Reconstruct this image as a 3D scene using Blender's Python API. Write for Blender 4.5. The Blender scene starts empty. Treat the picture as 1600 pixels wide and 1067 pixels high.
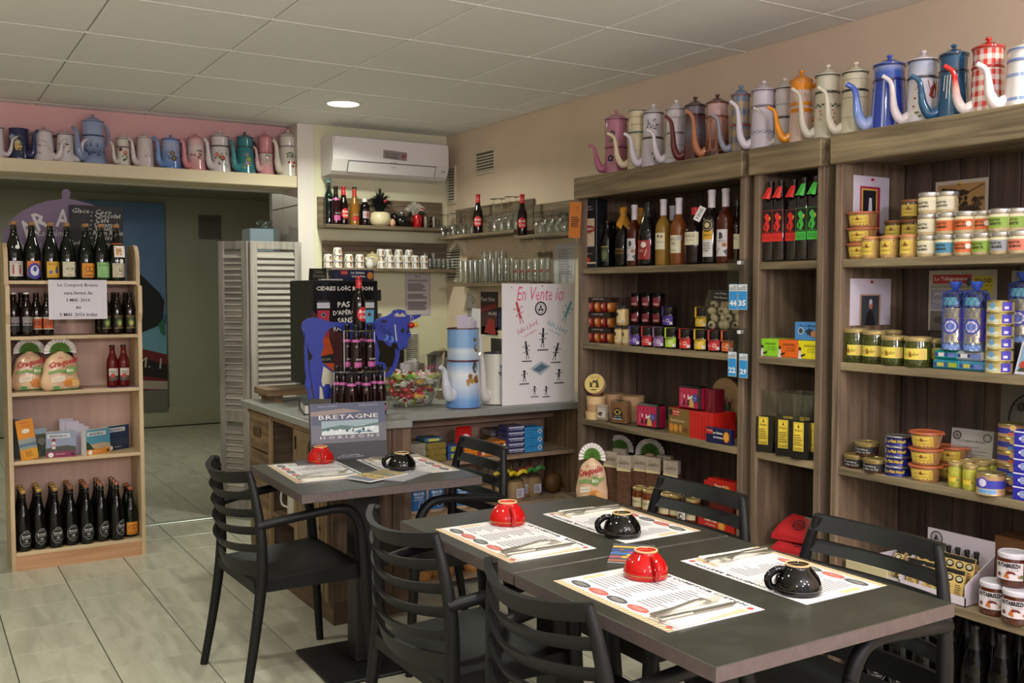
import bpy, math, random
from mathutils import Vector, Matrix
random.seed(7)
PI = math.pi
SC = bpy.context.scene
COL = SC.collection
# ---------------------------------------------------------------- camera
F, YAW, PIT, EYE = 1540.0, math.radians(31.6), math.radians(-2.95), 1.45
FW = Vector((math.sin(YAW)*math.cos(PIT), math.cos(YAW)*math.cos(PIT), math.sin(PIT)))
RT = Vector((math.cos(YAW), -math.sin(YAW), 0)); UP = RT.cross(FW); CAM = Vector((0, 0, EYE))
cd = bpy.data.cameras.new('camera'); cam = bpy.data.objects.new('camera', cd); COL.objects.link(cam)
cd.sensor_fit = 'HORIZONTAL'; cd.sensor_width = 36; cd.lens = 36*F/1600; cd.clip_start = .02
cam.matrix_world = Matrix((( RT.x, UP.x, -FW.x, 0), (RT.y, UP.y, -FW.y, 0), (RT.z, UP.z, -FW.z, EYE), (0, 0, 0, 1)))
SC.camera = cam
# ---------------------------------------------------------------- world, light, exposure
SC.view_settings.view_transform = 'Standard'; SC.view_settings.look = 'None'
SC.view_settings.exposure = 0.0; SC.view_settings.gamma = 1.0
SC.cycles.transparent_max_bounces = 40; SC.cycles.max_bounces = 8
wd = bpy.data.worlds.new('world'); SC.world = wd; wd.use_nodes = True
wd.node_tree.nodes['Background'].inputs[0].default_value = (.75, .72, .9, 1)
wd.node_tree.nodes['Background'].inputs[1].default_value = .25
def area(name, loc, rot, sx, sy, power, col, shape='RECTANGLE'):
    l = bpy.data.lights.new(name, 'AREA'); l.shape = shape; l.size = sx
    if shape == 'RECTANGLE': l.size_y = sy
    l.energy = power; l.color = col
    o = bpy.data.objects.new(name, l); COL.objects.link(o); o.location = loc; o.rotation_euler = rot
    return o
# weak fill light from an added, unseen shop window behind the camera
area('added_window_fill', (.4, -2.46, 1.5), (PI/2, 0, 0), 4.2, 1.9, 20, (.95, .85, 1))
# unseen point lights added behind the camera to light surfaces that face it
for x, y in ((-1.3, -.9), (.5, -1.7), (2.3, -1.3), (1.4, -.5)):
    l = bpy.data.lights.new('added_front_fill', 'POINT'); l.energy = 64; l.color = (.96, .87, .98); l.shadow_soft_size = .11
    o = bpy.data.objects.new('added_front_fill', l); COL.objects.link(o); o.location = (x, y, 2.0)
LAMP_COL = (.95, 1, .84)
def downlight(x, y, power):
    l = bpy.data.lights.new('downlight', 'AREA'); l.shape = 'DISK'; l.size = .17; l.energy = power; l.color = LAMP_COL
    l.spread = math.radians(150)
    o = bpy.data.objects.new('downlight', l); COL.objects.link(o); o.location = (x, y, 2.518)
for x, y, p in ((2.174, 5.384, 17), (.374, 2.384, 15), (1.574, 1.784, 15), (2.774, 1.784-.6, 15), (.974, -.016, 12), (2.174, -.616, 12), (-.226, 4.184, 16)):
    downlight(x, y, p)
area('back_room_lamp', (1.2, 8.6, 2.44), (0, 0, 0), .3, .3, 28, (1, 1, .82), 'DISK')
# ---------------------------------------------------------------- pixel rays onto known planes (metres out)
def ray(px, py): return FW + RT*((px-800)/F) + UP*((533.5-py)/F)
def on_x(px, py, v): d = ray(px, py); return CAM + d*(v/d.x)
def on_y(px, py, v): d = ray(px, py); return CAM + d*(v/d.y)
def on_z(px, py, v): d = ray(px, py); return CAM + d*((v-EYE)/d.z)
# ---------------------------------------------------------------- materials
MAT = {}
def lin(h):
    h = h.lstrip('#'); c = [int(h[i:i+2], 16)/255 for i in (0, 2, 4)]
    return tuple((x/12.92 if x <= .04045 else ((x+.055)/1.055)**2.4) for x in c) + (1,)
def C_(c): return lin(c) if isinstance(c, str) else (tuple(c)+(1,))[:4]
def newmat(name):
    m = bpy.data.materials.new(name); m.use_nodes = True
    return m, m.node_tree, m.node_tree.nodes['Principled BSDF']
def mat(col, rough=.5, metal=0, coat=0, spec=.5, trans=0, alpha=1, emit=0, var=0, sc=30):
    k = (col, rough, metal, coat, spec, trans, alpha, emit, var, sc)
    if k in MAT: return MAT[k]
    m, nt, b = newmat('paint_%s_%d' % (str(col).strip('#'), len(MAT)))
    b.inputs['Base Color'].default_value = C_(col); b.inputs['Roughness'].default_value = rough
    b.inputs['Metallic'].default_value = metal; b.inputs['Specular IOR Level'].default_value = spec
    b.inputs['Coat Weight'].default_value = coat; b.inputs['Transmission Weight'].default_value = trans
    b.inputs['Alpha'].default_value = alpha
    if emit: b.inputs['Emission Color'].default_value = C_(col); b.inputs['Emission Strength'].default_value = emit
    if var:
        tc = nt.nodes.new('ShaderNodeTexCoord'); n = nt.nodes.new('ShaderNodeTexNoise'); n.inputs['Scale'].default_value = sc
        n.inputs['Detail'].default_value = 5; r = nt.nodes.new('ShaderNodeValToRGB'); c = C_(col)
        r.color_ramp.elements[0].position = .3; r.color_ramp.elements[1].position = .7
        r.color_ramp.elements[0].color = tuple(x*(1-var) for x in c[:3])+(1,); r.color_ramp.elements[1].color = tuple(min(1, x*(1+var)) for x in c[:3])+(1,)
        nt.links.new(tc.outputs['Object'], n.inputs['Vector']); nt.links.new(n.outputs['Fac'], r.inputs['Fac']); nt.links.new(r.outputs['Color'], b.inputs['Base Color'])
    MAT[k] = m; return m
def glass(col=(.9, .95, .93), clear=.86, rough=.03, gain=1.0):
    k = ('glass', col, clear, rough, gain)
    if k in MAT: return MAT[k]
    m, nt, b = newmat('clear_glass_%d' % len(MAT)); nt.nodes.remove(b)
    out = nt.nodes['Material Output']; t = nt.nodes.new('ShaderNodeBsdfTransparent'); t.inputs[0].default_value = C_(tuple(x*clear for x in C_(col)[:3]))
    g = nt.nodes.new('ShaderNodeBsdfGlossy'); g.inputs['Roughness'].default_value = rough
    lw = nt.nodes.new('ShaderNodeLayerWeight'); lw.inputs[0].default_value = .5
    pw = nt.nodes.new('ShaderNodeMath'); pw.operation = 'POWER'; pw.inputs[1].default_value = 3.0; nt.links.new(lw.outputs['Facing'], pw.inputs[0])
    mu = nt.nodes.new('ShaderNodeMath'); mu.operation = 'MULTIPLY_ADD'; mu.inputs[1].default_value = .8*gain; mu.inputs[2].default_value = .035*gain; mu.use_clamp = True
    mx = nt.nodes.new('ShaderNodeMixShader'); nt.links.new(pw.outputs[0], mu.inputs[0]); nt.links.new(mu.outputs[0], mx.inputs[0])
    nt.links.new(t.outputs[0], mx.inputs[1]); nt.links.new(g.outputs[0], mx.inputs[2]); nt.links.new(mx.outputs[0], out.inputs['Surface'])
    MAT[k] = m; return m
def wood(c1, c2, axis='z', rough=.65, sc=1.0, bump=.25):
    k = ('wood', c1, c2, axis, rough, sc)
    if k in MAT: return MAT[k]
    m, nt, b = newmat('wood_grain_%s_%d' % (axis, len(MAT))); N = nt.nodes.new; L = nt.links.new
    tc = N('ShaderNodeTexCoord'); oi = N('ShaderNodeObjectInfo'); mp = N('ShaderNodeMapping')
    s = [34*sc]*3; s['xyz'.index(axis)] = 1.8*sc; mp.inputs['Scale'].default_value = s
    ad = N('ShaderNodeVectorMath'); ad.operation = 'ADD'; sm = N('ShaderNodeMath'); sm.operation = 'MULTIPLY'; sm.inputs[1].default_value = 9
    L(oi.outputs['Random'], sm.inputs[0]); L(tc.outputs['Object'], ad.inputs[0]); L(sm.outputs[0], ad.inputs[1]); L(ad.outputs[0], mp.inputs['Vector'])
    n1 = N('ShaderNodeTexNoise'); n1.inputs['Scale'].default_value = 1; n1.inputs['Detail'].default_value = 6; n1.inputs['Distortion'].default_value = .7
    n2 = N('ShaderNodeTexNoise'); n2.inputs['Scale'].default_value = 2.2*sc; n2.inputs['Detail'].default_value = 3
    L(mp.outputs[0], n1.inputs['Vector']); L(ad.outputs[0], n2.inputs['Vector'])
    r = N('ShaderNodeValToRGB'); r.color_ramp.elements[0].position = .34; r.color_ramp.elements[1].position = .68
    r.color_ramp.elements[0].color = C_(c1); r.color_ramp.elements[1].color = C_(c2); L(n1.outputs['Fac'], r.inputs['Fac'])
    mx = N('ShaderNodeMix'); mx.data_type = 'RGBA'; mx.blend_type = 'MULTIPLY'; mx.inputs[0].default_value = .55
    r2 = N('ShaderNodeValToRGB'); r2.color_ramp.elements[0].color = (.55, .55, .55, 1); r2.color_ramp.elements[1].color = (1.25, 1.2, 1.15, 1)
    r2.color_ramp.elements[0].position = .3; r2.color_ramp.elements[1].position = .7
    L(n2.outputs['Fac'], r2.inputs['Fac']); L(r.outputs['Color'], mx.inputs[6]); L(r2.outputs['Color'], mx.inputs[7])
    L(mx.outputs[2], b.inputs['Base Color']); b.inputs['Roughness'].default_value = rough
    bp = N('ShaderNodeBump'); bp.inputs['Strength'].default_value = bump; bp.inputs['Distance'].default_value = .002
    L(n1.outputs['Fac'], bp.inputs['Height']); L(bp.outputs[0], b.inputs['Normal'])
    MAT[k] = m; return m
def ramp_z(stops, rough=.12, coat=.6):
    """enamel whose pigment fades along the pot's own height (object z)"""
    k = ('rampz', tuple(stops), rough)
    if k in MAT: return MAT[k]
    m, nt, b = newmat('enamel_fade_%d' % len(MAT)); N = nt.nodes.new; L = nt.links.new
    tc = N('ShaderNodeTexCoord'); sp = N('ShaderNodeSeparateXYZ'); r = N('ShaderNodeValToRGB')
    L(tc.outputs['Object'], sp.inputs[0]); mr = N('ShaderNodeMath'); mr.operation = 'MULTIPLY'; mr.inputs[1].default_value = 1/.3
    L(sp.outputs['Z'], mr.inputs[0]); L(mr.outputs[0], r.inputs['Fac'])
    e = r.color_ramp.elements; e[0].position = stops[0][0]; e[0].color = C_(stops[0][1]); e[1].position = stops[-1][0]; e[1].color = C_(stops[-1][1])
    for p, c in stops[1:-1]: q = e.new(p); q.color = C_(c)
    L(r.outputs['Color'], b.inputs['Base Color']); b.inputs['Roughness'].default_value = rough; b.inputs['Coat Weight'].default_value = coat; b.inputs['Coat Roughness'].default_value = .06
    MAT[k] = m; return m
def stripes(c1, c2, n, duty=.5, check=None, soft=.02):
    """painted vertical stripes round the pot's axis; check = height of one square for gingham"""
    k = ('stripe', c1, c2, n, duty, check)
    if k in MAT: return MAT[k]
    m, nt, b = newmat('enamel_stripes_%d' % len(MAT)); N = nt.nodes.new; L = nt.links.new
    tc = N('ShaderNodeTexCoord'); sp = N('ShaderNodeSeparateXYZ'); L(tc.outputs['Object'], sp.inputs[0])
    def M2(op, a, bb, clamp=False):
        q = N('ShaderNodeMath'); q.operation = op; q.use_clamp = clamp
        for i, v in enumerate((a, bb)):
            if v is None: continue
            if isinstance(v, (int, float)): q.inputs[i].default_value = v
            else: L(v, q.inputs[i])
        return q.outputs[0]
    at = M2('ARCTAN2', sp.outputs['Y'], sp.outputs['X']); fr = M2('FRACT', M2('MULTIPLY', at, n/(2*PI)), None); s1 = M2('LESS_THAN', fr, duty)
    mx = N('ShaderNodeMix'); mx.data_type = 'RGBA'; mx.inputs[6].default_value = C_(c1); mx.inputs[7].default_value = C_(c2)
    if check:
        s2 = M2('LESS_THAN', M2('FRACT', M2('MULTIPLY', sp.outputs['Z'], 1/check), None), duty)
        L(M2('MULTIPLY', M2('ADD', s1, s2), .5), mx.inputs[0])
    else: L(s1, mx.inputs[0])
    L(mx.outputs[2], b.inputs['Base Color']); b.inputs['Roughness'].default_value = .13; b.inputs['Coat Weight'].default_value = .6
    MAT[k] = m; return m
def enamel(c): return mat(c, .14, 0, .6)
def ink(c): return mat(c, .55)
WHITE = '#e4e0da'
# ---------------------------------------------------------------- mesh building
TXT = {}
def text_raw(s, bold=0, shear=0):
    k = (s, bold, shear)
    if k not in TXT:
        cu = bpy.data.curves.new('t', 'FONT'); cu.body = s; cu.size = 1; cu.resolution_u = 1; cu.offset = bold; cu.shear = shear
        cu.fill_mode = 'FRONT'
        o = bpy.data.objects.new('t', cu); me = bpy.data.meshes.new_from_object(o)
        vs = [tuple(v.co[:2]) for v in me.vertices]; fs = [tuple(p.vertices) for p in me.polygons]
        bpy.data.objects.remove(o); bpy.data.curves.remove(cu); bpy.data.meshes.remove(me)
        if vs:
            x0 = min(v[0] for v in vs); x1 = max(v[0] for v in vs); y0 = min(v[1] for v in vs); y1 = max(v[1] for v in vs)
            vs = [((x-(x0+x1)/2), (y-(y0+y1)/2)) for x, y in vs]; TXT[k] = (vs, fs, max(x1-x0, .01), max(y1-y0, .01))
        else: TXT[k] = ([], [], 1, 1)
    return TXT[k]
class M:
    def __init__(s): s.v = []; s.f = []; s.m = []
    def add(s, vs, fs, mi=0):
        b = len(s.v); s.v += [tuple(v) for v in vs]
        for f in fs: s.f.append(tuple(b+i for i in f)); s.m.append(mi)
        return s
    def box(s, x0, x1, y0, y1, z0, z1, mi=0, c=0):
        if not c:
            return s.add([(x, y, z) for z in (z0, z1) for y in (y0, y1) for x in (x0, x1)],
                         [(0, 2, 3, 1), (4, 5, 7, 6), (0, 1, 5, 4), (2, 6, 7, 3), (0, 4, 6, 2), (1, 3, 7, 5)], mi)
        vs = []; idx = {}
        X = (x0, x1); Y = (y0, y1); Z = (z0, z1)
        for i in (0, 1):
            for j in (0, 1):
                for k in (0, 1):
                    a = c*(1-2*i); b = c*(1-2*j); d = c*(1-2*k)
                    for t, p in (('x', (X[i], Y[j]+b, Z[k]+d)), ('y', (X[i]+a, Y[j], Z[k]+d)), ('z', (X[i]+a, Y[j]+b, Z[k]))):
                        idx[i, j, k, t] = len(vs); vs.append(p)
        fs = []
        g = lambda i, j, k, t: idx[i, j, k, t]
        for i in (0, 1):
            q = [g(i, 0, 0, 'x'), g(i, 1, 0, 'x'), g(i, 1, 1, 'x'), g(i, 0, 1, 'x')]; fs.append(q if i else q[::-1])
            q = [g(0, i, 0, 'y'), g(1, i, 0, 'y'), g(1, i, 1, 'y'), g(0, i, 1, 'y')]; fs.append(q[::-1] if i else q)
            q = [g(0, 0, i, 'z'), g(1, 0, i, 'z'), g(1, 1, i, 'z'), g(0, 1, i, 'z')]; fs.append(q if i else q[::-1])
        for j in (0, 1):
            for k in (0, 1):
                fs.append([g(0, j, k, 'y'), g(1, j, k, 'y'), g(1, j, k, 'z'), g(0, j, k, 'z')])
                fs.append([g(j, 0, k, 'x'), g(j, 1, k, 'x'), g(j, 1, k, 'z'), g(j, 0, k, 'z')])
                fs.append([g(j, k, 0, 'x'), g(j, k, 1, 'x'), g(j, k, 1, 'y'), g(j, k, 0, 'y')])
        for i in (0, 1):
            for j in (0, 1):
                for k in (0, 1): fs.append([g(i, j, k, 'x'), g(i, j, k, 'y'), g(i, j, k, 'z')])
        return s.add(vs, fs, mi)
    def lathe(s, prof, n=20, mi=0, c=(0, 0, 0), sx=1, sy=1):
        b = len(s.v); rings = []
        for p in prof:
            r, z = p[0], p[1]
            if r < 1e-6: rings.append([len(s.v)]); s.v.append((c[0], c[1], c[2]+z))
            else:
                rings.append(list(range(len(s.v), len(s.v)+n)))
                s.v += [(c[0]+r*sx*math.cos(2*PI*i/n), c[1]+r*sy*math.sin(2*PI*i/n), c[2]+z) for i in range(n)]
        for a, d, p in zip(rings, rings[1:], prof[1:]):
            mm = p[2] if len(p) > 2 else mi
            for i in range(n):
                j = (i+1) % n
                if len(a) == 1 and len(d) == 1: continue
                if len(a) == 1: f = (a[0], d[j], d[i])
                elif len(d) == 1: f = (a[i], a[j], d[0])
                else: f = (a[i], a[j], d[j], d[i])
                s.f.append(f); s.m.append(mm)
        return s
    def tube(s, pts, rad, n=8, mi=0, cap=True, flat=1, up=None):
        pts = [Vector(p) for p in pts]; rs = rad if isinstance(rad, (list, tuple)) else [rad]*len(pts); b = len(s.v); prev = None
        for i, p in enumerate(pts):
            t = (pts[min(i+1, len(pts)-1)]-pts[max(i-1, 0)]).normalized()
            if prev is None:
                a = Vector(up) if up else (Vector((0, 0, 1)) if abs(t.z) < .9 else Vector((1, 0, 0)))
            else: a = prev
            e1 = (a-t*a.dot(t)).normalized(); prev = e1; e2 = t.cross(e1)
            for k in range(n):
                an = 2*PI*k/n; s.v.append(tuple(p+e1*(math.cos(an)*rs[i]*flat)+e2*(math.sin(an)*rs[i])))
        for i in range(len(pts)-1):
            for k in range(n):
                j = (k+1) % n; s.f.append((b+i*n+k, b+i*n+j, b+(i+1)*n+j, b+(i+1)*n+k)); s.m.append(mi)
        if cap:
            s.f.append(tuple(b+k for k in range(n))[::-1]); s.m.append(mi)
            s.f.append(tuple(b+(len(pts)-1)*n+k for k in range(n))); s.m.append(mi)
        return s
    def prism(s, poly, d0, d1, plane='xz', mi=0):
        """polygon in two axes, extruded along the third"""
        def P3(a, b, d): return {'xz': (a, d, b), 'yz': (d, a, b), 'xy': (a, b, d)}[plane]
        n = len(poly); vs = [P3(a, b, d0) for a, b in poly]+[P3(a, b, d1) for a, b in poly]
        fs = [tuple(range(n)), tuple(range(2*n-1, n-1, -1))]+[(i, i+n, (i+1) % n+n, (i+1) % n) for i in range(n)]
        return s.add(vs, fs, mi)
    def ball(s, c, r, n=10, mi=0, sx=1, sy=1, sz=1):
        k = max(4, n//2); pr = [(r*math.sin(PI*i/k), -r*sz*math.cos(PI*i/k)) for i in range(k+1)]
        pr[0] = (0, -r*sz); pr[-1] = (0, r*sz)
        return s.lathe(pr, n, mi, c, sx, sy)
    def merge(s, o, mx=None, mo=0):
        b = len(s.v); s.v += [tuple((mx @ Vector(v)) if mx else v) for v in o.v]
        s.f += [tuple(b+i for i in f) for f in o.f]; s.m += [m+mo for m in o.m]; return s
    def mesh(s, name='mesh', mats=(), smooth=None):
        me = bpy.data.meshes.new(name); me.from_pydata(s.v, [], s.f)
        for m in mats: me.materials.append(m)
        if any(s.m): me.polygons.foreach_set('material_index', s.m)
        if smooth:
            me.polygons.foreach_set('use_smooth', [True]*len(me.polygons)); me.set_sharp_from_angle(angle=math.radians(smooth))
        me.update(); return me
def fixn(me):
    import bmesh
    bm = bmesh.new(); bm.from_mesh(me); bmesh.ops.recalc_face_normals(bm, faces=bm.faces); bm.to_mesh(me); bm.free()
def obj(name, me, mats=(), parent=None, loc=(0, 0, 0), rz=0, rot=None, smooth=None, scale=None):
    """me: builder or shared mesh; mats override the mesh's slots on this object"""
    mats = mats if isinstance(mats, (list, tuple)) else (mats,)
    if isinstance(me, M): me = me.mesh(name, mats, smooth); fixn(me); fresh = True
    else: fresh = False
    o = bpy.data.objects.new(name, me); COL.objects.link(o)
    if parent: o.parent = parent
    o.location = loc; o.rotation_euler = rot if rot else (0, 0, rz)
    if scale: o.scale = scale if isinstance(scale, (list, tuple)) else (scale,)*3
    if not fresh and mats:
        for i, m in enumerate(mats):
            if i < len(o.material_slots) and o.material_slots[i].material != m: o.material_slots[i].link = 'OBJECT'; o.material_slots[i].material = m
    return o
SHARE = {}
def shared(key, fn, mats, smooth=None):
    if key not in SHARE:
        b = fn(); SHARE[key] = b.mesh(str(key[0]) if isinstance(key, tuple) else key, mats, smooth); fixn(SHARE[key])
    return SHARE[key]
def tag(o, label, cat, group=None):
    o['label'] = label; o['category'] = cat
    if group: o['group'] = group
    return o
def thing(name, label, cat, loc=(0, 0, 0), rz=0, group=None, rot=None):
    o = bpy.data.objects.new(name, None); COL.objects.link(o); o.empty_display_size = .05
    o.location = loc; o.rotation_euler = rot if rot else (0, 0, rz); return tag(o, label, cat, group)
def struct(name, b, m, parent=None, **k):
    o = obj(name, b, m, parent, **k)
    if not parent: o['kind'] = 'structure'
    return o
def stuff(o): o['kind'] = 'stuff'; return o
def decal(name, parent, draws, R=None, loc=(0, 0, 0), rz=0, rot=None, eps=.0004, thick=0, surf=None):
    """flat print facing local -y (x right, z up), optionally wrapped on a cylinder of radius R or on surf(x,z)->radius"""
    b = M(); mats = []; cols = {}; stp = min(1, 9/len(draws))
    def mi(c):
        if c not in cols: cols[c] = len(mats); mats.append(c if not isinstance(c, str) else ink(c))
        return cols[c]
    def pos(x, z, lay):
        e = eps*(1+lay*stp)
        if surf: r = surf(z)+e; a = x/max(surf(z), .005); return (r*math.sin(a), -r*math.cos(a), z)
        if R: a = x/R; return ((R+e)*math.sin(a), -(R+e)*math.cos(a), z)
        return (x, -e, z)
    for lay, d in enumerate(draws):
        k = d[0]
        if k == 'r':
            _, x0, z0, x1, z1, c = d; n = max(1, int(abs(x1-x0)/(.18*R))+1) if R else (6 if surf else 1); nz = 5 if surf else 1
            for i in range(n):
                for j in range(nz):
                    xa = x0+(x1-x0)*i/n; xb = x0+(x1-x0)*(i+1)/n; za = z0+(z1-z0)*j/nz; zb = z0+(z1-z0)*(j+1)/nz
                    b.add([pos(xa, za, lay), pos(xb, za, lay), pos(xb, zb, lay), pos(xa, zb, lay)], [(0, 1, 2, 3)], mi(c))
        elif k == 'e':
            _, cx, cz, rx, rz_, c = d; n = 16 if rx > .006 else 8
            if (R or surf) and rx > .006:
                n = 10; vs = []
                for i in range(n+1):
                    t_ = -math.cos(PI*i/n); q = math.sqrt(max(0, 1-t_*t_)); vs += [pos(cx+rx*t_, cz+rz_*q*s_, lay) for s_ in ((-1, -.33, .33, 1) if surf else (-1, 1))]
                w_ = 4 if surf else 2
                b.add(vs, [(w_*i+j, w_*i+w_+j, w_*i+w_+j+1, w_*i+j+1) for i in range(n) for j in range(w_-1)], mi(c)); continue
            b.add([pos(cx+rx*math.cos(2*PI*i/n), cz+rz_*math.sin(2*PI*i/n), lay) for i in range(n)], [tuple(range(n))], mi(c))
        elif k == 'o':
            _, cx, cz, r0, r1, c = d; n = 20
            b.add([pos(cx+rr*math.cos(2*PI*i/n), cz+rr*math.sin(2*PI*i/n), lay) for rr in (r0, r1) for i in range(n)],
                  [(i, (i+1) % n, (i+1) % n+n, i+n) for i in range(n)], mi(c))
        elif k == 'p':
            _, pts, c = d; b.add([pos(x, z, lay) for x, z in pts], [tuple(range(len(pts)))], mi(c))
        elif k == 'l':
            _, pts, w, c = d
            for (xa, za), (xb, zb) in zip(pts, pts[1:]):
                dx, dz = xb-xa, zb-za; q = math.hypot(dx, dz) or 1; nx, nz = -dz/q*w/2, dx/q*w/2
                b.add([pos(xa+nx, za+nz, lay), pos(xa-nx, za-nz, lay), pos(xb-nx, zb-nz, lay), pos(xb+nx, zb+nz, lay)], [(0, 1, 2, 3)], mi(c))
        elif k == 't':
            s, cx, cz, w, c = d[1:6]; h = d[6] if len(d) > 6 else None; o = d[7] if len(d) > 7 else {}
            vs, fs, tw, th = text_raw(s, o.get('bold', 0), o.get('shear', 0)); sx = w/tw; sz = h/th if h else sx
            an = o.get('rot', 0); ca, sa = math.cos(an), math.sin(an)
            b.add([pos(cx+x*sx*ca-y*sz*sa, cz+x*sx*sa+y*sz*ca, lay) for x, y in vs], fs, mi(c))
    me = b.mesh(name, mats)
    o = obj(name, me, (), parent, loc, rz, rot)
    return o
def lines(x0, x1, z0, z1, n, c='#55504e', fr=.5, jit=.3):
    """rows of unreadable small print"""
    r = []; h = (z0-z1)/n
    for i in range(n):
        z = z0-h*(i+.5); e = x1-(x1-x0)*random.random()*jit
        r.append(('r', x0, z-h*fr/2, e, z+h*fr/2, c))
    return r
ORD = ['first', 'second', 'third', 'fourth', 'fifth', 'sixth', 'seventh', 'eighth', 'ninth', 'tenth', 'eleventh', 'twelfth', 'thirteenth', 'fourteenth', 'fifteenth', 'sixteenth', 'seventeenth', 'eighteenth', 'nineteenth', 'twentieth']
# ================================================================ the setting
CZ = 2.525; XR = 3.254; YB = 6.165; YP = 6.38
WALLC = mat('#dcd9b8', .75, var=.03, sc=4); WALLR = mat('#dbc6ae', .75, var=.03, sc=4)
PINKGLOW = mat('#dfaeac', .75, var=.03, sc=4)  # pink lamp light on the wall above the beam, put into its colour
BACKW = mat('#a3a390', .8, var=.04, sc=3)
CREAM = mat('#e2d5bb', .6)
# floor tiles
FLX, FLY, FP = .323, 4.957, .325
def tile_mat():
    m, nt, b = newmat('veined_floor_tile'); N = nt.nodes.new; L = nt.links.new
    tc = N('ShaderNodeTexCoord'); oi = N('ShaderNodeObjectInfo'); sm = N('ShaderNodeMath'); sm.operation = 'MULTIPLY'; sm.inputs[1].default_value = 37
    ad = N('ShaderNodeVectorMath'); ad.operation = 'ADD'; L(oi.outputs['Random'], sm.inputs[0]); L(tc.outputs['Object'], ad.inputs[0]); L(sm.outputs[0], ad.inputs[1])
    mp = N('ShaderNodeMapping'); mp.inputs['Scale'].default_value = (14, 2.4, 1); mp.inputs['Rotation'].default_value = (0, 0, .5); L(ad.outputs[0], mp.inputs[0])
    n = N('ShaderNodeTexNoise'); n.inputs['Scale'].default_value = 1; n.inputs['Detail'].default_value = 5; n.inputs['Distortion'].default_value = 1.2; L(mp.outputs[0], n.inputs['Vector'])
    r = N('ShaderNodeValToRGB'); e = r.color_ramp.elements; e[0].position = .3; e[0].color = C_('#a39e8e'); e[1].position = .62; e[1].color = C_('#bab5a4'); L(n.outputs['Fac'], r.inputs['Fac'])
    L(r.outputs['Color'], b.inputs['Base Color']); b.inputs['Roughness'].default_value = .28
    return m
TILE = tile_mat(); GROUT = mat('#3b382f', .9)
floor = struct('floor', M().box(-3.4, XR, -2.5, 6.8, -.05, -.003).box(-3.4, 4.3, 6.8, 11, -.05, -.003), GROUT)
tl = shared('floor_tile', lambda: M().box(-FP/2+.002, FP/2-.002, -FP/2+.002, FP/2-.002, -.004, 0, c=.0012), [TILE])
rest = M(); n_t = 0
for j in range(-23, 19):
    for i in range(-12, 9):
        x = FLX+(i+.5)*FP; y = FLY+(j+.5)*FP
        if x+FP/2 > XR or y > 10.95: continue
        d = Vector((x, y, 0))-CAM; dz = d.dot(FW); u = 800+F*d.dot(RT)/dz if dz > .1 else -1; v = 533.5-F*d.dot(UP)/dz if dz > .1 else -1
        vis = dz > .1 and -120 < u < 1250 and v < 1180 and (y < 6.4 or 1.0 < x < 3.1) and not (x > 1.55 and 4.0 < y < 6.2) and not (x < 1 and 5.9 < y)
        if vis and n_t < 295: obj('tile', tl, TILE, floor, (x, y, 0)); n_t += 1
        else: rest.box(x-FP/2+.002, x+FP/2-.002, y-FP/2+.002, y+FP/2-.002, -.004, 0)
stuff(obj('tile_field', rest, TILE, floor))
struct('trim_1', M().box(-3.4, 2.2, 6.30, 6.36, -.004, .004, c=.002), mat('#c3c6bd', .3, .6))
# ceiling tiles
CT = mat('#f2f3f0', .7, var=.02, sc=60)
ceil_ = struct('ceiling', M().box(-3.4, XR, -2.5, 6.42, CZ+.008, CZ+.06), mat('#b0aaa2', .8))
ct = shared('ceiling_tile', lambda: M().box(-.2965, .2965, -.2965, .2965, CZ, CZ+.02, c=.003), [CT])
rest = M()
def ceil_tile(x0, x1, y0, y1, vis):
    if vis: obj('ceiling_panel', M().box(x0+.0035, x1-.0035, y0+.0035, y1-.0035, CZ, CZ+.02, c=.003), CT, ceil_)
    else: rest.box(x0+.0035, x1-.0035, y0+.0035, y1-.0035, CZ, CZ+.02, c=.003)
gx = [-3.4]+[.674+.6*k for k in range(-6, 5)]+[XR]; gy = [-2.5]+[3.884+.6*k for k in range(-10, 5)]+[6.39]
for a, b_ in zip(gx, gx[1:]):
    for c, d_ in zip(gy, gy[1:]):
        full = abs(b_-a-.6) < .01 and abs(d_-c-.6) < .01; vis = d_ > 1.2 and b_ > -.2
        lamp = abs((a+b_)/2-2.174) < .05 and abs((c+d_)/2-5.384) < .05
        if lamp:
            q = M(); n = 40; r0 = .10; xs = [(2.174+r0*math.cos(2*PI*i/n), 5.384+r0*math.sin(2*PI*i/n)) for i in range(n)]
            h = .2965; sq = []
            for i in range(n):
                ca, sa = math.cos(2*PI*i/n), math.sin(2*PI*i/n); t = h/max(abs(ca), abs(sa)); sq.append((2.174+ca*t, 5.384+sa*t))
            q.add([(x, y, CZ) for x, y in xs]+[(x, y, CZ) for x, y in sq]+[(x, y, CZ+.02) for x, y in sq], [(i, (i+1) % n, (i+1) % n+n, i+n) for i in range(n)]+[(i+n, (i+1) % n+n, (i+1) % n+2*n, i+2*n) for i in range(n)])
            obj('ceiling_panel', q, CT, ceil_)
        elif full and vis: obj('ceiling_panel', ct, CT, ceil_, ((a+b_)/2, (c+d_)/2, 0))
        elif b_-a > .02 and d_-c > .02: ceil_tile(a, b_, c, d_, vis)
stuff(obj('panel_field', rest, CT, ceil_))
for y in gy[3:-1]: obj('lit_edge_strip', M().box(-3.4, XR, y-.0032, y+.0032, CZ-.0015, CZ+.012), mat('#efeeea', .5), ceil_)  # white strips stand in for lit tile edges, one direction only
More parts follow.
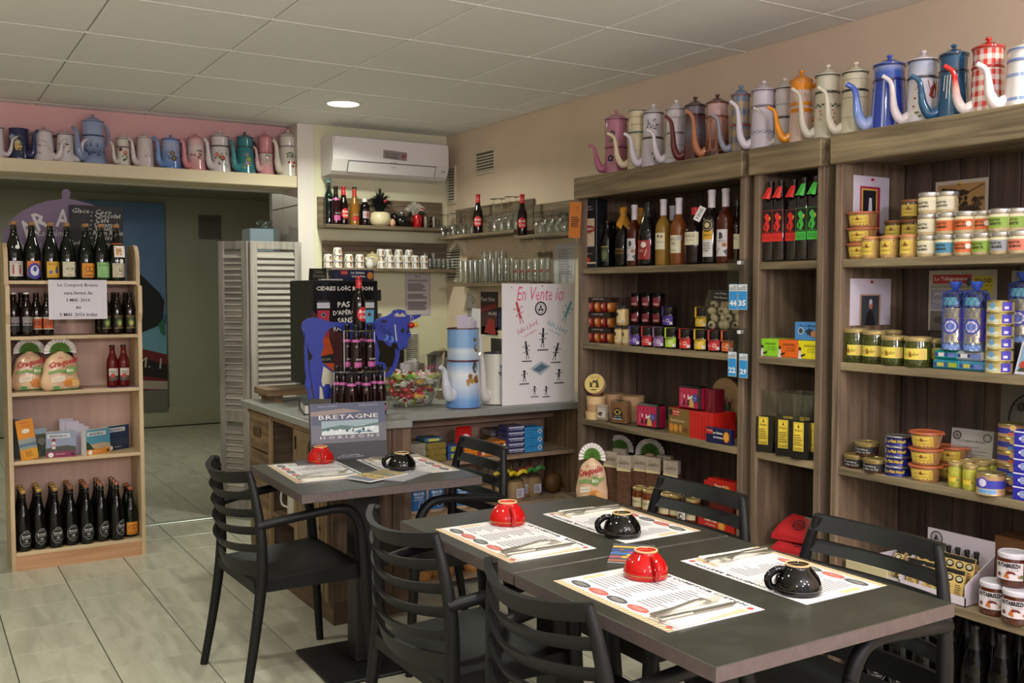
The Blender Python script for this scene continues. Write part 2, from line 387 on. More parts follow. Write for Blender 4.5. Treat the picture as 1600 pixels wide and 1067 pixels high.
# walls
struct('wall_right', M().box(XR, XR+.1, -2.6, 6.3, 0, CZ+.05), WALLR)
struct('wall_back', M().box(2.278, XR+.1, YB, YB+.2, 0, CZ+.05), WALLC)
struct('wall_left', M().box(-3.5, -3.4, -2.6, 11, 0, CZ+.05), WALLC)
w = M(); w.box(-3.5, -1.8, -2.6, -2.5, 0, 2.575); w.box(2.6, XR, -2.6, -2.5, 0, 2.575); w.box(-1.8, 2.6, -2.6, -2.5, 0, .5); w.box(-1.8, 2.6, -2.6, -2.5, 2.48, 2.575)
struct('wall_front', w, WALLC)
wf = struct('added_window', M().box(-1.8, 2.6, -2.59, -2.585, .5, 2.48), glass())  # unseen window, added to hold the fill light behind the camera
fr = M()
for x in (-1.8, -.35, 1.1, 2.56): fr.box(x, x+.04, -2.58, -2.52, .5, 2.48)
obj('added_window_frame', fr, mat('#e8e4dc', .4), wf)
struct('wall_upper', M().box(-3.4, 2.25, YP, YP+.12, 2.15, CZ+.05), PINKGLOW)
# tiled pillar between opening and counter corner
pil = struct('wall_pillar', M().box(2.19, 2.278, YB+.03, 6.7, 0, CZ), mat('#3f3d35', .9))
PT = mat('#cfc4bb', .35, var=.03, sc=5)
for k, (z0, z1) in enumerate(((0, .4), (.405, .8), (.805, 1.2), (1.205, 1.6), (1.605, 2.0), (2.005, 2.25), (2.255, CZ-.002))):
    obj('wall_tile', M().box(2.175, 2.19, YB+.004, YB+.30, z0, z1, c=.002), PT, pil)
    obj('wall_tile', M().box(2.175, 2.19, YB+.304, 6.7, z0, z1, c=.002), PT, pil)
struct('trim_2', M().box(2.171, 2.282, YB-.006, YB+.004, 0, CZ-.001, c=.002), mat('#e0d8cf', .4))
beam = struct('trim_3', M().box(-3.4, 2.17, YB-.0, 6.44, 2.112, 2.188, c=.004), mat('#dccfae', .6))
# dim room beyond the opening
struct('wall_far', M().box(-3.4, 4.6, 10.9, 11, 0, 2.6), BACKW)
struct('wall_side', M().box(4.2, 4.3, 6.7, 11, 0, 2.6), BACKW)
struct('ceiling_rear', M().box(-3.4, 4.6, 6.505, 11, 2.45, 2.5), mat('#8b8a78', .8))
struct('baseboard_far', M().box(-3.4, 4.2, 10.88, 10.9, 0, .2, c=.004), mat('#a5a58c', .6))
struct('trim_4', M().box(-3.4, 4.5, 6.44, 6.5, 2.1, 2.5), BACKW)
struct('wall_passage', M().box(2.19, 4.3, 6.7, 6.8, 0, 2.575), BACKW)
# recessed downlight
lp = thing('recessed_downlight', 'round lit recessed downlight in the ceiling tile near the air conditioner', 'ceiling light', (2.174, 5.384, CZ))
obj('trim_ring', M().lathe([(.088, -.003), (.092, -.007), (.106, -.004), (.108, .0)], 36), mat('#e8e6e0', .3, .5), lp, smooth=50)
obj('lit_lens', M().lathe([(0, -.0035), (.088, -.0035), (.088, .004)], 36), mat('#fffaf0', .4, emit=16), lp)
# ================================================================ bottles
PROF = {
 'champ': [(0, .006), (.034, 0), (.041, .004), (.0425, .012), (.0425, .135), (.0405, .158), (.034, .186), (.023, .218), (.0165, .245), (.0145, .272), (.0165, .274), (.0165, .284), (.0135, .287), (0, .287)],
 'beer': [(0, .004), (.026, 0), (.030, .004), (.0305, .01), (.0305, .128), (.028, .148), (.0195, .168), (.0145, .185), (.0128, .21), (.014, .212), (.014, .221), (.012, .223), (0, .223)],
 'longneck': [(0, .004), (.026, 0), (.0295, .004), (.030, .01), (.030, .125), (.0275, .145), (.019, .17), (.0145, .195), (.0125, .235), (.014, .237), (.014, .246), (.012, .248), (0, .248)],
 'spirit': [(0, .005), (.033, 0), (.0365, .004), (.037, .01), (.037, .165), (.035, .185), (.027, .204), (.0155, .218), (.0142, .23), (.0142, .288), (.016, .29), (.016, .302), (.0135, .304), (0, .304)],
 'tall': [(0, .005), (.026, 0), (.0295, .004), (.030, .01), (.030, .19), (.028, .205), (.019, .222), (.0135, .24), (.012, .30), (.0135, .302), (.0135, .312), (0, .312)],
 'squat': [(0, .005), (.038, 0), (.042, .005), (.043, .012), (.043, .12), (.041, .14), (.031, .163), (.0165, .178), (.0145, .19), (.0145, .222), (.0165, .223), (.0165, .232), (0, .232)],
 'plastic': [(0, .004), (.026, 0), (.030, .006), (.031, .012), (.031, .06), (.0295, .075), (.031, .09), (.031, .115), (.029, .135), (.018, .155), (.0125, .165), (.0125, .178), (0, .178)],
}
def dark(c, tr=0): return mat(c, .06, 0, 0, .4)
def bottle(name, label, kind, loc, col, cap='#c9a46a', draws=None, rz=0, group=None, style='crown', neck=None, extra=None, s=1.0, cat='bottle', shoulder=None):
    p = PROF[kind]; H = p[-1][1]; R = max(a for a, b in p)
    t = thing(name, label, cat, loc, rz, group)
    if s != 1: t.scale = s if isinstance(s, tuple) else (s,)*3
    g = col if not isinstance(col, str) else dark(col)
    obj('glass', shared(('bottle_'+kind, 0), lambda: M().lathe(p, 20), [g], 50), g, t)
    if style == 'cork':
        obj('cork', shared('cork_c', lambda: M().lathe([(.0125, H), (.0135, H+.004), (.0165, H+.007), (.0165, H+.014), (.013, H+.018), (0, H+.0185)], 14), [mat('#c07f43', .7)], 50), mat(cap, .7), t)
        def cage():
            b = M()
            for k in range(4):
                a = PI/4+k*PI/2; c, sn = math.cos(a), math.sin(a)
                b.tube([(.018*c, .018*sn, H-.016), (.0185*c, .0185*sn, H+.006), (.0165*c, .0165*sn, H+.017), (.006*c, .006*sn, H+.0195)], .0008, 4)
            for z, r in ((H-.016, .018), (H+.0195, .006)): b.tube([(r*math.cos(2*PI*i/16), r*math.sin(2*PI*i/16), z) for i in range(17)], .0008, 4)
            return b
        obj('wire_cage', shared('cage_c', cage, [mat('#b9b4a8', .3, 1)]), mat('#b9b4a8', .3, 1), t)
    elif style == 'crown':
        obj('cap', shared(('cap', kind), lambda: M().lathe([(.0152, H-.006), (.0155, H-.001), (.0135, H+.0025), (0, H+.003)], 14), [mat(cap, .35, .3)], 40), mat(cap, .35, .3), t)
    elif style == 'sleeve':
        q = [(r+.0009, z) for r, z in p if z > H*.74]; q.append((0, H+.001))
        obj('capsule', shared(('sleeve', kind), lambda: M().lathe(q, 16), [mat(cap, .35)], 50), mat(cap, .35), t)
    elif style == 'screw':
        obj('cap', shared(('screw', kind), lambda: M().lathe([(.0172, H-.03), (.0175, H-.002), (.016, H+.001), (0, H+.001)], 16), [mat(cap, .4)], 40), mat(cap, .4), t)
    if draws: decal('label', t, draws, R=R)
    if neck:
        z0, z1, c, nd = neck
        rr = [(r, z) for r, z in p]
        def rad(z):
            for (ra, za), (rb, zb) in zip(rr[1:], rr[2:]):
                if za <= z <= zb and zb > za: return ra+(rb-ra)*(z-za)/(zb-za)
            return .013
        n = 6; obj('neck_label', M().lathe([(rad(z0+(z1-z0)*i/n)+.0007, z0+(z1-z0)*i/n) for i in range(n+1)], 16), mat(c, .4), t, smooth=60)
        if nd: decal('neck_print', t, [('t', nd[0], 0, (z0+z1)/2, nd[1], nd[2])], R=rad(z0)+.001)
    if extra: extra(t)
    return t
# ================================================================ pale wood display unit (left)
PALE = wood('#c2a884', '#d8c09c', 'z', .5, .7, .1); PALEX = wood('#c2a884', '#d8c09c', 'x', .5, .7, .1); PALEB = wood('#cba997', '#d8b8a6', 'z', .6, .5, .08)
UY0, UY1, UX0, UX1 = 5.615, 5.90, .432, 1.092
un = thing('display_shelf', 'pale wood display shelf unit with stepped sides full of bottles, left of the doorway', 'shelf unit')
side = [(UY1, 0), (UY0, 0), (UY0, 1.28), (UY0-.022, 1.33), (UY0-.022, 1.475), (UY0+.03, 1.48), (UY0+.03, 1.62), (UY0+.045, 1.665), (UY0+.08, 1.693), (UY0+.13, 1.70), (UY1, 1.70)]
for x in (UX0, UX1-.02): obj('side_panel', M().prism(side, x, x+.02, 'yz'), PALE, un)
SHZ = [.095, .57, .925, 1.215, 1.502]
for z in SHZ: obj('shelf', M().box(UX0+.02, UX1-.02, UY0+(.03 if z > 1.4 else .004), UY1-.012, z-.018, z, c=.0015), PALEX, un)
obj('plinth', M().box(UX0+.02, UX1-.02, UY0+.004, UY0+.022, 0, .077), wood('#b98760', '#d0a07a', 'x', .6, .8), un)
obj('back_panel', M().box(UX0+.02, UX1-.02, UY1-.012, UY1-.004, 0, 1.50), PALEB, un)
def ux(px, py, y): return on_y(px, py, y).x
# top row: seven cork-stoppered bottles
DG = '#0c120a'
tops = [(22, 'white label with two red figures', [('r', -.037, .022, .037, .10, '#cfc6c0'), ('t', 'LOUTRAGE', 0, .09, .05, '#5a3a3a'), ('r', -.022, .034, -.014, .07, '#a83a38'), ('e', -.018, .076, .005, .005, '#6a2f2a'), ('r', .01, .034, .018, .07, '#a83a38'), ('e', .014, .076, .005, .005, '#6a2f2a')]),
 (50, 'orange label with a purple arch', [('r', -.037, .018, .037, .102, '#d0742c'), ('e', 0, .05, .034, .042, '#3f3a96'), ('r', -.037, .018, .037, .03, '#3f3a96'), ('e', 0, .052, .021, .027, '#cfd0e2'), ('e', .0, .06, .008, .014, '#3f3a96'), ('l', [(-.013, .055), (.013, .068)], .005, '#3f3a96')]),
 (79, 'yellow label with a blue pedlar', [('r', -.036, .017, .036, .10, '#d9a92f'), ('t', 'Sant Sacle', -.002, .088, .056, '#8a2f22', .014, {'shear': .3}), ('e', .014, .052, .008, .014, '#2f3f86'), ('e', .014, .07, .006, .006, '#5b3a26'), ('e', -.016, .045, .009, .009, '#5a6aa0'), ('t', 'LANDIVISIAU', 0, .026, .05, '#7a2e24')]),
 (105, 'cream label with a small oval', [('r', -.037, .022, .037, .10, '#d5d0b4'), ('t', 'Cidre de Cornouaille', 0, .09, .055, '#5f6b4f'), ('o', 0, .064, .013, .0142, '#6a6a55'), ('t', 'MENEZ-BRUG', 0, .064, .046, '#4f4f40', .008), ('t', 'brut', 0, .034, .02, '#77705c'), ('e', .032, .05, .006, .008, '#39512c')]),
 (134, 'plain orange label with two apples', [('r', -.037, .018, .037, .094, '#d98a24'), ('e', -.009, .062, .012, .015, '#7a3b16'), ('e', .011, .062, .012, .015, '#7a3b16'), ('e', -.009, .062, .008, .011, '#d98a24'), ('e', .011, .062, .008, .011, '#d98a24'), ('t', 'KERNE', 0, .03, .046, '#6f3a1a')]),
 (158, 'green label', [('r', -.037, .016, .037, .10, '#8fbe7c'), ('t', 'Val de Rance', 0, .085, .06, '#2c4f2c', .014), ('l', [(-.02, .06), (.02, .06)], .002, '#3c5f3c'), ('t', 'Cidre Bouche', 0, .05, .036, '#2c4f2c'), ('t', 'Breton', 0, .038, .03, '#2c4f2c'), ('r', -.037, .016, .037, .022, '#4f8a4a')]),
 (182, 'tan label and an orange-tied neck tag', [('r', -.037, .02, .037, .096, '#c9bda6'), ('t', 'KERVEGUEN', 0, .086, .045, '#6a5f50'), ('e', .004, .062, .008, .011, '#5b5348'), ('e', .004, .064, .005, .007, '#c9bda6'), ('l', [(-.026, .05), (.03, .05)], .0018, '#6a5f50'), ('t', 'Cidre fermier', 0, .036, .04, '#7a6f60')])]
for i, (px, desc, dr) in enumerate(tops):
    y = UY0+.085; x = ux(px, 400, y)
    ex = None
    if i == 6:
        def ex(t):
            decal('neck_tag', t, [('r', -.028, 0, .028, .062, '#e6dcd2'), ('r', -.018, .026, .012, .048, '#b98a5a'), ('r', -.016, .012, -.004, .026, '#d9952f'), ('e', -.022, .056, .004, .004, '#e08a2a'), ('r', .002, .012, .01, .02, '#b83030')], loc=(.0, -.046, .128), rot=(-.12, 0, 0))
            obj('ribbon', M().lathe([(.028, .196), (.031, .2), (.026, .206)], 14), mat('#e0662a', .5), t); decal('seal', t, [('e', .012, .108, .012, .012, '#ded8c8')], R=.0425)
    if i == 0:
        def ex(t): decal('seal', t, [('e', .006, .172, .012, .012, '#e5e2da')], R=.0385)
    bottle('cider_bottle', 'cider bottle with %s, top shelf of pale unit' % desc, 'champ', (x, y, SHZ[4]), DG, '#a8744a', dr, (random.random()-.5)*.15+.25, 'cider bottles on the top shelf of the pale unit', 'cork', extra=ex)
# second shelf: beers
BR = '#170b06'
lk = [('r', -.026, .022, .026, .1, '#24211f'), ('r', -.026, .068, .026, .1, '#8d8585'), ('p', [(-.026, .068), (-.012, .09), (0, .078), (.014, .086), (.026, .068)], '#393433'), ('t', 'Britt Blonde', 0, .06, .045, '#d9d3cc', .011), ('l', [(-.02, .04), (.02, .04)], .002, '#8d8585'), ('l', [(-.02, .03), (.02, .03)], .002, '#8d8585')]
lo = [('r', -.026, .035, .026, .092, '#c25a2a'), ('r', -.026, .088, .026, .097, '#cfc4b4'), ('e', 0, .066, .016, .012, '#8d3417'), ('t', 'LANCELOT', 0, .066, .022, '#e6c89a'), ('r', -.026, .032, .026, .038, '#b3aa9c')]
lg = [('r', -.027, .03, .027, .10, '#16180f'), ('r', -.027, .096, .027, .0985, '#b89a4c'), ('r', -.027, .032, .027, .0345, '#b89a4c'), ('e', 0, .064, .016, .02, '#4f7a3c'), ('e', 0, .06, .009, .013, '#b9b05a'), ('t', 'SANT ERWANN', 0, .089, .04, '#b89a4c'), ('t', 'Biere', 0, .042, .02, '#c9b46a')]
bb = [(21, 0, lk, 'black and grey label', '#dcd8d0', 'beer'), (42, -.012, lk, 'black and grey label', '#dcd8d0', 'beer'), (34, .07, lk, 'black and grey label', '#2a2420', 'beer'), (57, .03, lo, 'orange label', '#33281f', 'beer'), (74, .03, lo, 'orange label', '#33281f', 'beer'),
      (165, .0, lg, 'green-emblem label', '#241d18', 'beer'), (183, .0, lg, 'green-emblem label', '#241d18', 'beer'), (203, .0, lg, 'green-emblem label', '#241d18', 'beer'), (157, .075, lg, 'green-emblem label', '#241d18', 'beer'), (178, .075, lg, 'green-emblem label', '#241d18', 'beer'), (197, .075, lg, 'green-emblem label', '#241d18', 'beer')]
cnt = {}
for px, dy, dr, desc, cap, kd in bb:
    k = (desc, dy > .05); cnt[k] = cnt.get(k, 0)+1
    lab = 'beer bottle with %s, %s from left in %s row of pale unit' % (desc, ORD[cnt[k]-1], 'back' if dy > .05 else 'front')
    y = UY0+.07+dy; bottle('beer_bottle', lab, kd, (ux(px, 500, y), y, SHZ[3]), BR, cap, dr, .2+(random.random()-.5)*.3, 'beer bottles on the second shelf of the pale unit')
# closing notice hung on the front of the top shelf
a = on_y(75, 437, UY0-.004); b2 = on_y(168, 498, UY0-.004); w_, h_ = b2.x-a.x, a.z-b2.z
nt_ = thing('paper_notice', 'white printed closing notice hanging from the top shelf of the pale unit', 'notice', ((a.x+b2.x)/2, UY0-.003, b2.z))
nd = [('l', [(-w_*.42, h_*.04), (w_*.42, h_*.04), (w_*.42, h_*.95), (-w_*.42, h_*.95), (-w_*.42, h_*.04)], .0008, '#b9b3b9')]
for s, zz, ww in (('Le Comptoir Breton', .86, .68), ('sera fermé du', .67, .48), ('3 MAI  2016', .49, .41), ('au', .30, .08), ('9 MAI  2016 inclus', .12, .64)): nd.append(('t', s, 0, h_*zz, w_*ww, '#2c282e', None, {'bold': .012}))
obj('sheet', M().box(-w_/2, w_/2, 0, .0008, 0, h_), mat('#d6d0da', .7), nt_); decal('print', nt_, nd)
# brioche bags
def loaf_bag(loc, rz, label, s=1.0, group='craquelin bags'):
    t = thing('bread_bag', label, 'food bag', loc, rz, group); t.scale = (s, .8*s, .9)
    prof = [(0, 0), (.085, .0), (.102, .02), (.104, .06), (.098, .10), (.088, .15), (.072, .185), (.045, .21), (.02, .222), (.016, .228)]
    b = M(); n = 28
    for i, (r, z) in enumerate(prof[1:]):
        for k in range(n):
            an = 2*PI*k/n; rr = r*(1+.035*math.sin(k*5.3+i*1.7)*(i > 0)+(.10*math.sin(k*n/2.0) if i > 6 else 0)); b.v.append((rr*math.cos(an), rr*.62*math.sin(an), z))
    for i in range(len(prof)-2):
        for k in range(n): b.f.append((i*n+k, i*n+(k+1) % n, (i+1)*n+(k+1) % n, (i+1)*n+k)); b.m.append(0)
    b.f.append(tuple(range(n))[::-1]); b.m.append(0)
    obj('bag', b, mat('#e3bd98', .25, 0, .5, var=.12, sc=16), t, smooth=60)
    # fan-shaped pleated top: green centre, white rim
    def fan(r0, r1, c, nm, nf=26):
        q = M(); vs = []
        for k in range(nf+1):
            an = PI*(-.04+1.08*k/nf); d = .006*(1 if k % 2 else -1)
            vs += [(r0*math.cos(an), d*.5-.002, .226+r0*math.sin(an)), (r1*math.cos(an)*1.1, d-.002, .226+r1*math.sin(an))]
        q.add(vs, [(2*k, 2*k+1, 2*k+3, 2*k+2) for k in range(nf)]); o = obj(nm, q, mat(c, .5), t); return o
    fan(.006, .056, '#5f8a3c', 'green_fan'); fan(.054, .08, '#e9e2dc', 'white_fan')
    sf = lambda z: .105
    decal('print', t, [('p', [(-.085, .115), (-.03, .128), (.03, .118), (.088, .142), (.09, .125), (.035, .1), (-.03, .108), (-.085, .098)], '#83a05c'), ('e', .032, .118, .027, .024, '#7f9f56'), ('t', 'BIO', .032, .118, .04, '#f0eee0', .018, {'bold': .03}),
        ('t', 'Le', -.02, .196, .022, '#b3202a', .014, {'shear': .4, 'bold': .02}), ('t', 'Craquelin', .0, .163, .165, '#b3202a', .046, {'shear': .35, 'bold': .03, 'rot': .22}), ('t', 'de Saint-Malo', .02, .142, .07, '#4a3a34', .007, {'rot': .2}),
        ('p', [(-.07, .05), (.0, .06), (.0, .09), (-.07, .08)], '#e9dcc4'), ('t', 'Grande tradition', -.035, .072, .055, '#7c7a55', .006, {'rot': .14}), ('e', .03, .05, .04, .022, '#d9924a'), ('e', .058, .042, .03, .02, '#e0b070'), ('e', .02, .042, .022, .018, '#c97c36'),
        ('r', -.06, .014, -.03, .03, '#3f8a44'), ('t', 'AB', -.07, .022, .012, '#3f8a44'), ('p', [(-.09, .002), (.09, .002), (.07, .012), (-.06, .01)], '#4d7d3c')], surf=None, R=.17, loc=(0, .096, 0))
    return t
y = UY0+.10
loaf_bag((UX0+.118, y+.03, SHZ[2]), .1, 'craquelin bread bag at the far left of the pale unit\'s third shelf', .88)
loaf_bag((ux(95, 600, y-.04), y-.04, SHZ[2]), .25, 'right one of the two craquelin bread bags on the pale wood unit', .95)
bottle('beer_bottle', 'brown beer bottle half hidden behind the craquelin bags on the pale unit', 'beer', (ux(107, 580, UY0+.19)+.01, UY0+.2, SHZ[2]), BR, '#dcd8d0')
for k, px in enumerate((176, 193.5)):
    y = UY0+.09
    bottle('soda_bottle', 'small red drink bottle with white label, %s of the pair on the pale unit' % ('left' if k == 0 else 'right'), 'beer', (ux(px, 590, y), y, SHZ[2]+.004), '#5c0d10', '#2a2020',
           [('r', -.027, .034, .027, .10, '#cfc5bb'), ('r', -.027, .034, .027, .06, '#58504c'), ('t', 'Miss', -.004, .082, .034, '#2c2624', .014, {'shear': .3}), ('e', -.006, .062, .012, .012, '#b8452c')], .1, 'red drink bottles')
pf = on_y(193, 613, UY0+.05)
for k, (px, w2, c) in enumerate(((150, .13, '#cda497'), (195, .17, '#8d7387'))):
    y = UY0+.05; o = tag(obj('leaflet', M().box(-w2/2, w2/2, -.04, .05, 0, .002), mat(c, .4), None, (ux(px, 614, y), y, SHZ[2]+.0003), rz=-.05), '%s leaflet lying flat on the third shelf of the pale unit' % ('pinkish' if k == 0 else 'mauve'), 'leaflet')
# brochures on the fourth shelf
y = UY0+.07
for k in range(5):
    t = thing('folded_brochure', 'folded brochure, %s from left in the leaning sheaf on the pale unit' % ORD[k], 'brochure', (UX0+.055+.011*k, y+.03, SHZ[1]), 0, 'leaning brochures', rot=(0, -.10, .35+.05*k))
    obj('paper', M().box(-.003, .003, -.055, .055, 0, .21, c=.0008), mat(['#7f8f96', '#c9cdd2', '#8fb0c4', '#c2cad0', '#9fb6c6'][k], .4), t)
t = thing('tourist_guide', 'orange and yellow tourist guide leaning in front of the brochure sheaf', 'brochure', (ux(44, 720, y-.03)+.01, y-.035, SHZ[1]), 0, None, rot=(.0, -.13, .18))
obj('paper', M().box(-.042, .042, 0, .006, 0, .215, c=.001), mat('#d8892c', .4), t)
decal('print', t, [('r', -.042, .06, .042, .115, '#8f948f'), ('r', -.042, .075, .042, .09, '#56708a'), ('e', 0, .155, .02, .012, '#e2d6c6'), ('t', 'Finistere', .0, .2, .045, '#a03a1f', .01), ('t', 'Tregor', .005, .18, .04, '#b3541f', .01), ('r', -.03, .01, .042, .06, '#d89a26')]+lines(-.02, .02, .05, .02, 4, '#a5622a'))
t = thing('green_booklet', 'booklet with a green garden picture behind the orange guide', 'brochure', (ux(50, 720, y)+.035, y+.06, SHZ[1]), .1)
obj('paper', M().box(-.03, .045, 0, .005, 0, .15, c=.001), mat('#4e5c46', .4, var=.4, sc=60), t); decal('print', t, [('r', -.03, .12, .045, .15, '#8fa2b4'), ('e', .02, .08, .018, .02, '#8a7f74'), ('e', .0, .05, .02, .02, '#39462f')])
def giftbox(loc, rz, label, pal, s=1):
    t = thing('gift_box', label, 'gift box', loc, rz, 'travel gift boxes on the pale unit')
    obj('carton', M().box(-.072, .072, 0, .045, 0, .135, c=.001), mat('#d8d3d2', .4), t)
    obj('slot', M().box(.0721, .0726, .012, .032, .04, .115), mat('#2a2624', .5), t)
    sky, land, band, feat = pal
    dr = [('r', -.072, 0, .072, .135, sky), ('r', -.072, 0, .072, .03, band), ('p', [(-.072, .03), (.072, .03), (.072, .052), (.03, .062), (-.02, .058), (-.072, .05)], land)]+feat+[('r', -.066, .102, .045, .125, '#c9ccd2'), ('t', 'BREIZHBOX', -.012, .113, .085, '#3a3c44', .011, {'bold': .03}), ('e', -.05, .015, .013, .013, '#e6dfdd'), ('r', -.033, .008, .045, .024, band), ('t', 'Week-End', -.005, .018, .045, '#eee6dd', .006), ('e', .056, .015, .008, .008, '#2d2a30')]
    decal('cover', t, dr); return t
lh = [('r', -.043, .045, -.027, .085, '#d6d0cc'), ('r', -.043, .06, -.027, .066, '#a8343a'), ('r', -.045, .085, -.025, .093, '#7f2a2c'), ('e', -.035, .098, .007, .008, '#8f3034')]
y = UY0+.05
giftbox((ux(96, 720, y), y, SHZ[1]), -.05, 'gift box with a lighthouse picture and a magenta band, middle of the brochure shelf', ('#8f98b0', '#4c4a44', '#8d2c58', lh))
giftbox((ux(154, 715, y+.0), y+.0, SHZ[1]), .45, 'gift box with a sandy turquoise beach picture and an orange band', ('#4f8fa6', '#b7a184', '#d8892c', [('p', [(-.072, .03), (-.072, .075), (-.045, .06), (-.02, .03)], '#31402a'), ('p', [(-.05, .062), (-.01, .05), (.05, .05), (.04, .034), (-.03, .034)], '#b7a184')]))
giftbox((ux(186, 705, y+.08), y+.10, SHZ[1]), .5, 'dark blue night-scene gift box standing behind the beach one', ('#1e3050', '#2b3a4e', '#20304a', []))
for k in range(4):
    tag(obj('leaflet', M().box(-.045+.02*(k == 0), .045, 0, .0012, 0, .19-.012*k), mat('#c4bccb', .5), None, (ux(102+5*k, 700, UY0+.14), UY0+.16-.012*k, SHZ[1]), rot=(0, .06*k, 0)), 'white leaflet propped behind the lighthouse gift box, %s from the back' % ORD[k], 'leaflet', 'propped white leaflets')
# bottom shelf: ranks of cider bottles
BOL = [('e', 0, .063, .036, .037, '#c9c9c4'), ('e', 0, .063, .0345, .0355, '#131313'), ('t', 'BOLÉE', 0, .078, .045, '#e2e2dc', .012, {'bold': .02}), ('t', 'ARMORIQUE', 0, .066, .05, '#d0d0ca', .006), ('r', -.008, .05, .008, .058, '#a9a9a4'), ('t', 'Loic Raison', 0, .043, .032, '#c4c4be', .006), ('e', 0, .1, .014, .006, '#c9c9c4'), ('e', 0, .1, .012, .0045, '#131313')]
px0 = [30, 57, 81.5, 103, 130, 154.5, 178]; fy = [0, 0, .0, .0, .0, 0.01, -.01]
CK = ['#c49a50', '#c49a50', '#b98e4c', '#9c5f42', '#9c5f42', '#9c5f42', '#9c5f42']
for c in range(7):
    for r in range(4 if c < 1 else 4):
        y = UY0+.052+fy[c]+.068*r if r else UY0+.052+fy[c]
        if y > UY1-.06: y = UY1-.06
        if r == 3: continue
        x = ux(px0[c], 850, UY0+.052)+.004*r-.0*c
        if x-.043 < UX0+.022: x = UX0+.022+.0435
        x = max(x, UX0+.0655+c*.0762); 
        bottle('cider_bottle', '%s black cider bottle, %s from left in %s rank at bottom of pale unit' % ('silver-ringed' if r == 0 else 'unlabelled', ORD[c], ['the front', 'the middle', 'the rear'][r]), 'champ', (UX0+.062+c*.0765, UY0+.05+.08*r+(.012 if c % 2 else 0), SHZ[0]), '#0a0a09', CK[c], BOL if r == 0 else None, [.35, .3, .3, .3, .2, .55, .75][c]-.1, 'black cider bottles in the bottom of the pale unit', 'cork', s=(.89, .89, 1.04))
bottle('cider_bottle', 'cider bottle with orange label at right end of the pale unit\'s bottom shelf', 'champ', (UX1-.062, UY0+.085, SHZ[0]), DG, '#b4633e', tops[4][2], .1, None, 'cork', s=.9)
bottle('cider_bottle', 'plain dark bottle behind the orange-labelled one at the bottom of pale unit', 'champ', (UX1-.062, UY0+.20, SHZ[0]), DG, '#b4633e', None, .1, None, 'cork', s=.9)
# ================================================================ back room: mural, sign, menu board
a = on_y(118, 312, 10.87); b2 = on_y(262, 640, 10.87)
mu = thing('wall_mural', 'tall blue poster of a red boat on the far wall of the rear room', 'poster', (b2.x, 10.86, b2.z)); W_ = b2.x-a.x; H_ = a.z-b2.z
obj('panel', M().box(-W_, 0, 0, .03, 0, H_, c=.004), mat('#4a6379', .35), mu)
mr = [('r', -W_, H_*.42, 0, H_, '#5f7fa8'), ('r', -W_, H_*.25, 0, H_*.42, '#6fa0b8'), ('r', -W_, H_*.42, 0, H_*.47, '#3c6a8c'), ('p', [(-W_, .0), (0, 0), (0, H_*.27), (-W_*.55, H_*.33), (-W_, H_*.3)], '#6d1d22'), ('r', -W_, 0, 0, H_*.10, '#6a6a60'), ('p', [(-W_, H_*.13), (0, H_*.10), (0, H_*.14), (-W_, H_*.17)], '#a89a8e'), ('p', [(-W_*.62, H_*.30), (0, H_*.22), (0, H_*.15), (-W_*.62, H_*.2)], '#171310'), ('t', 'M. 1', -W_*.22, H_*.235, W_*.3, '#b9b0a4', H_*.05, {'rot': -.12}),
      ('p', [(-W_*.7, H_*.58), (-W_*.3, H_*.66), (-W_*.08, H_*.57), (0-.02, H_*.53), (-W_*.06, H_*.42), (-W_*.3, H_*.38), (-W_*.55, H_*.33), (-W_*.7, H_*.36)], '#15161a'), ('p', [(-W_*.1, H_*.42), (-W_*.03, H_*.45), (-W_*.02, H_*.36), (-W_*.08, H_*.38)], '#2f6a55')]
decal('print', mu, mr, eps=.002)
y = 6.02
a = on_y(3, 371, y); b2 = on_y(190, 440, y); c0 = on_y(100, 300, y); g = lambda px, py: (on_y(px, py, y).x, on_y(px, py, y).z)
def arc_sign():
    pts = []
    L_, R_ = g(5, 430), g(192, 430)
    top = [(5, 360), (18, 343), (34, 330), (52, 321), (72, 314), (88, 312), (96, 311), (97, 307), (96, 302), (98, 297), (103, 295), (108, 297), (110, 302), (109, 307), (108, 311), (120, 313), (140, 318), (160, 326), (178, 338), (190, 352)]
    return [(L_[0], 1.28)]+[g(*p) for p in top]+[(R_[0], 1.28)]
sg = thing('caramel_sign', 'dark purple dome-shaped sign with white lettering behind the top row of bottles', 'sign', (0, y, 0))
obj('board', M().prism(arc_sign(), 0, .012), mat('#6f5a78', .5), sg)
dr = []
for ch, px, py, an, sz in (('A', 43, 357, .55, .085), ('R', 64, 345, .35, .085), ('A', 98, 341, -.05, .085)): q = g(px, py); dr.append(('t', ch, q[0], q[1], sz*.85, '#c9c4c4', sz*1.15, {'rot': an, 'bold': .02}))
for s, px, py, wd in (('La crème', 82, 364, .15), ('Caramel', 45, 384, .12), ('Lait', 80, 386, .08)): q = g(px, py); dr.append(('t', s, q[0], q[1], wd, '#c9c4c4', .035, {'shear': .35}))
decal('lettering', sg, dr)
leg = M(); leg.box(g(60, 400)[0], g(60, 400)[0]+.04, .012, .04, 0, 1.4); leg.box(g(150, 400)[0], g(150, 400)[0]+.04, .012, .04, 0, 1.4); obj('stand', leg, mat('#3a2f3c', .6), sg)
y = 5.97; g = lambda px, py: (on_y(px, py, y).x, on_y(px, py, y).z)
bd = thing('menu_board', 'black chalkboard listing ice cream flavours behind the bottles on the pale unit', 'chalkboard', (0, y, 0))
p0, p1 = g(109, 320), g(194, 440)
obj('board', M().box(p0[0], p1[0], 0, .012, 1.45, p0[1], c=.002), mat('#121213', .6), bd)
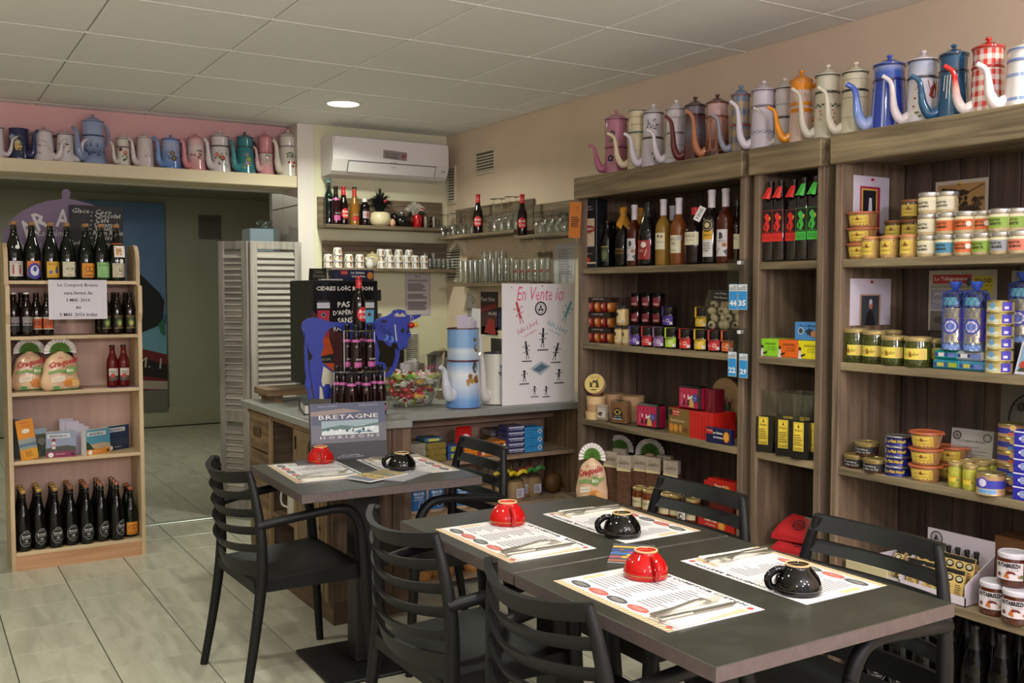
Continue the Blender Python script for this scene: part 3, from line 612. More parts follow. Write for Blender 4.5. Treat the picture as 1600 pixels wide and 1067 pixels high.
obj('stand', M().box((p0[0]+p1[0])/2-.03, (p0[0]+p1[0])/2+.03, .012, .03, 0, 1.45), mat('#1c1a18', .6), bd)
dr = []
for s, px, py, wp in (('Glace', 126, 329, 24), ('- Coco', 158, 331, 30), ('- Chocolat', 165, 337, 44), ('- Café', 156, 344, 27), ('- Caramel', 162, 351, 40), ('- Vanille', 160, 357, 36), ('- Rhum Raisin', 166, 364, 48), ('- Fraise', 159, 371, 32), ('Sorbet', 122, 379, 22), ('- Pomme', 158, 381, 30), ('- Citron', 158, 388, 30)):
    q = g(px, py); dr.append(('t', s, q[0], q[1], wp*.0037, '#c9c6c0', .026, {'shear': .25}))
decal('chalk_writing', bd, dr)
# small vent on the far wall
q = on_y(328, 355, 10.88); v = thing('air_vent', 'grey square louvred vent high on the far wall of the rear room', 'vent', (q.x, 10.898, q.z))
obj('frame', M().box(-.12, .12, -.012, 0, -.13, .13, c=.003), mat('#6d6b62', .6), v)
for k in range(8): obj('slat', M().box(-.105, .105, -.02, -.012, -.115+.029*k, -.115+.029*k+.016), mat('#5f5d56', .6), v)
# ================================================================ louvred folding screen
SW = wood('#8d8880', '#b9b2aa', 'z', .7, .8); SWX = wood('#8d8880', '#b9b2aa', 'x', .7, .8)
sc_ = thing('louvred_screen', 'grey weathered louvred folding screen beside the doorway', 'folding screen', (0, 0, 0))
def screen_panel(p0, p1, z0, z1, nm):
    d = Vector((p1[0]-p0[0], p1[1]-p0[1], 0)); L_ = d.length; an = math.atan2(d.y, d.x)
    o = obj(nm, M().box(0, .045, -.014, .014, z0, z1, c=.002).box(L_-.045, L_, -.014, .014, z0, z1, c=.002).box(.045, L_-.045, -.012, .012, z1-.05, z1, c=.002).box(.045, L_-.045, -.012, .012, z0, z0+.1, c=.002).box(.045, L_-.045, -.012, .012, .62, .69, c=.002), SW, sc_, (p0[0], p0[1], 0), an)
    sl = lambda: M().add([(.045, -.016, -.021), (L_-.045, -.016, -.021), (L_-.045, .008, .022), (.045, .008, .022), (.045, -.010, -.025), (L_-.045, -.010, -.025), (L_-.045, .014, .018), (.045, .014, .018)], [(0, 1, 2, 3), (7, 6, 5, 4), (0, 4, 5, 1), (3, 2, 6, 7), (0, 3, 7, 4), (1, 5, 6, 2)])
    me = shared(('slat', round(L_, 3)), sl, [SWX]); z = z0+.13
    while z < z1-.06:
        if not .6 < z < .71: obj('slat', me, SWX, o, (0, 0, z))
        z += .037
    return o
screen_panel((1.70, 6.30), (1.83, 6.12), .03, 1.76, 'screen_panel'); screen_panel((1.838, 6.118), (2.165, 6.10), .03, 1.76, 'screen_panel')
# parcel on a cupboard beyond the pillar
q = on_y(425, 362, 6.6); t = thing('refrigerator', 'pale blue-grey cabinet top showing above the louvred screen', 'cabinet', (1.98, 6.52, 0))
obj('body', M().box(-.04, .15, -.08, .1, 0, 1.86, c=.006), mat('#8ea3ad', .4), t); obj('edge_strip', M().box(.12, .155, -.086, -.08, 1.0, 1.862), mat('#5b625f', .4), t)
t = thing('cellophane_bundle', 'crumpled clear cellophane lying on top of the grey cabinet', 'wrapping', (2.06, 6.50, 1.86))
b = M()
for k in range(9):
    an = random.random()*6; pts = [(.04*math.cos(an+s*1.1)*(1+.3*random.random()), .03*math.sin(an+s*1.1), .01+.05*random.random()) for s in range(6)]; b.tube(pts, [.004, .012, .006, .013, .005, .003], 6)
obj('film', b, glass((.95, 1, .97), .9, .1, 2.2), t, smooth=60)
# ================================================================ enamel coffee pots
def spline(pts, n=4):
    P = [Vector(p) for p in pts]; P = [P[0]*2-P[1]]+P+[P[-1]*2-P[-2]]; out = []
    for i in range(1, len(P)-2):
        for k in range(n):
            t = k/n; a, b, c, d = P[i-1:i+3]
            out.append(.5*((2*b)+(c-a)*t+(2*a-5*b+4*c-d)*t*t+(3*b-a-3*c+d)*t**3))
    out.append(P[-2]); return out
def lerp(a, b, t): return a+(b-a)*t
def rint(rs, n):
    out = []
    for a, b in zip(rs, rs[1:]): out += [lerp(a, b, k/n) for k in range(n)]
    return out+[rs[-1]]
POTC = 0
def coffee_pot(label, loc, rz, H, Rb, body, trim, spout, rt=.82, split=.55, lid=True, lidc=None, upper=None, deco=None, handle=True, flip=False, group=None, base=None, tip=.62, reach=1.0, knob=None, belly=0, bands=(), hc=None, face=None):
    """two-tier cafetiere: local -x is the spout side, deco(surf) gives painted decoration facing local -y"""
    t = thing('coffee_pot', label, 'coffee pot', loc, rz, group)
    Rt = Rb*rt; hb = H*(.84 if lid else .97)
    def rad(z):
        u = max(0, min(1, z/hb)); r = lerp(Rb, Rt, min(1, u/(split or 1))) if split else lerp(Rb, Rt, u)
        if belly: r = Rb*(rt+(1-rt)*math.cos(min(1, u/.55)*PI/2)**.6) if u < .55 else Rt
        return r
    pr = [(0, .002), (Rb*.96, 0), (Rb*1.0, .004, 1)]
    zs = [i/14*hb for i in range(1, 15)]
    for z in zs:
        if split and abs(z/hb-split) < .04:
            zz = split*hb; r = rad(zz); pr += [(r, zz-.006, 0), (r+.003, zz-.004, 1), (r+.003, zz+.002, 1), (r-.001, zz+.004, 1)]
        elif not (split and abs(z/hb-split) < .05): pr.append((rad(z)-(.001 if split and z/hb > split else 0), z, 2 if (split and z/hb > split) else 0))
    pr += [(Rt+.003, hb-.001, 1), (Rt+.003, hb+.003, 1), (Rt-.002, hb+.004, 1)]
    if not lid: pr += [(Rt-.004, hb-.03, 1), (0, hb-.035, 1)]
    else: pr += [(0, hb+.004, 1)]
    B = body if not isinstance(body, str) else enamel(body); U = upper if upper is not None else B; U = U if not isinstance(U, str) else enamel(U)
    T_ = enamel(trim)
    obj('body', M().lathe(pr, 28), [B, T_, U], t, smooth=40)
    for (u, c, w) in bands:
        z = u*hb; obj('painted_band', M().lathe([(rad(z)+.0006, z-w/2), (rad(z+w)+.0006, z+w/2)], 28), enamel(c), t, smooth=60)
    if lid:
        L_ = lidc or U; L_ = enamel(L_) if isinstance(L_, str) else L_; hl = H-hb
        lo = obj('lid', M().lathe([(Rt+.0035, .004), (Rt+.004, .007), (Rt*.96, .010), (Rt*.8, hl*.30), (Rt*.45, hl*.55), (Rt*.16, hl*.62), (0, hl*.63)], 24), L_, t, (0, 0, hb), smooth=50)
        obj('knob', M().lathe([(.004, hl*.55), (.0045, hl*.72), (.009, hl*.78), (.0105, hl*.88), (.008, hl*.97), (0, hl)], 12), knob and enamel(knob) or L_, lo, smooth=60)
    S = spout if not isinstance(spout, str) else enamel(spout)
    q = reach; zb = .17*hb; pts = [(-rad(zb)+.012, 0, zb+.01), (-rad(zb)-.018*q, 0, zb-.004), (-rad(zb)-.038*q, 0, zb+.03*H/.25), (-rad(zb)-.044*q, 0, lerp(zb, tip*H, .55)), (-rad(zb)-.052*q, 0, lerp(zb, tip*H, .85)), (-rad(zb)-.078*q, 0, tip*H)]
    k = Rb/.06; obj('spout', M().tube(spline(pts, 4), rint([.021*k, .0195*k, .016*k, .0115*k, .0092*k, .0085*k], 4), 12), S, t, smooth=60)
    if handle:
        pts = [(Rt*.95, 0, hb*.93), (Rt+.03, 0, hb*.97), (Rt+.056, 0, hb*.83), (Rt+.05, 0, hb*.62), (rad(hb*.42)+.02, 0, hb*.46), (rad(hb*.4)-.004, 0, hb*.42)]
        obj('handle', M().tube(spline(pts, 4), .0055, 8, flat=1.5), enamel(hc or trim), t, smooth=60)
    if deco: decal('painted_motif', t, deco, surf=rad, rz=face if face is not None else 0, eps=.0005)
    return t
def flower(x, z, r, c, cc='#e0c24a', n=5):
    d = [('e', x+r*.62*math.cos(2*PI*i/n+.3), z+r*.62*math.sin(2*PI*i/n+.3), r*.42, r*.42, c) for i in range(n)]
    return d+[('e', x, z, r*.3, r*.3, cc)]
def spray(x, z, w, h, cols, n=14, r=.005, seed=1):
    rn = random.Random(seed); return [('e', x+(rn.random()-.5)*w, z+(rn.random()-.5)*h, r*(.5+rn.random()), r*(.5+rn.random()*.8), rn.choice(cols)) for _ in range(n)]
LV = ['#3f6a3c', '#56804a', '#2f4f33']
WH = '#d9d2d4'; WHW = '#dcd6c8'
BW = ramp_z([(0, '#5d86bd'), (.28, '#8fb0d8'), (.45, '#dcdde6'), (.65, '#c9d2e6'), (.95, '#5d86bd')])
pk = ramp_z([(0, '#d48a90'), (.2, '#d9a4a6'), (.45, '#e2d4d2'), (.7, '#dc9c9f'), (1, '#d78088')])
yb = 6.275; zb_ = 2.188
def bp(label, x0, x1, ky, **k):
    m = (x0+x1)/2; c = on_y(m, 262, yb); d = (c-CAM).dot(FW); Rb = min((x1-x0)/2*d/F, .083); H = on_y(m, ky, yb).z-zb_
    return coffee_pot(label+', on the beam over the doorway', (c.x, yb, zb_), PI-.6 if k.get('flip') else .6, H, Rb, face=(PI+.35 if k.get('flip') else -.85), group='enamel coffee pots on the beam', **k)
bp('white enamel coffee pot at the far left end', -14, 8, 192, body=WH, trim='#4a4248', spout=WH, flip=True, rt=.8, split=None)
bp('lidless navy blue enamel pot with yellow flowers', 15, 46, 201, body='#1c2250', trim='#23284f', spout='#23285c', flip=True, lid=False, split=None, rt=.9, tip=.95, reach=.75, handle=False, deco=flower(-.03, .125, .02, '#7f9ab4', '#8fae88')+flower(.0, .095, .018, '#b9b48a', '#d2c68a')+flower(.005, .07, .02, '#c9a05a', '#d8c070')+spray(.0, .085, .05, .1, LV, 12, .005))
bp('white enamel pot with a faint rose sprig', 53, 86, 198, body=WH, trim='#9d8f96', spout=WH, flip=True, split=None, rt=.72, tip=.62, deco=spray(0, .08, .07, .08, ['#a98a8e', '#8f8f86', '#c3a0a2'], 26, .004, 3), lidc='#b9a6aa')
bp('white enamel pot with a small blue and red bouquet', 88, 118, 203, body=WH, trim='#5a4a50', spout=WH, flip=True, split=None, rt=.76, tip=.72, deco=spray(0, .08, .065, .06, ['#2f3a66', '#b4553c', '#37583a', '#3c4a80'], 22, .005, 4), lidc='#cbbfc2')
bp('tallest blue-grey enamel pot with a painted windmill shore', 127, 166, 179, body=ramp_z([(0, '#8fa2c6'), (.25, '#5f7299'), (.45, '#9aa8c8'), (1, '#8c9cc4')]), trim='#55668c', spout='#7f8fb4', rt=.80, split=.68, tip=.68, hc='#8c9cc4', deco=[('p', [(-.05, .08), (-.03, .11), (-.012, .105), (-.005, .125), (0, .105), (.02, .09), (.05, .085), (.05, .07), (-.05, .068)], '#39466a'), ('l', [(-.03, .135), (.02, .115)], .003, '#2f3a58'), ('l', [(-.015, .112), (.005, .142)], .003, '#2f3a58'), ('p', [(.022, .10), (.034, .10), (.03, .125)], '#39466a')]+spray(0, .06, .09, .03, ['#39466a', '#4a5a80'], 16, .007, 5))
bp('small white enamel pot with a pink carnation', 182, 204, 210, body=WHW, trim='#7c7276', spout=WHW, rt=.82, split=.72, tip=.72, reach=.8, deco=flower(-.012, .10, .012, '#7a2b3a', '#7a2b3a')+flower(.014, .08, .014, '#d77f74', '#e0a090')+spray(.01, .055, .03, .05, LV, 14, .004, 6))
bp('plain pinkish-white enamel pot with a thin sprig', 213, 241, 208, body='#d8ccca', trim='#a88f90', spout='#dccfce', rt=.8, split=None, tip=.78, deco=spray(.02, .075, .04, .03, ['#9a7f7c', '#b08f8a'], 12, .003, 7))
bp('sky blue enamel pot with brown pansies', 251, 283, 211, body=ramp_z([(0, '#3f78c4'), (.2, '#7f9cd0'), (.5, '#a9b4d4'), (.8, '#4f80c8'), (1, '#3f78c4')]), trim='#3c5a94', spout='#6a8fc8', rt=.8, split=None, tip=.86, deco=flower(.012, .095, .016, '#6b5a3c', '#c3a24c')+flower(.022, .065, .018, '#57503a', '#c9a850')+spray(-.01, .08, .06, .05, ['#5a6a54', '#46503c'], 12, .004, 8))
bp('shaded pink enamel pot with small red flowers', 291, 322, 208, body=pk, trim='#c07a80', spout='#d78c92', rt=.74, split=None, tip=.8, hc='#e0a8aa', deco=spray(-.02, .10, .04, .02, ['#8a3a3a', '#6f7a54'], 8, .004, 9)+spray(.022, .095, .03, .06, ['#a5403c', '#5f7a54', '#7a8a5c'], 16, .005, 10))
bp('large white enamel pot with a bouquet of orange roses', 327, 361, 204, body=WH, trim='#5d5658', spout=WH, rt=.78, split=.74, tip=.74, deco=flower(-.016, .105, .018, '#dc8f78', '#c46a58')+flower(.016, .088, .016, '#b8453a', '#d9a24a')+spray(0, .085, .085, .10, LV+['#4f7f74'], 26, .005, 11))
bp('teal enamel pot with yellow and pink flowers', 366, 400, 206, body='#2f7f88', trim='#2a4f58', spout='#3a8c94', rt=.72, split=.76, tip=.72, lidc='#2c5f66', deco=flower(.01, .12, .014, '#7a6fae', '#d8c94a')+flower(.022, .09, .013, '#c9c24a', '#8a7a2c')+flower(.012, .065, .014, '#b98fbc', '#d2bcd0')+spray(.012, .08, .05, .09, ['#9fb04a', '#c9c24a', '#3f6a3c'], 20, .004, 12))
bp('pink and white banded enamel pot with climbing leaves', 402, 428, 205, body=pk, trim='#b8646e', spout='#e0b4b2', rt=.84, split=.6, tip=.6, reach=.8, upper='#d58f96', deco=spray(.014, .10, .028, .12, ['#6f8a54', '#8a9a64', '#a8907a'], 22, .004, 13))
bp('white enamel pot with red cherries, right end', 432, 469, 203, body=WHW, trim='#8f8788', spout=WHW, rt=.74, split=.76, tip=.72, hc=WHW, deco=spray(.02, .135, .075, .035, LV+['#2c2a24'], 26, .005, 14)+[('e', .0, .088, .008, .008, '#b02a22'), ('e', .03, .088, .008, .008, '#b02a22'), ('e', .024, .064, .008, .008, '#b02a22'), ('l', [(0, .095), (.01, .12)], .0015, '#3f4f2c'), ('l', [(.03, .095), (.026, .12)], .0015, '#3f4f2c')])
# pots along the top of the right-hand shelves
xq, zq = 2.885, 1.985
def rp(label, x0, x1, ky, dx=0, **k):
    X_ = xq+dx; m = (x0+x1)/2; c = on_x(m, 200, X_); d = (c-CAM).dot(FW); Rb = (x1-x0)/2*d/F; H = on_x(m, ky, X_).z-zq
    return coffee_pot(label+', atop the right-hand shelves', (X_, c.y, zq), -PI/4, H, Rb, group='enamel coffee pots on the right shelves', **k)
rp('dusty pink enamel pot with blue pansies', 945, 981, 172, body='#b57488', trim='#7a3f50', spout='#a8607a', rt=.98, split=.52, tip=.5, deco=flower(-.012, .20, .014, '#26235c', '#d9b84a')+flower(-.02, .085, .016, '#26235c', '#d9b84a')+flower(.022, .085, .014, '#26235c', '#d9b84a')+spray(-.016, .17, .02, .03, LV, 6, .005, 20), handle=False)
rp('lidless cream enamel pot with gold bands', 980, 1014, 172, body='#d8cbaa', trim='#4f6a5c', spout='#dcc9a8', lid=False, rt=.88, split=.66, tip=.66, reach=1.2, bands=((.78, '#b9902f', .003), (.9, '#b9902f', .003), (.36, '#8f8468', .0015)), handle=False)
rp('pear-shaped white enamel pot with grey flowers', 1002, 1039, 162, body='#cdc6cc', trim='#3f3439', spout='#d3cbd4', rt=.86, belly=1, split=.58, tip=.58, deco=spray(.0, .205, .05, .04, ['#57504f', '#6a6462'], 14, .004, 21)+spray(.015, .06, .05, .03, ['#57504f', '#6a6462'], 10, .005, 22), handle=False)
rp('tall plain white enamel pot with fine grey lines', 1038, 1074, 156, body='#d0c8cc', trim='#8a8084', spout='#d6cfd4', rt=.84, split=.60, tip=.58, bands=((.86, '#6a6266', .0015), (.38, '#6a6266', .0015), (.16, '#6a6266', .0015)), handle=False)
rp('dark maroon and grey enamel pot', 1067, 1105, 151, body=ramp_z([(0, '#5a1c1e'), (.2, '#5f2a2e'), (.45, '#6a6a78'), (.68, '#5c2c2e'), (.9, '#4a1c1c')]), trim='#2f1616', spout='#5f2422', rt=.84, split=.86, upper='#6d6472', lidc='#4a2a2c', tip=.74, handle=False)
def arches(z0, z1, n, w, c):
    d = []
    for i in range(n):
        x = (i-(n-1)/2)*w; d += [('l', [(x-w*.42, z0), (x-w*.42, z1-.012), (x-w*.25, z1), (x+w*.25, z1), (x+w*.42, z1-.012), (x+w*.42, z0), (x+w*.2, z0-.01), (x-w*.2, z0-.01), (x-w*.42, z0)], .006, c), ('l', [(x-w*.42, (z0*2+z1)/3), (x+w*.42, (z0*2+z1)/3)], .004, c)]
    return d
rp('brown and pink enamel pot with arched panels', 1101, 1140, 147, body=ramp_z([(0, '#4a2420'), (.25, '#5f302a'), (.5, '#b48d8c'), (.8, '#c7a6a2'), (1, '#b58a84')]), trim='#8a4a3a', spout='#b0704e', rt=.86, split=.78, tip=.78, deco=arches(.05, .17, 4, .028, '#a56a4c'), handle=False)
rp('blue and yellow plaid enamel pot', 1141, 1173, 133, body=stripes('#b39a6e', '#5f7698', 9, .5, .055), trim='#9a4a34', spout='#8d93a4', rt=.9, split=.53, tip=.62, lidc='#66779c', handle=False)
rp('wide lilac-white enamel pot with a wavy blue line', 1172, 1213, 126, body='#cdc5d0', trim='#7a7280', spout='#d5cdd6', rt=.86, split=.76, tip=.74, deco=[('l', [(-.06+.012*i, .085+(.004 if i % 2 else -.004)) for i in range(11)], .0018, '#4a5a84'), ('l', [(-.06+.012*i, .079+(.004 if i % 2 == 0 else -.004)) for i in range(11)], .0018, '#4a5a84')], handle=False)
rp('narrow white enamel pot half hidden behind the orange one', 1209, 1242, 122, dx=.03, body='#c9c2c2', trim='#4f4648', spout='#cfc8c6', rt=.88, split=.55, tip=.62, bands=((.3, '#4f4648', .0015), (.75, '#4f4648', .0015)), handle=False)
rp('orange enamel pot with fine white stripes', 1232, 1270, 110, body=stripes('#c79a80', '#e0d2c8', 40, .5), upper=stripes('#c79a80', '#e0d2c8', 40, .5), trim='#e08a14', spout='#e69214', lidc='#d98414', hc='#d98414', rt=.88, split=.58, tip=.55, bands=((.93, '#e08a14', .03), (.66, '#e08a14', .012), (.55, '#e08a14', .012), (.03, '#e6a01c', .012)))
rp('cream enamel pot with a green checker band and red squares', 1271, 1313, 101, body='#cfcbb6', trim='#4a5048', spout='#cfcab8', rt=.86, split=.76, tip=.72, deco=[('r', -.055+.011*i, .128+(.006 if i % 2 else 0), -.046+.011*i, .134+(.006 if i % 2 else 0), '#2f3f2c') for i in range(11)]+[('r', x, z, x+.006, z+.006, '#c8562c') for x, z in ((.014, .112), (.018, .10), (.014, .085), (.02, .07), (-.03, .11), (-.026, .098), (-.03, .08))], handle=False)
rp('plain cream enamel pot with thin dark rings', 1313, 1358, 97, body='#d6cfb4', trim='#34342c', spout='#dad2bc', rt=.84, split=.74, tip=.70, bands=((.62, '#5f5a44', .0015), (.32, '#8a846a', .0012), (.9, '#8a846a', .0012)), handle=False)
rp('royal blue enamel pot with white vertical stripes', 1359, 1417, 86, body=stripes('#2340a8', '#a8b4d8', 9, .18), upper=ramp_z([(.68, '#3f60b8'), (.8, '#b8c0dc'), (.95, '#2f4fb4')]), trim='#1c2a6a', spout=ramp_z([(0, '#b4bedc'), (.2, '#7f97d0'), (.55, '#3a5cb8')]), lidc='#3a58b8', rt=.80, split=.80, tip=.66, handle=False)
rp('pale lilac enamel pot painted with a red lobster', 1417, 1464, 79, body=ramp_z([(0, '#c3cada'), (.15, '#e2dcd8'), (.45, '#d8d4dc'), (.75, '#a4b0cc'), (1, '#94a2c4')]), trim='#4a4650', spout='#e0d4d6', rt=.92, split=.76, tip=.70, lidc='#d4ccd4', deco=[('p', [(.012, .10), (.02, .13), (.03, .14), (.028, .15), (.036, .14), (.042, .12), (.036, .095), (.022, .092)], '#8f2a22'), ('l', [(.02, .11), (.008, .15)], .003, '#8f2a22'), ('l', [(.036, .11), (.044, .15)], .003, '#8f2a22'), ('l', [(-.03, .15), (-.02, .14), (-.03, .12)], .002, '#a5372c')]+spray(0, .045, .05, .02, ['#5f6a3a', '#7a7a44'], 8, .006, 23)+spray(-.02, .085, .03, .05, ['#4a4430', '#a5372c'], 7, .003, 24), handle=False)
rp('petrol blue enamel pot with white dashes', 1462, 1514, 70, body='#1f4f72', trim='#122c40', spout='#1f5478', rt=.80, split=.78, tip=.64, deco=[('l', [(-.034+.009*i, .15), (-.038+.009*i, .15-L_)], .0035, '#c9d2d8') for i, L_ in enumerate((.05, .075, .06, .045, .03))]+[('l', [(.028+.01*i, .152), (.028+.01*i, .152-L_)], .0035, '#c9d2d8') for i, L_ in enumerate((.03, .045, .035))], handle=False)
rp('red and white gingham enamel pot', 1516, 1567, 59, body=stripes('#d9d4ce', '#c3261c', 12, .5, .032), upper=stripes('#d9d4ce', '#c3261c', 12, .5, .032), trim='#a81c18', spout=ramp_z([(.15, '#e2d9d6'), (.3, '#e0b4a8'), (.42, '#cc1f18')]), lidc='#bf2b22', rt=.88, split=.74, tip=.68, handle=False)
rp('white enamel pot with pale blue bands cut by the frame edge', 1568, 1630, 62, body='#d6d2d2', trim='#6f86b8', spout='#ddd4d4', rt=.78, split=.84, tip=.7, bands=((.6, '#7f94c0', .005), (.57, '#7f94c0', .004), (.2, '#7f94c0', .01)), hc='#8a2a2c')
# ================================================================ right-hand shelving
FX, BX = 2.75, 3.085
OAK = ('#61543f', '#958566')
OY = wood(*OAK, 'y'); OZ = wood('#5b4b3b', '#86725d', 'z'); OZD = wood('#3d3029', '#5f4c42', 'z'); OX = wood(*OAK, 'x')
LV_ = [.1, .47, .838, 1.203, 1.558]
def bay(label, y0, y1, gaps=()):
    t = thing('shelving_unit', label, 'shelf unit')
    for ya, yb2 in ((y0, y0+.03), (y1-.03, y1)):
        obj('side_panel', M().box(FX, BX, ya, yb2, 0, 1.90, c=.002), OZ, t)
    obj('apron', M().box(FX-.025, FX+.02, y0-.004, y1+.004, 1.885, 1.984, c=.003), OY, t)
    obj('top_board', M().box(FX+.02, 3.24, y0-.004, y1+.004, 1.90, 1.985), OY, t)
    for z in LV_: obj('shelf', M().box(FX+.004, BX, y0+.03, y1-.03, z-.028, z, c=.002), OY, t)
    n = max(2, round((y1-y0-.06)/.11)); w = (y1-y0-.06)/n
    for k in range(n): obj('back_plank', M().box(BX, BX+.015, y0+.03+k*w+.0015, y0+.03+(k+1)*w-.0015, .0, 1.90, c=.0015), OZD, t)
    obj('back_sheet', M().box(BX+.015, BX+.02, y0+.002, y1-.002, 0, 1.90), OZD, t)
    obj('kick_board', M().box(FX+.03, FX+.045, y0+.03, y1-.03, 0, .072), OY, t)
    return t
B1 = (2.765, 3.866); B2 = (2.385, 2.722); B3 = (1.30, 2.337)
u1 = bay('grey oak shelf unit beside the counter, holding spirits, jams and biscuit boxes', *B1)
obj('shelf', M().box(FX-.105, FX+.004, B1[0]+.2, B1[1]+.04, LV_[1]-.028, LV_[1], c=.002), OY, u1)
bay('narrow grey oak shelf unit between the two wide ones', *B2)
bay('grey oak shelf unit at the right edge, holding jars and tins', *B3)
def sy(px, py, X_): return on_x(px, py, X_).y
def at(px, py, dx, z): X_ = FX+dx; return (X_, sy(px, py, X_), z)
FC = -PI/2+.3
# ---- generic goods
def jar(name, label, loc, R, H, content, lid, draws=None, rz=FC, group=None, cat='jar', lidh=.012, neck=.93, glassy=True, lm=.55):
    t = thing(name, label, cat, loc, rz, group)
    c = content if not isinstance(content, str) else mat(content, .12, 0, .5, var=.18, sc=70)
    z1 = H-lidh
    obj('glass', shared(('jar', R, H, neck), lambda: M().lathe([(0, .003), (R*.9, 0), (R, .006), (R, z1-.014), (R*neck, z1-.004), (R*neck, z1+.002), (0, z1+.002)], 20), [c], 50), c, t)
    obj('lid', shared(('jlid', R, H, neck), lambda: M().lathe([(R*neck+.002, z1-.002), (R*neck+.003, z1), (R*neck+.003, H-.003), (R*neck, H), (R*.8, H+.0003), (R*.78, H-.001), (0, H-.001)], 20), [mat(lid, .3, lm)], 40), mat(lid, .3, lm), t)
    if draws: decal('label', t, draws, R=R)
    return t
def tin(name, label, loc, R, H, side, draws=None, rz=FC, group=None, rim='#c9c1a8'):
    t = thing(name, label, 'tin', loc, rz, group)
    obj('can', shared(('tin', R, H), lambda: M().lathe([(0, .003), (R*.92, .003), (R, 0), (R+.0015, .002), (R, .005, 1), (R, H-.005, 1), (R+.0015, H-.002), (R, H), (R*.93, H-.003), (R*.85, H-.0035), (0, H-.0035)], 24), [mat(rim, .25, .9), mat(side, .3, .2)], 45), [mat(rim, .25, .9), mat(side, .3, .2)], t)
    if draws: decal('label', t, draws, R=R)
    return t
def carton(name, label, loc, rz, w, d, h, col, front=None, side=None, top=None, group=None, cat='box', c=.0015, rot=None):
    """front faces local -y, width along x; side print on local +x face"""
    t = thing(name, label, cat, loc, rz, group, rot)
    obj('carton', M().box(-w/2, w/2, 0, d, 0, h, c=c), col if not isinstance(col, str) else mat(col, .4), t)
    if front: decal('front_print', t, front)
    if side: decal('side_print', t, side, loc=(w/2, d/2, 0), rz=PI/2)
    if top: decal('top_print', t, top, loc=(0, d/2, h), rot=(-PI/2, 0, 0))
    return t
# ---------------------------------------------------------------- first bay, spirits
z = LV_[4]
p = at(920, 400, .035, z)
t = carton('spirit_box', 'tall black whisky carton with a red oval at the left end of the spirits shelf', p, -PI/2+.28, .092, .085, .328, '#1c1d1f', [('r', -.033, .1, .033, .235, '#c9b49a'), ('r', -.033, .1, .033, .104, '#6a7a8a'), ('e', 0, .185, .04, .017, '#8a1d1f'), ('t', 'EDDU', 0, .185, .055, '#e6d8c4', .014, {'bold': .03}), ('t', 'SILVER', 0, .165, .03, '#5a5048'), ('t', 'WHISKY', 0, .29, .04, '#c9c4bc', .007), ('t', 'DE BRETAGNE', 0, .278, .05, '#c9c4bc', .006), ('t', 'Pur Ble Noir', 0, .068, .05, '#b3aea6', .007, {'shear': .3}), ('e', 0, .038, .012, .011, '#b3341f'), ('r', -.046, .02, .046, .028, '#c9b49a')], side=[('r', -.012, .06, .012, .2, '#3a2f2c')])
lcr = '#d6cfb0'
def spl(*a): return list(a)
def cloth(c):
    def ex(t):
        b = M(); n = 18; prof = [(0, .302), (.017, .300), (.021, .288), (.018, .272), (.014, .264), (.022, .250), (.032, .225), (.036, .212)]
        for i, (r, zz) in enumerate(prof):
            for k in range(n):
                w = 1+(.16*math.sin(k*2.1*PI*2/6) if i > 5 else .03*math.sin(k*3)); b.v.append((r*w*math.cos(2*PI*k/n), r*w*math.sin(2*PI*k/n), zz-(.012*(k % 3) if i == 7 else 0)))
        for i in range(len(prof)-1):
            for k in range(n): b.f.append((i*n+k, i*n+(k+1) % n, (i+1)*n+(k+1) % n, (i+1)*n+k)); b.m.append(0)
        obj('cloth_cover', b, mat(c, .85, var=.1), t, smooth=60)
        obj('string', M().lathe([(.0155, .262), (.017, .264), (.0155, .266)], 14), mat('#d8c9a0', .8), t)
    return ex
def tagx(t):
    decal('hang_tag', t, [('r', -.016, -.05, .016, .012, '#d8d4d0'), ('t', 'FINE', 0, -.018, .045, '#2c2826', .014, {'rot': PI/2})], loc=(-.022, -.04, .222), rot=(-.15, .45, 0))
bl = [('r', -.026, .03, .026, .138, '#cfc9cb'), ('t', 'B', 0, .113, .018, '#1c1a1a', .026, {'bold': .05}), ('t', 'BREIZH', 0, .092, .034, '#4a4646'), ('p', [(-.026, .045), (-.01, .062), (.012, .052), (.026, .06), (.026, .03), (-.026, .03)], '#5a6068'), ('e', .014, .076, .009, .009, '#a86a44')]
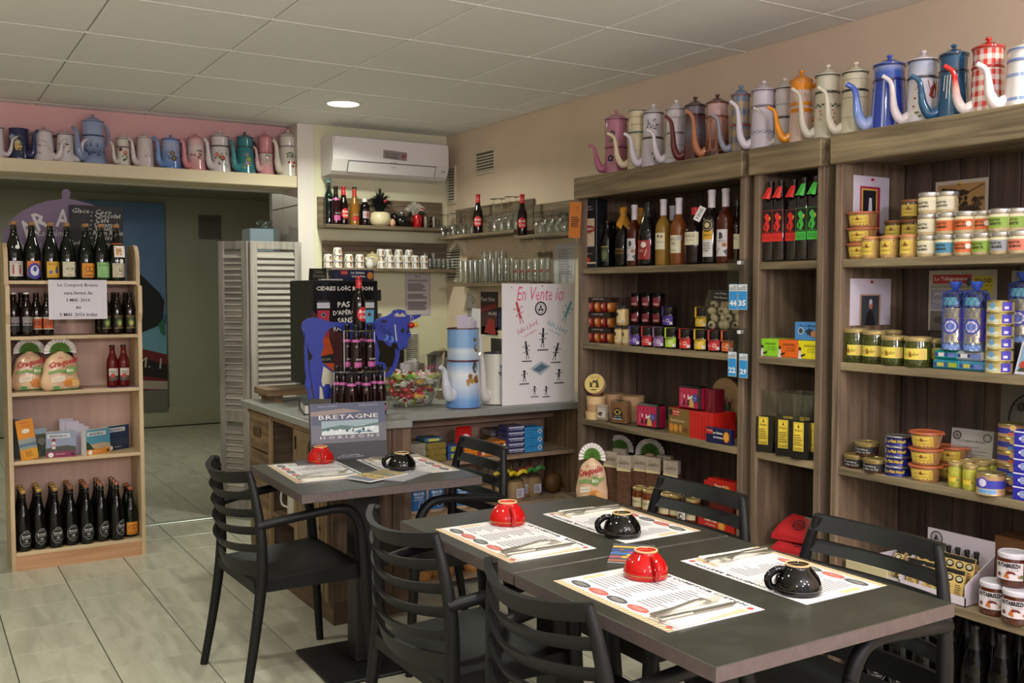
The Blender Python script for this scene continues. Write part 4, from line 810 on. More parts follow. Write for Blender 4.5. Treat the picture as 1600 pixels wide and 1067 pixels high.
sp = [(949, .10, 'small dark beer bottle with a green shield label', 'beer', '#0e0d0a', '#2a2420', 'crown', [('r', -.024, .03, .024, .10, '#39462f'), ('e', 0, .06, .015, .022, '#6a7a4c'), ('r', -.024, .098, .024, .102, '#b89a4c')], None, 1),
 (958, .18, 'dark bottle at the back with a gold print', 'champ', '#0c0b08', '#2a2420', 'crown', [('t', 'CUVEE', 0, .09, .04, '#a5864a')], None, .78),
 (974, .11, 'dark bottle capped with tied orange cloth and gold print', 'champ', '#0d0b09', '#c98a2c', 'none', [('t', 'HYDROMEL', 0, .09, .055, '#b08a4c', .012), ('t', 'CHOUCHEN', 0, .072, .058, '#b08a4c', .012), ('l', [(-.03, .05), (.03, .05)], .002, '#b08a4c')], cloth('#cf922c'), .93),
 (991, .07, 'amber whisky bottle with a bold letter B, left one', 'spirit', '#4a1c0c', '#d3c9cc', 'sleeve', bl, None, .92),
 (1000, .20, 'second orange cloth-capped bottle standing behind', 'champ', '#0d0b09', '#c98a2c', 'none', None, cloth('#cf922c'), .93),
 (1012, .07, 'black champagne-shaped bottle with red and black label', 'champ', '#0b0a08', '#1a1614', 'sleeve', [('r', -.036, .03, .036, .115, '#8f1f22'), ('p', [(-.036, .115), (.01, .115), (.014, .08), (-.01, .05), (-.036, .04)], '#201a18'), ('e', .004, .095, .013, .013, '#d9d4cc'), ('t', 'Cidre', -.012, .07, .03, '#d9d0c0', .012, {'shear': .3}), ('l', [(-.03, .04), (.01, .045), (.02, .075)], .003, '#c9bfa8')], None, 1),
 (1036, .09, 'golden liqueur bottle with white capsule and cream label', 'spirit', '#8d6a2a', '#d6cdd6', 'sleeve', [('r', -.028, .075, .028, .15, lcr), ('e', -.004, .135, .006, .006, '#4a3026'), ('e', .012, .132, .006, .005, '#a5442c'), ('t', 'TROPIC', 0, .108, .036, '#5a5444')], None, .96),
 (1050, .2, 'amber liqueur bottle mostly hidden at the back', 'spirit', '#5a3216', '#cfc6cc', 'sleeve', None, None, .9),
 (1060, .08, 'amber apricot liqueur bottle with tilted price sticker', 'spirit', '#7a4420', '#d6cdd6', 'sleeve', [('r', -.032, .055, .030, .135, lcr), ('t', 'ABRICOT', -.004, .118, .05, '#4a4438', .014), ('t', 'FINE', -.008, .098, .022, '#6a6450', .014), ('r', .014, .112, .034, .134, '#b4aeb0'), ('t', 'Liqueur', -.004, .068, .032, '#6a6450')], None, .95),
 (1086, .08, 'squat dark strawberry liqueur bottle with bright red cap', 'squat', '#1c0a0e', '#c3222c', 'screw', [('r', -.036, .08, .036, .132, lcr), ('t', 'FRAISE', -.004, .117, .05, '#5a5444', .014), ('t', 'des Bois', 0, .10, .03, '#7a7460')], None, 1.03),
 (1111, .07, 'dark brandy bottle with yellow-banded label and white hang tag', 'spirit', '#120d0a', '#d2c8ce', 'sleeve', [('r', -.024, .03, .024, .15, '#cfcbc6'), ('r', -.024, .10, .024, .14, '#d2a12c'), ('e', 0, .158, .026, .027, '#1f1b18'), ('o', 0, .158, .018, .021, '#b9a070'), ('e', 0, .158, .011, .011, '#c9b98a'), ('t', 'RESERVE', 0, .118, .035, '#4a3210')]+lines(-.016, .016, .09, .05, 4, '#8a8682'), tagx, 1.0),
 (1133, .08, 'amber whisky bottle with a bold letter B, right one', 'spirit', '#4a1c0c', '#d2c8ce', 'sleeve', bl, None, 1.0),
 (1151, .12, 'dark liqueur bottle half hidden by the right post', 'spirit', '#1a120e', '#2a2420', 'screw', [('r', -.03, .07, .03, .14, lcr), ('t', 'AVEL', 0, .12, .04, '#4a4438')], None, .85)]
for px, dx, lab, kd, c, cap, st, dr, ex, s in sp:
    bottle('spirit_bottle', lab+', spirits shelf', kd, at(px, 415, dx, z), c, cap, dr, FC, 'bottles on the spirits shelf', st, extra=ex, s=s)
# ---------------------------------------------------------------- first bay, jams
z = LV_[3]
for k in range(3):
    zz = z+.0725*k; X0 = FX+.075
    t = thing('jam_pack', 'four-jar jam gift pack in dark sleeve, %s of the left stack' % ['bottom', 'middle', 'top'][k], 'jam pack', (X0, sy(940-4*0, 540, X0)-.0, zz), -PI/2+.12, 'jam gift packs')
    obj('sleeve', M().prism([(-.09, .047), (.09, .047), (.085, .07), (-.085, .07)], -.028, .028).box(-.09, .09, -.028, .028, 0, .002), mat('#2c1c18', .5), t)
    decal('print', t, [('t', 'CONFITURES', 0, .0625, .08, '#cfc4bc', .008)], loc=(0, -.0285, 0))
    for q in range(4):
        j = obj('jar', shared('pack_jar', lambda: M().lathe([(0, .002), (.016, .002), (.0185, .006), (.021, .053), (0, .053)], 14), [mat('#8f1f14', .2)], 50), mat(['#7a1c14', '#a5501c', '#7a1614', '#a85f1f'][q], .15, 0, .4), t, (-.066+.044*q, 0, .0))
        decal('label', j, [('r', -.013, .014, .013, .044, ['#b8302a', '#c8742c', '#a82c2a', '#c47a30'][q]), ('e', 0, .03, .007, .009, '#d9b48a')], R=.020)
for k in range(2):
    for q in range(3):
        X0 = FX+.2; t = jar('jam_jar', 'dark jam jar with dull red label in back row, %s from left, %s layer' % (ORD[q], ['lower', 'upper'][k]), (X0, sy((995, 1012, 1029)[q], 500, X0), z+.09+.075*k), .028, .07, '#2a0c08', '#15100e', [('r', -.02, .012, .02, .05, '#8f2f3c'), ('r', -.014, .016, .014, .024, '#c9a8a0')], FC, 'back row jam jars')
        if k == 0:
            tag(obj('jam_carton', M().box(-.029, .029, -.04, .04, 0, .088, c=.001), mat('#241713', .6), None, (X0, t.location.y, z)), 'plain dark carton under back row jam jars, %s from left' % ORD[q], 'box', 'dark jam cartons')
bj = [('r', -.026, .012, .026, .068, '#cfb987'), ('e', -.014, .05, .008, .01, '#1e1a16'), ('t', 'crème', -.004, .032, .02, '#5a4a30'), ('r', .01, .012, .022, .022, '#9aa2a8')]
X0 = FX+.04
for px, zz, l2 in ((969, 0, 'lower left'), (981.5, 0, 'lower right'), (973, .0895, 'upper')):
    jar('cream_jar', 'beige biscuit-spread jar, %s of three, beside the jam packs' % l2, (X0, sy(px, 545, X0), z+zz), .0285 if zz else .0265, .089, '#b08f5c', '#2a2622', bj, FC, 'beige spread jars', lm=.1)
def jamjar(px, c, nm, zz=0, dx=.035, wh=''):
    X0 = FX+dx; t = jar('jam_jar', nm, (X0, sy(px, 545, X0), z+zz), .0315, .088, '#1c0c0a', '#1a1412', [('r', -.031, .008, .031, .05, c), ('t', 'CONFIBRETZ', -.004, .045, .05, '#221a18', .008, {'bold': .03}), ('e', .008, .027, .0075, .0075, '#e8e0d8'), ('e', .008, .027, .0055, .0055, c), ('r', .016, .010, .029, .022, '#d9d4d2'), ('t', 'fruits', -.014, .026, .02, '#e8e0d8')], FC, 'single jam jars', lidh=.03, neck=.9, lm=.1)
    obj('strap', M().box(-.012, .002, -.0335, -.0325, .046, .0895).box(-.012, .002, -.0335, .01, .0885, .0895), mat(c, .5), t, rot=(0, 0, -.55))
for px, c, nm in ((995, '#5a3a9a', 'violet'), (1014, '#c0242c', 'crimson'), (1032, '#8f6aa0', 'mauve'), (1051, '#a5c83a', 'lime green'), (1073.5, '#cc2c1c', 'scarlet'), (1097, '#d9b01c', 'yellow'), (1119, '#c23038', 'raspberry red'), (1140, '#d8672a', 'orange')):
    jamjar(px, c, 'jam jar with %s label and strap in the front row of the jam shelf' % nm)
tag(obj('jam_carton', M().box(-.03, .03, -.032, .032, 0, .088, c=.001), mat('#241713', .6), None, at(1046, 540, .125, z)), 'dark carton under the upper violet jam jar', 'box'); jamjar(1046, '#4a3090', 'upper jam jar with violet label standing behind the front row', .0885, .125)
tag(obj('jam_carton', M().box(-.03, .03, -.032, .032, 0, .088, c=.001), mat('#241713', .6), None, at(1098, 540, .12, z)), 'dark carton under the upper yellow jam jar', 'box'); jamjar(1098, '#d9b01c', 'upper jam jar with yellow label standing behind the front row', .0885, .12)
t = thing('shell_sweet_bag', 'clear bag of cream shell-shaped sweets with black header on the jam shelf', 'sweet bag', at(1131, 545, .13, z), FC)
tag(obj('jam_carton', M().box(-.03, .03, -.06, .06, 0, .085, c=.001), mat('#241713', .6), None, at(1133, 545, .13, z)), 'dark carton under the bag of shell sweets', 'box')
rn = random.Random(3)
for k in range(15):
    b = M().ball((0, 0, 0), .017, 12, 0, 1.15, .62, .95); o = obj('shell_sweet', b, mat('#d2c09a', .35, var=.12, sc=40), t, (-.05+.033*(k % 4)+.012*((k//4) % 2), -.012+.02*(k % 2), .105+.029*(k//4)), rot=(rn.random()*.6, rn.random()*2, rn.random()*.6), smooth=60)
    if k % 3 == 0: decal('mark', o, [('e', 0, 0, .007, .008, '#4a3228')], loc=(0, -.0105, 0))
t.location.z = z
film = M(); film.prism([(-.072, .087), (.072, .087), (.066, .2), (.05, .25), (-.055, .25), (-.07, .2)], -.035, -.033); obj('film', film, glass((.97, .98, .97), .93, .08, 1.4), t)
obj('header', M().box(-.048, .03, -.038, -.036, .205, .25), mat('#171514', .5), t, rot=(0, .06, 0)); decal('header_print', t, [('t', 'Les Petits', -.008, .236, .05, '#cfc8c0', .008), ('t', 'Palets Bretons', -.008, .219, .064, '#cfc8c0', .009, {'shear': .2})], loc=(0, -.0385, 0), rot=(0, .06, 0))
# ---------------------------------------------------------------- first bay, biscuits and tins
z = LV_[2]
CW = mat('#d6b583', .6, var=.08, sc=14); CWD = mat('#b8906a', .6, var=.08, sc=14)
def cheesebox(label, loc, R=.045, H=.036, rot=None, m=CW, print_=False, grp='round wooden cheese boxes'):
    t = thing('cheese_box', label, 'cheese box', loc, FC, grp, rot)
    obj('box', shared(('cb', R, H), lambda: M().lathe([(0, 0), (R, 0), (R, H*.62), (R+.002, H*.62), (R+.002, H), (0, H)], 28), [m], 40), m, t)
    if print_: decal('print', t, [('t', 'CAMEMBERT', 0, .03, .05, '#3a3224', .008), ('e', -.006, .002, .02, .016, '#4a4030'), ('e', -.004, .006, .012, .009, '#d6b583'), ('e', .016, .0, .009, .014, '#4a4030'), ('r', -.012, -.036, .018, -.03, '#2a241c')], loc=(0, 0, H), rot=(-PI/2, 0, 0))
    return t
pb = at(930, 655, .05, z)
for k in range(3): cheesebox('round wooden cheese box, %s of the stack of three' % ['bottom', 'middle', 'top'][k], (pb[0]+.004*(k % 2), pb[1]-.003*k, z+.0365*k), m=(CW, CWD)[k % 2])
cheesebox('round wooden cheese box with printed lid tilted toward the room', (FX+.062, sy(932, 610, FX+.06)+.003, z+.158), .047, .035, rot=(.0, -PI/2+.38, .62), print_=False)
o = bpy.data.objects[-1] if False else None
tl_ = [x for x in COL.objects if x.name.startswith('cheese_box') and 'tilted' in x['label']][0]
decal('print', tl_, [('e', 0, 0, .043, .043, '#d9c06a'), ('t', 'GALETTES', 0, .029, .05, '#3a3224', .008), ('p', [(-.02, -.02), (-.025, .01), (-.012, .0), (-.008, .018), (.004, .012), (.012, .022), (.02, .002), (.026, -.02)], '#3c3424'), ('e', 0, -.008, .01, .012, '#d9c06a'), ('r', -.012, -.034, .014, -.029, '#2a241c')], loc=(0, 0, .0355), rot=(-PI/2, 0, -PI/2), eps=.0003)
cheesebox('tall wooden box standing behind the cellophane packs, left one', (FX+.16, sy(958, 640, FX+.16), z), .052, .115, m=CWD); cheesebox('tall wooden box standing behind the cellophane packs, right one', (FX+.16, sy(989, 640, FX+.16), z), .052, .118, m=CWD)
t = thing('biscuit_pack', 'small cellophane biscuit pack with white printed label by the cheese boxes', 'biscuit pack', at(942, 660, .035, z), -PI/2+.4)
b = M(); b.box(-.03, .03, -.012, .016, 0, .078, c=.009); obj('packet', b, mat('#a89a88', .2, 0, .5, var=.3, sc=50), t); decal('label', t, [('r', -.022, .018, .022, .062, '#cfc6ba'), ('t', 'CRAQUELIN', 0, .054, .04, '#332c28', .008), ('e', -.004, .034, .016, .01, '#57483c'), ('e', .01, .03, .009, .009, '#cfc6ba')], loc=(0, -.0125, 0))
t = thing('biscuit_pack', 'square clear pack of brown biscuits with a black round label', 'biscuit pack', at(969, 668, .04, z), -PI/2+.3)
for k in range(6): obj('biscuit', M().box(-.042, .042, -.016+.006*k, -.011+.006*k, .006, .098, c=.001), mat('#8a5f3c', .7, var=.2, sc=80), t)
obj('film', M().box(-.05, .05, -.021, .026, .0, .108, c=.008), glass((.97, .97, .95), .93, .06, 1.6), t)
decal('label', t, [('e', 0, .05, .026, .026, '#16161a'), ('r', -.026, .02, .026, .05, '#16161a'), ('e', 0, .056, .018, .012, '#c9a53a'), ('e', 0, .056, .012, .008, '#16161a'), ('t', 'GAVOTTES', 0, .036, .04, '#cfcac0', .007), ('r', -.026, .022, .026, .027, '#b9b4ac')], loc=(0, -.0215, 0))
def girls_tin(label, loc, rz, w=.135, h=.108, d=.055):
    t = thing('biscuit_tin', label, 'tin', loc, rz, 'magenta biscuit tins')
    obj('tin', M().box(-w/2, w/2, 0, d, 0, h, c=.008), mat('#17120f', .3, .2), t)
    obj('tin_side', M().box(w/2-.004, w/2+.0006, .012, d-.006, .006, h-.006, c=.0003), mat('#a01c3c', .3), t)
    dr = [('r', -w/2+.008, .009, w/2-.008, h-.009, '#b02448'), ('t', 'Gavottes', -.042, .045, .05, '#d98a9c', .01, {'rot': PI/2})]
    for k, x in enumerate((-.02, .005, .03)): dr += [('l', [(x-.01, .09), (x-.01, .06)], .001, '#d98a9c'), ('p', [(x-.014, .02), (x+.002, .02), (x-.004, .048)], '#2c2430'), ('e', x-.005, .052, .004, .005, '#d9c0a8'), ('r', x-.009, .055, x-.001, .062, '#dcd8d4')]
    dr += [('p', [(.005, .012), (.035, .012), (.03, .06), (.012, .055)], '#c9a05c'), ('p', [(-.002, .042), (.045, .062), (.045, .07), (-.002, .05)], '#e0dcd8'), ('e', .04, .052, .016, .018, '#2c2f66'), ('e', .04, .052, .013, .015, '#4a56a0'), ('t', 'Loc Maria', .04, .052, .022, '#d9d4e0')]
    decal('picture', t, dr); return t
girls_tin('magenta picture tin standing between biscuits and the gold box', at(1010, 678, .05, z), -PI/2+.12)
pg = at(1068, 690, .03, z)
t = carton('biscuit_box', 'large gold biscuit assortment box with red end', (FX+.03, sy(1064, 690, FX+.03)-.055, z), -PI/2, .27, .13, .112, '#c22018', [('r', -.135, 0, .0, .112, '#7a5f2c'), ('r', -.132, .082, -.065, .107, '#b3241c'), ('r', -.132, .082, -.112, .107, '#2c241c'), ('t', 'Traou Mad', -.087, .099, .042, '#efe0c8', .009, {'bold': .02}), ('t', 'de Pont-Aven', -.087, .088, .04, '#efe0c8', .006), ('t', 'Boules Bretonnes', -.075, .062, .085, '#e6d4a8', .012, {'shear': .15}), ('e', -.115, .03, .013, .017, '#c87a24'), ('e', -.087, .03, .014, .016, '#d08a2c'), ('e', -.057, .03, .01, .016, '#b9853c'), ('p', [(-.04, .018), (-.012, .018), (-.012, .036), (-.04, .036)], '#6a3f22'), ('r', .0, 0, .135, .112, '#c4231a')]+[('r', .012+.02*k, .0, .0135+.02*k, .112, '#97170f') for k in range(6)])
tn = girls_tin('magenta picture tin stacked on top of the gold biscuit box', (FX+.04, sy(1076, 610, FX+.04), z+.1125), -PI/2+.05, .125, .10)
t = carton('biscuit_box', 'dark red box beside the upper picture tin on the gold box', (FX+.06, sy(1109, 600, FX+.06), z+.1125), -PI/2, .05, .06, .093, '#6a1420', [('t', 'Gavottes', 0, .05, .07, '#b05064', .012, {'rot': PI/2})])
t = carton('galette_box', 'navy blue galette box with a golden biscuit picture in front of the red end', (FX+.004, sy(1124, 690, FX+.012), z), -PI/2+.02, .135, .024, .062, '#1a2046', [('r', -.066, .036, -.03, .056, '#b3241c'), ('t', 'Traou Mad', -.048, .049, .03, '#efe0c8', .007), ('t', 'Les Galettes', .0, .044, .055, '#e9e4dc', .010, {'bold': .03}), ('t', 'de Pont-Aven', .003, .026, .055, '#e9e4dc', .009, {'bold': .03}), ('e', .048, .032, .017, .022, '#c87a24'), ('e', .048, .034, .012, .016, '#dc9a3c')])
t = thing('wooden_board', 'round-topped wooden board painted with two figures behind the red box', 'board', (FX+.19, sy(1133, 650, FX+.19), z), -PI/2+.1)
obj('board', M().prism([(-.075, 0), (.075, 0)]+[(.075*math.cos(PI*k/14), .17+.075*math.sin(PI*k/14)) for k in range(15)], 0, .012), mat('#a5835c', .6, var=.1, sc=10), t)
decal('painting', t, [('p', [(-.03, .08), (-.012, .15), (.0, .15), (.012, .09)], '#3a3a5c'), ('e', -.008, .16, .009, .01, '#c9a584'), ('p', [(.008, .08), (.016, .145), (.03, .145), (.042, .085)], '#6a2c28'), ('e', .022, .156, .009, .01, '#c9a584')]+spray(0, .1, .1, .06, LV, 22, .007, 31))
# ---------------------------------------------------------------- first bay, bottom level
z = LV_[1]
loaf_bag(at(925, 775, -.055, z), -PI/2+.75, 'craquelin bread bag standing at the front corner of the low oak shelf', .72, 'craquelin bags on the oak shelf')
loaf_bag((FX+.21, sy(968, 720, FX+.21), z), -PI/2+.5, 'craquelin bread bag behind the brown grain packets, left one', .85, 'craquelin bags on the oak shelf')
loaf_bag((FX+.26, sy(1003, 720, FX+.26)-.06, z), -PI/2+.5, 'craquelin bread bag behind the brown grain packets, right one', .85, 'craquelin bags on the oak shelf')
gp = [(957, .03, 0), (978, .02, 1), (971, .12, 2), (1003, .08, 3), (1024, .10, 4), (1051, .11, 5), (1040, .17, 6)]
for px, dx, k in gp:
    t = thing('grain_packet', 'tall clear packet of brown sugar with beige header card, %s from left on low shelf' % ORD[k], 'food packet', at(px, 790, dx, z), -PI/2+.45, 'brown packets with header cards')
    w = .036; obj('packet', M().prism([(-w, 0), (w, 0), (w*.96, .14), (w*.9, .19), (-w*.9, .19), (-w*.96, .14)], -.022, .02), mat('#5c3f30', .25, 0, .4, var=.25, sc=120), t)
    obj('header', M().box(-w*.95, w*.95, -.0245, .006, .178, .235, c=.001).box(-w*.95, w*.95, -.026, -.0245, .165, .235), mat('#a59684', .6), t)
    decal('header_print', t, [('t', 'le', -.014, .222, .008, '#3f362c'), ('t', 'Salidou', 0, .205, .054, '#332a24', .02, {'shear': .3}), ('l', [(-.02, .188), (.02, .188)], .001, '#6a5c4c'), ('p', [(-.034, .165), (.034, .165), (.034, .171), (-.034, .179)], '#c9b98a')], loc=(0, -.0265, 0))
cj = [('r', -.027, .018, .027, .06, '#c9bd96'), ('t', 'Salidou', 0, .044, .04, '#4a4030', .014, {'shear': .3}), ('l', [(-.018, .028), (.018, .028)], .0015, '#6a5c40')]
for k, (px, dx) in enumerate(((999, .03), (1014.5, .03), (1007, .10), (1024, .10), (1041, .04), (1057, .06), (1083, .06))):
    jar('caramel_jar', 'amber caramel jar with gold lid and cream label, %s from left behind the chair' % ORD[k], at(px, 800, dx, z), .0315, .105, '#6a3214', '#c2ab74', cj, FC, 'caramel jars on the low shelf')
t = thing('sweet_pouch', 'twisted clear cellophane pouch among the caramel jars', 'sweet bag', at(1070, 800, .045, z), FC)
obj('pouch', M().lathe([(0, 0), (.028, .0), (.034, .03), (.03, .06), (.01, .085), (.012, .095), (.03, .125), (.034, .15)], 14), glass((.93, .92, .95), .7, .1, 3), t, smooth=50); decal('label', t, [('r', -.02, .01, .02, .05, '#cdc4bc'), ('e', 0, .03, .013, .012, '#4a4038'), ('e', .004, .03, .007, .007, '#cdc4bc')], R=.0345)
for k in range(2):
    rr = '#c8281c'
    carton('biscuit_box', 'red biscuit box in the low shelf behind the chair, %s one' % ['lower front', 'upper rear'][k], (FX+.03+.06*k, sy(1118+8*k, 800, FX+.03+.06*k), z+(.13 if k else 0)), -PI/2, .21-.05*k, .05, .068 if k == 0 else .07, rr, [('r', -.1, .0, .03, .06, '#b8231a'), ('t', 'Traou Mad', -.03+.03*k, .044, .075, '#efe0c8', .014, {'bold': .03}), ('t', 'de Pont-Aven', -.03+.03*k, .026, .06, '#efe0c8', .009), ('e', .036, .032, .02, .022, '#d8862c'), ('e', .036, .034, .013, .015, '#e0a048')]+[('r', .07+.02*q, 0, .072+.02*q, .066, '#8f150f') for q in range(2)])
tag(obj('biscuit_box', M().box(-.07, .07, 0, .06, 0, .129, c=.0015), mat('#5a1a16', .5), None, (FX+.09, sy(1126, 800, FX+.09), z), rz=-PI/2), 'dark red carton supporting the upper biscuit box on the low shelf', 'box')
# ---------------------------------------------------------------- middle bay
z = LV_[4]
def flatbottle(px, dx, c, nm):
    t = thing('spirit_bottle', 'tall square dark bottle with %s' % nm, 'bottle', at(px, 400, dx, z), -PI/2+.12, 'tall square bottles')
    g = mat('#140a0c', .06, 0, .4)
    obj('glass', shared('flatb', lambda: M().box(-.024, .024, -.02, .02, 0, .235, c=.006).lathe([(.018, .233), (.0115, .238), (.0115, .285), (.013, .286), (.013, .30), (0, .30)], 14), [g], 50), g, t)
    f = .7; decal('label', t, [('r', -.0225, .075, .0225, .19, c), ('r', -.0215, .105, .0215, .189, '#15100f'), ('p', [(-.008, .115), (-.002, .13), (-.012, .145), (-.004, .15), (-.014, .17), (-.002, .182), (.008, .172), (.014, .155), (.006, .148), (.012, .13), (.002, .112)], c), ('e', -.012, .128, .004, .012, c), ('e', .012, .162, .004, .006, '#c9a03a'), ('t', 'LAMBIG', 0, .109, .036, c, .006), ('t', 'Eau de vie', 0, .095, .03, '#2a1a18'), ('t', 'BRETAGNE', 0, .086, .03, '#2a1a18')], loc=(0, -.0205, 0))
    obj('hang_tag', M().add([(-.02, -.03, .235), (.002, -.034, .235), (.008, -.012, .278), (-.006, -.012, .278), (.014, -.026, .232), (.012, -.012, .278)], [(0, 1, 2, 3), (2, 1, 4, 5)]), mat(c, .5), t)
flatbottle(1203.5, .03, '#d42a22', 'red label and tag, leftmost of five'); flatbottle(1219.5, .03, '#d42a22', 'red label and tag, second of five'); flatbottle(1240, .05, '#d42a22', 'red label and tag, partly behind the green one'); flatbottle(1256, .03, '#3aa53a', 'green label and tag, fourth of five'); flatbottle(1274, .03, '#3aa53a', 'green label and tag, cut off by the post')
z = LV_[3]
def sard(px0, px1, zz, dx, c, nm, dr2):
    X0 = FX+dx; ya, yb2 = sy(px0, 550, X0), sy(px1, 550, X0); w = ya-yb2
    dr = [('r', -w/2, .056, w/2, .066, c), ('t', 'SARDINES', .005, .048, w*.62, '#221c1a', .009), ('t', 'A L\'HUILE', .012, .036, w*.42, '#4a2c20', .006), ('t', 'D\'OLIVE', .012, .027, w*.42, '#4a2c20', .006), ('p', [(-w/2, 0), (-w/2+.004, .03), (-w/2+.014, .03), (-w/2+.018, .0)], '#d9d4cc'), ('e', -w/2+.009, .036, .006, .007, '#2a2420'), ('p', [(-w/2+.014, .006), (-w/2+.034, .014), (-w/2+.034, .02), (-w/2+.014, .014)], '#2a2420')]
    return carton('sardine_box', nm, (X0, (ya+yb2)/2, zz), -PI/2, w-.001, .1, .066, c, dr2 or dr, group='sardine boxes')
sard(1189, 1216, z, .02, '#8fcf2c', 'lime green sardine box in the narrow shelf', None); sard(1216, 1247.5, z, .02, '#e0661c', 'orange sardine box in the narrow shelf', None); sard(1247.5, 1284, z, .02, '#e0d21c', 'yellow sardine box in the narrow shelf', None)
sard(1241, 1282, z+.067, .03, '#4a86c2', 'blue tinned-fish box on top of the sardine boxes', [('t', 'Foie de Morue', 0, .053, .07, '#1c2430', .009, {'bold': .02}), ('t', 'Cod Liver', .016, .04, .03, '#1c2430', .006), ('e', -.03, .034, .013, .013, '#c9ccd2'), ('e', -.03, .034, .01, .01, '#39404c'), ('p', [(-.01, .034), (.01, .044), (.034, .03), (.02, .016), (.0, .022)], '#2a2f38'), ('e', .03, .024, .013, .012, '#b0764a')])
z = LV_[2]
for k, (px, dx) in enumerate(((1198, .03), (1229, .025), (1253, .02), (1270, .05), (1236, .12), (1212, .13), (1262, .15))):
    t = thing('tea_bag_pouch', 'clear pouch of dark tea with yellow label, %s' % ['leftmost in front', 'second in front', 'third in front', 'rightmost by the post', 'middle one behind', 'left one behind', 'right one behind'][k], 'tea pouch', at(px, 712, dx, z), -PI/2+.3, 'tea pouches')
    obj('tea', M().prism([(-.034, 0), (.034, 0), (.037, .07), (.034, .135), (-.034, .135), (-.037, .07)], -.022, .022), mat('#15110e', .35, 0, .3, var=.3, sc=120), t)
    obj('film', M().prism([(-.034, .135), (.034, .135), (.039, .19), (.044, .235), (-.042, .235), (-.038, .19)], -.004, .004), glass((.97, .97, .96), .88, .08, 1.8), t)
    decal('label', t, [('r', -.024, .03, .016, .135, '#d8bd3a'), ('l', [(-.022, .034), (.014, .034), (.014, .131), (-.022, .131), (-.022, .034)], .001, '#6a5a1c'), ('p', [(-.008, .115), (.0, .115), (-.004, .13)], '#4a3a14'), ('t', 'Rivages', -.004, .105, .028, '#3a2f10', .01, {'shear': .3})]+lines(-.02, .012, .092, .05, 5, '#8a7528')+[('r', -.02, .036, .012, .044, '#a58f30')], loc=(0, -.0225, 0))
z = LV_[1]
def folded(label, loc, rz, h):
    t = thing('folded_cloth', label, 'folded textile', loc, rz, 'red folded textiles')
    b = M(); n = 9; vs = []
    for i in range(n):
        for j in range(n):
            u, v = i/(n-1), j/(n-1); x = -.075+.15*u; y = -.06+.15*v; e = min(u, 1-u, v, 1-v); vs.append((x*(1-.12*v), y, h*(min(1, e*7+.18)**.5)*(.75+.6*v)+.004*math.sin(5*u+3*v)))
    vs += [(a, bb, 0) for a, bb, c in vs]; m = n*n
    fs = [(i*n+j, (i+1)*n+j, (i+1)*n+j+1, i*n+j+1) for i in range(n-1) for j in range(n-1)]; fs += [tuple(m+q for q in f[::-1]) for f in fs]
    ed = [(i, 0) for i in range(n)]+[(n-1, j) for j in range(1, n)]+[(i, n-1) for i in range(n-2, -1, -1)]+[(0, j) for j in range(n-2, 0, -1)]
    for (a, c), (d, e) in zip(ed, ed[1:]+ed[:1]): fs.append((a*n+c, d*n+e, m+d*n+e, m+a*n+c))
    b.add(vs, fs); obj('cloth', b, mat('#b5161c', .85, var=.06, sc=300), t, smooth=50)
    decal('emblem', t, [('o', 0, 0, .019, .024, '#2c1214'), ('o', 0, 0, .015, .0165, '#2c1214'), ('l', [(-.008, -.004), (0, .008), (.008, -.004), (-.008, -.004)], .003, '#2c1214'), ('t', 'COMPTOIR BRETON', 0, -.0205, .03, '#d0585c', .004)], loc=(.02, -.03, h*.98+.002), rot=(-PI/2+.62, 0, 0)); return t
py_ = sy(1238, 860, FX+.07)
folded('red folded cloth with a black emblem, lower of two on the low shelf', (FX+.09, py_, z), -PI/2+.35, .042); folded('red folded cloth with a black emblem, upper of two on the low shelf', (FX+.1, py_+.005, z+.044), -PI/2+.3, .06)
t = thing('acrylic_holder', 'clear acrylic leaflet holder hooked on the oak post', 'holder', (FX-.02, sy(1266, 850, FX-.02), .40), -PI/2+.15)
obj('case', M().box(-.022, .022, 0, .018, 0, .24), glass((.95, .97, .97), .92, .05, 1.6), t); obj('rim', M().box(-.024, .024, -.002, .02, .236, .242), glass((1, 1, 1), .8, .1, 6), t)
# plastic sleeves with numbered blue tags on the post
X0 = FX-.03
def sleeve(px0, px1, py0, py1, tags, label):
    a = on_x(px0, py0, X0); b2 = on_x(px1, py1, X0); w = a.y-b2.y; h = a.z-b2.z
    t = thing('price_sleeve', label, 'plastic sleeve', (X0, (a.y+b2.y)/2, b2.z), -PI/2+.02)
    obj('film', M().box(-w/2, w/2, 0, .0015, .0, h), glass((.97, .98, 1), .84, .15, 2.2), t)
    obj('clip', M().box(-.008, .008, -.004, .02, h-.022, h-.008, c=.002), mat('#d9d6d2', .4), t)
    for k, (s, q0, q1, r0, r1) in enumerate(tags):
        c = on_x(q0, r0, X0); d = on_x(q1, r1, X0); xx = (a.y+b2.y)/2-(c.y+d.y)/2; ww = c.y-d.y; hh = c.z-d.z
        decal('number_tag', t, [('r', -ww/2, 0, ww/2, hh, '#b8d0e2'), ('r', -ww/2+.002, .002, ww/2-.002, hh*.72, '#2f8fd2'), ('t', s, 0, hh*.26, ww*.8, '#e9eef2', hh*.24, {'bold': .04}), ('r', -ww/2+.002, hh*.74, ww/2-.002, hh*.97, '#dfe3e6'), ('r', -ww/2+.004, hh*.78, ww/2-.004, hh*.80, '#1c1a1a'), ('r', -ww/2+.004, hh*.84, ww/2-.004, hh*.86, '#1c1a1a'), ('r', 0, hh*.90, ww/2-.004, hh*.92, '#1c1a1a')], loc=(xx, -.001, d.z-b2.z))
sleeve(1137, 1172, 405, 485, [('44', 1140, 1152.5, 444, 484), ('35', 1153.5, 1167.5, 444, 484)], 'upper clear hanging sleeve on the oak post, blue tags numbered 44 and 35')
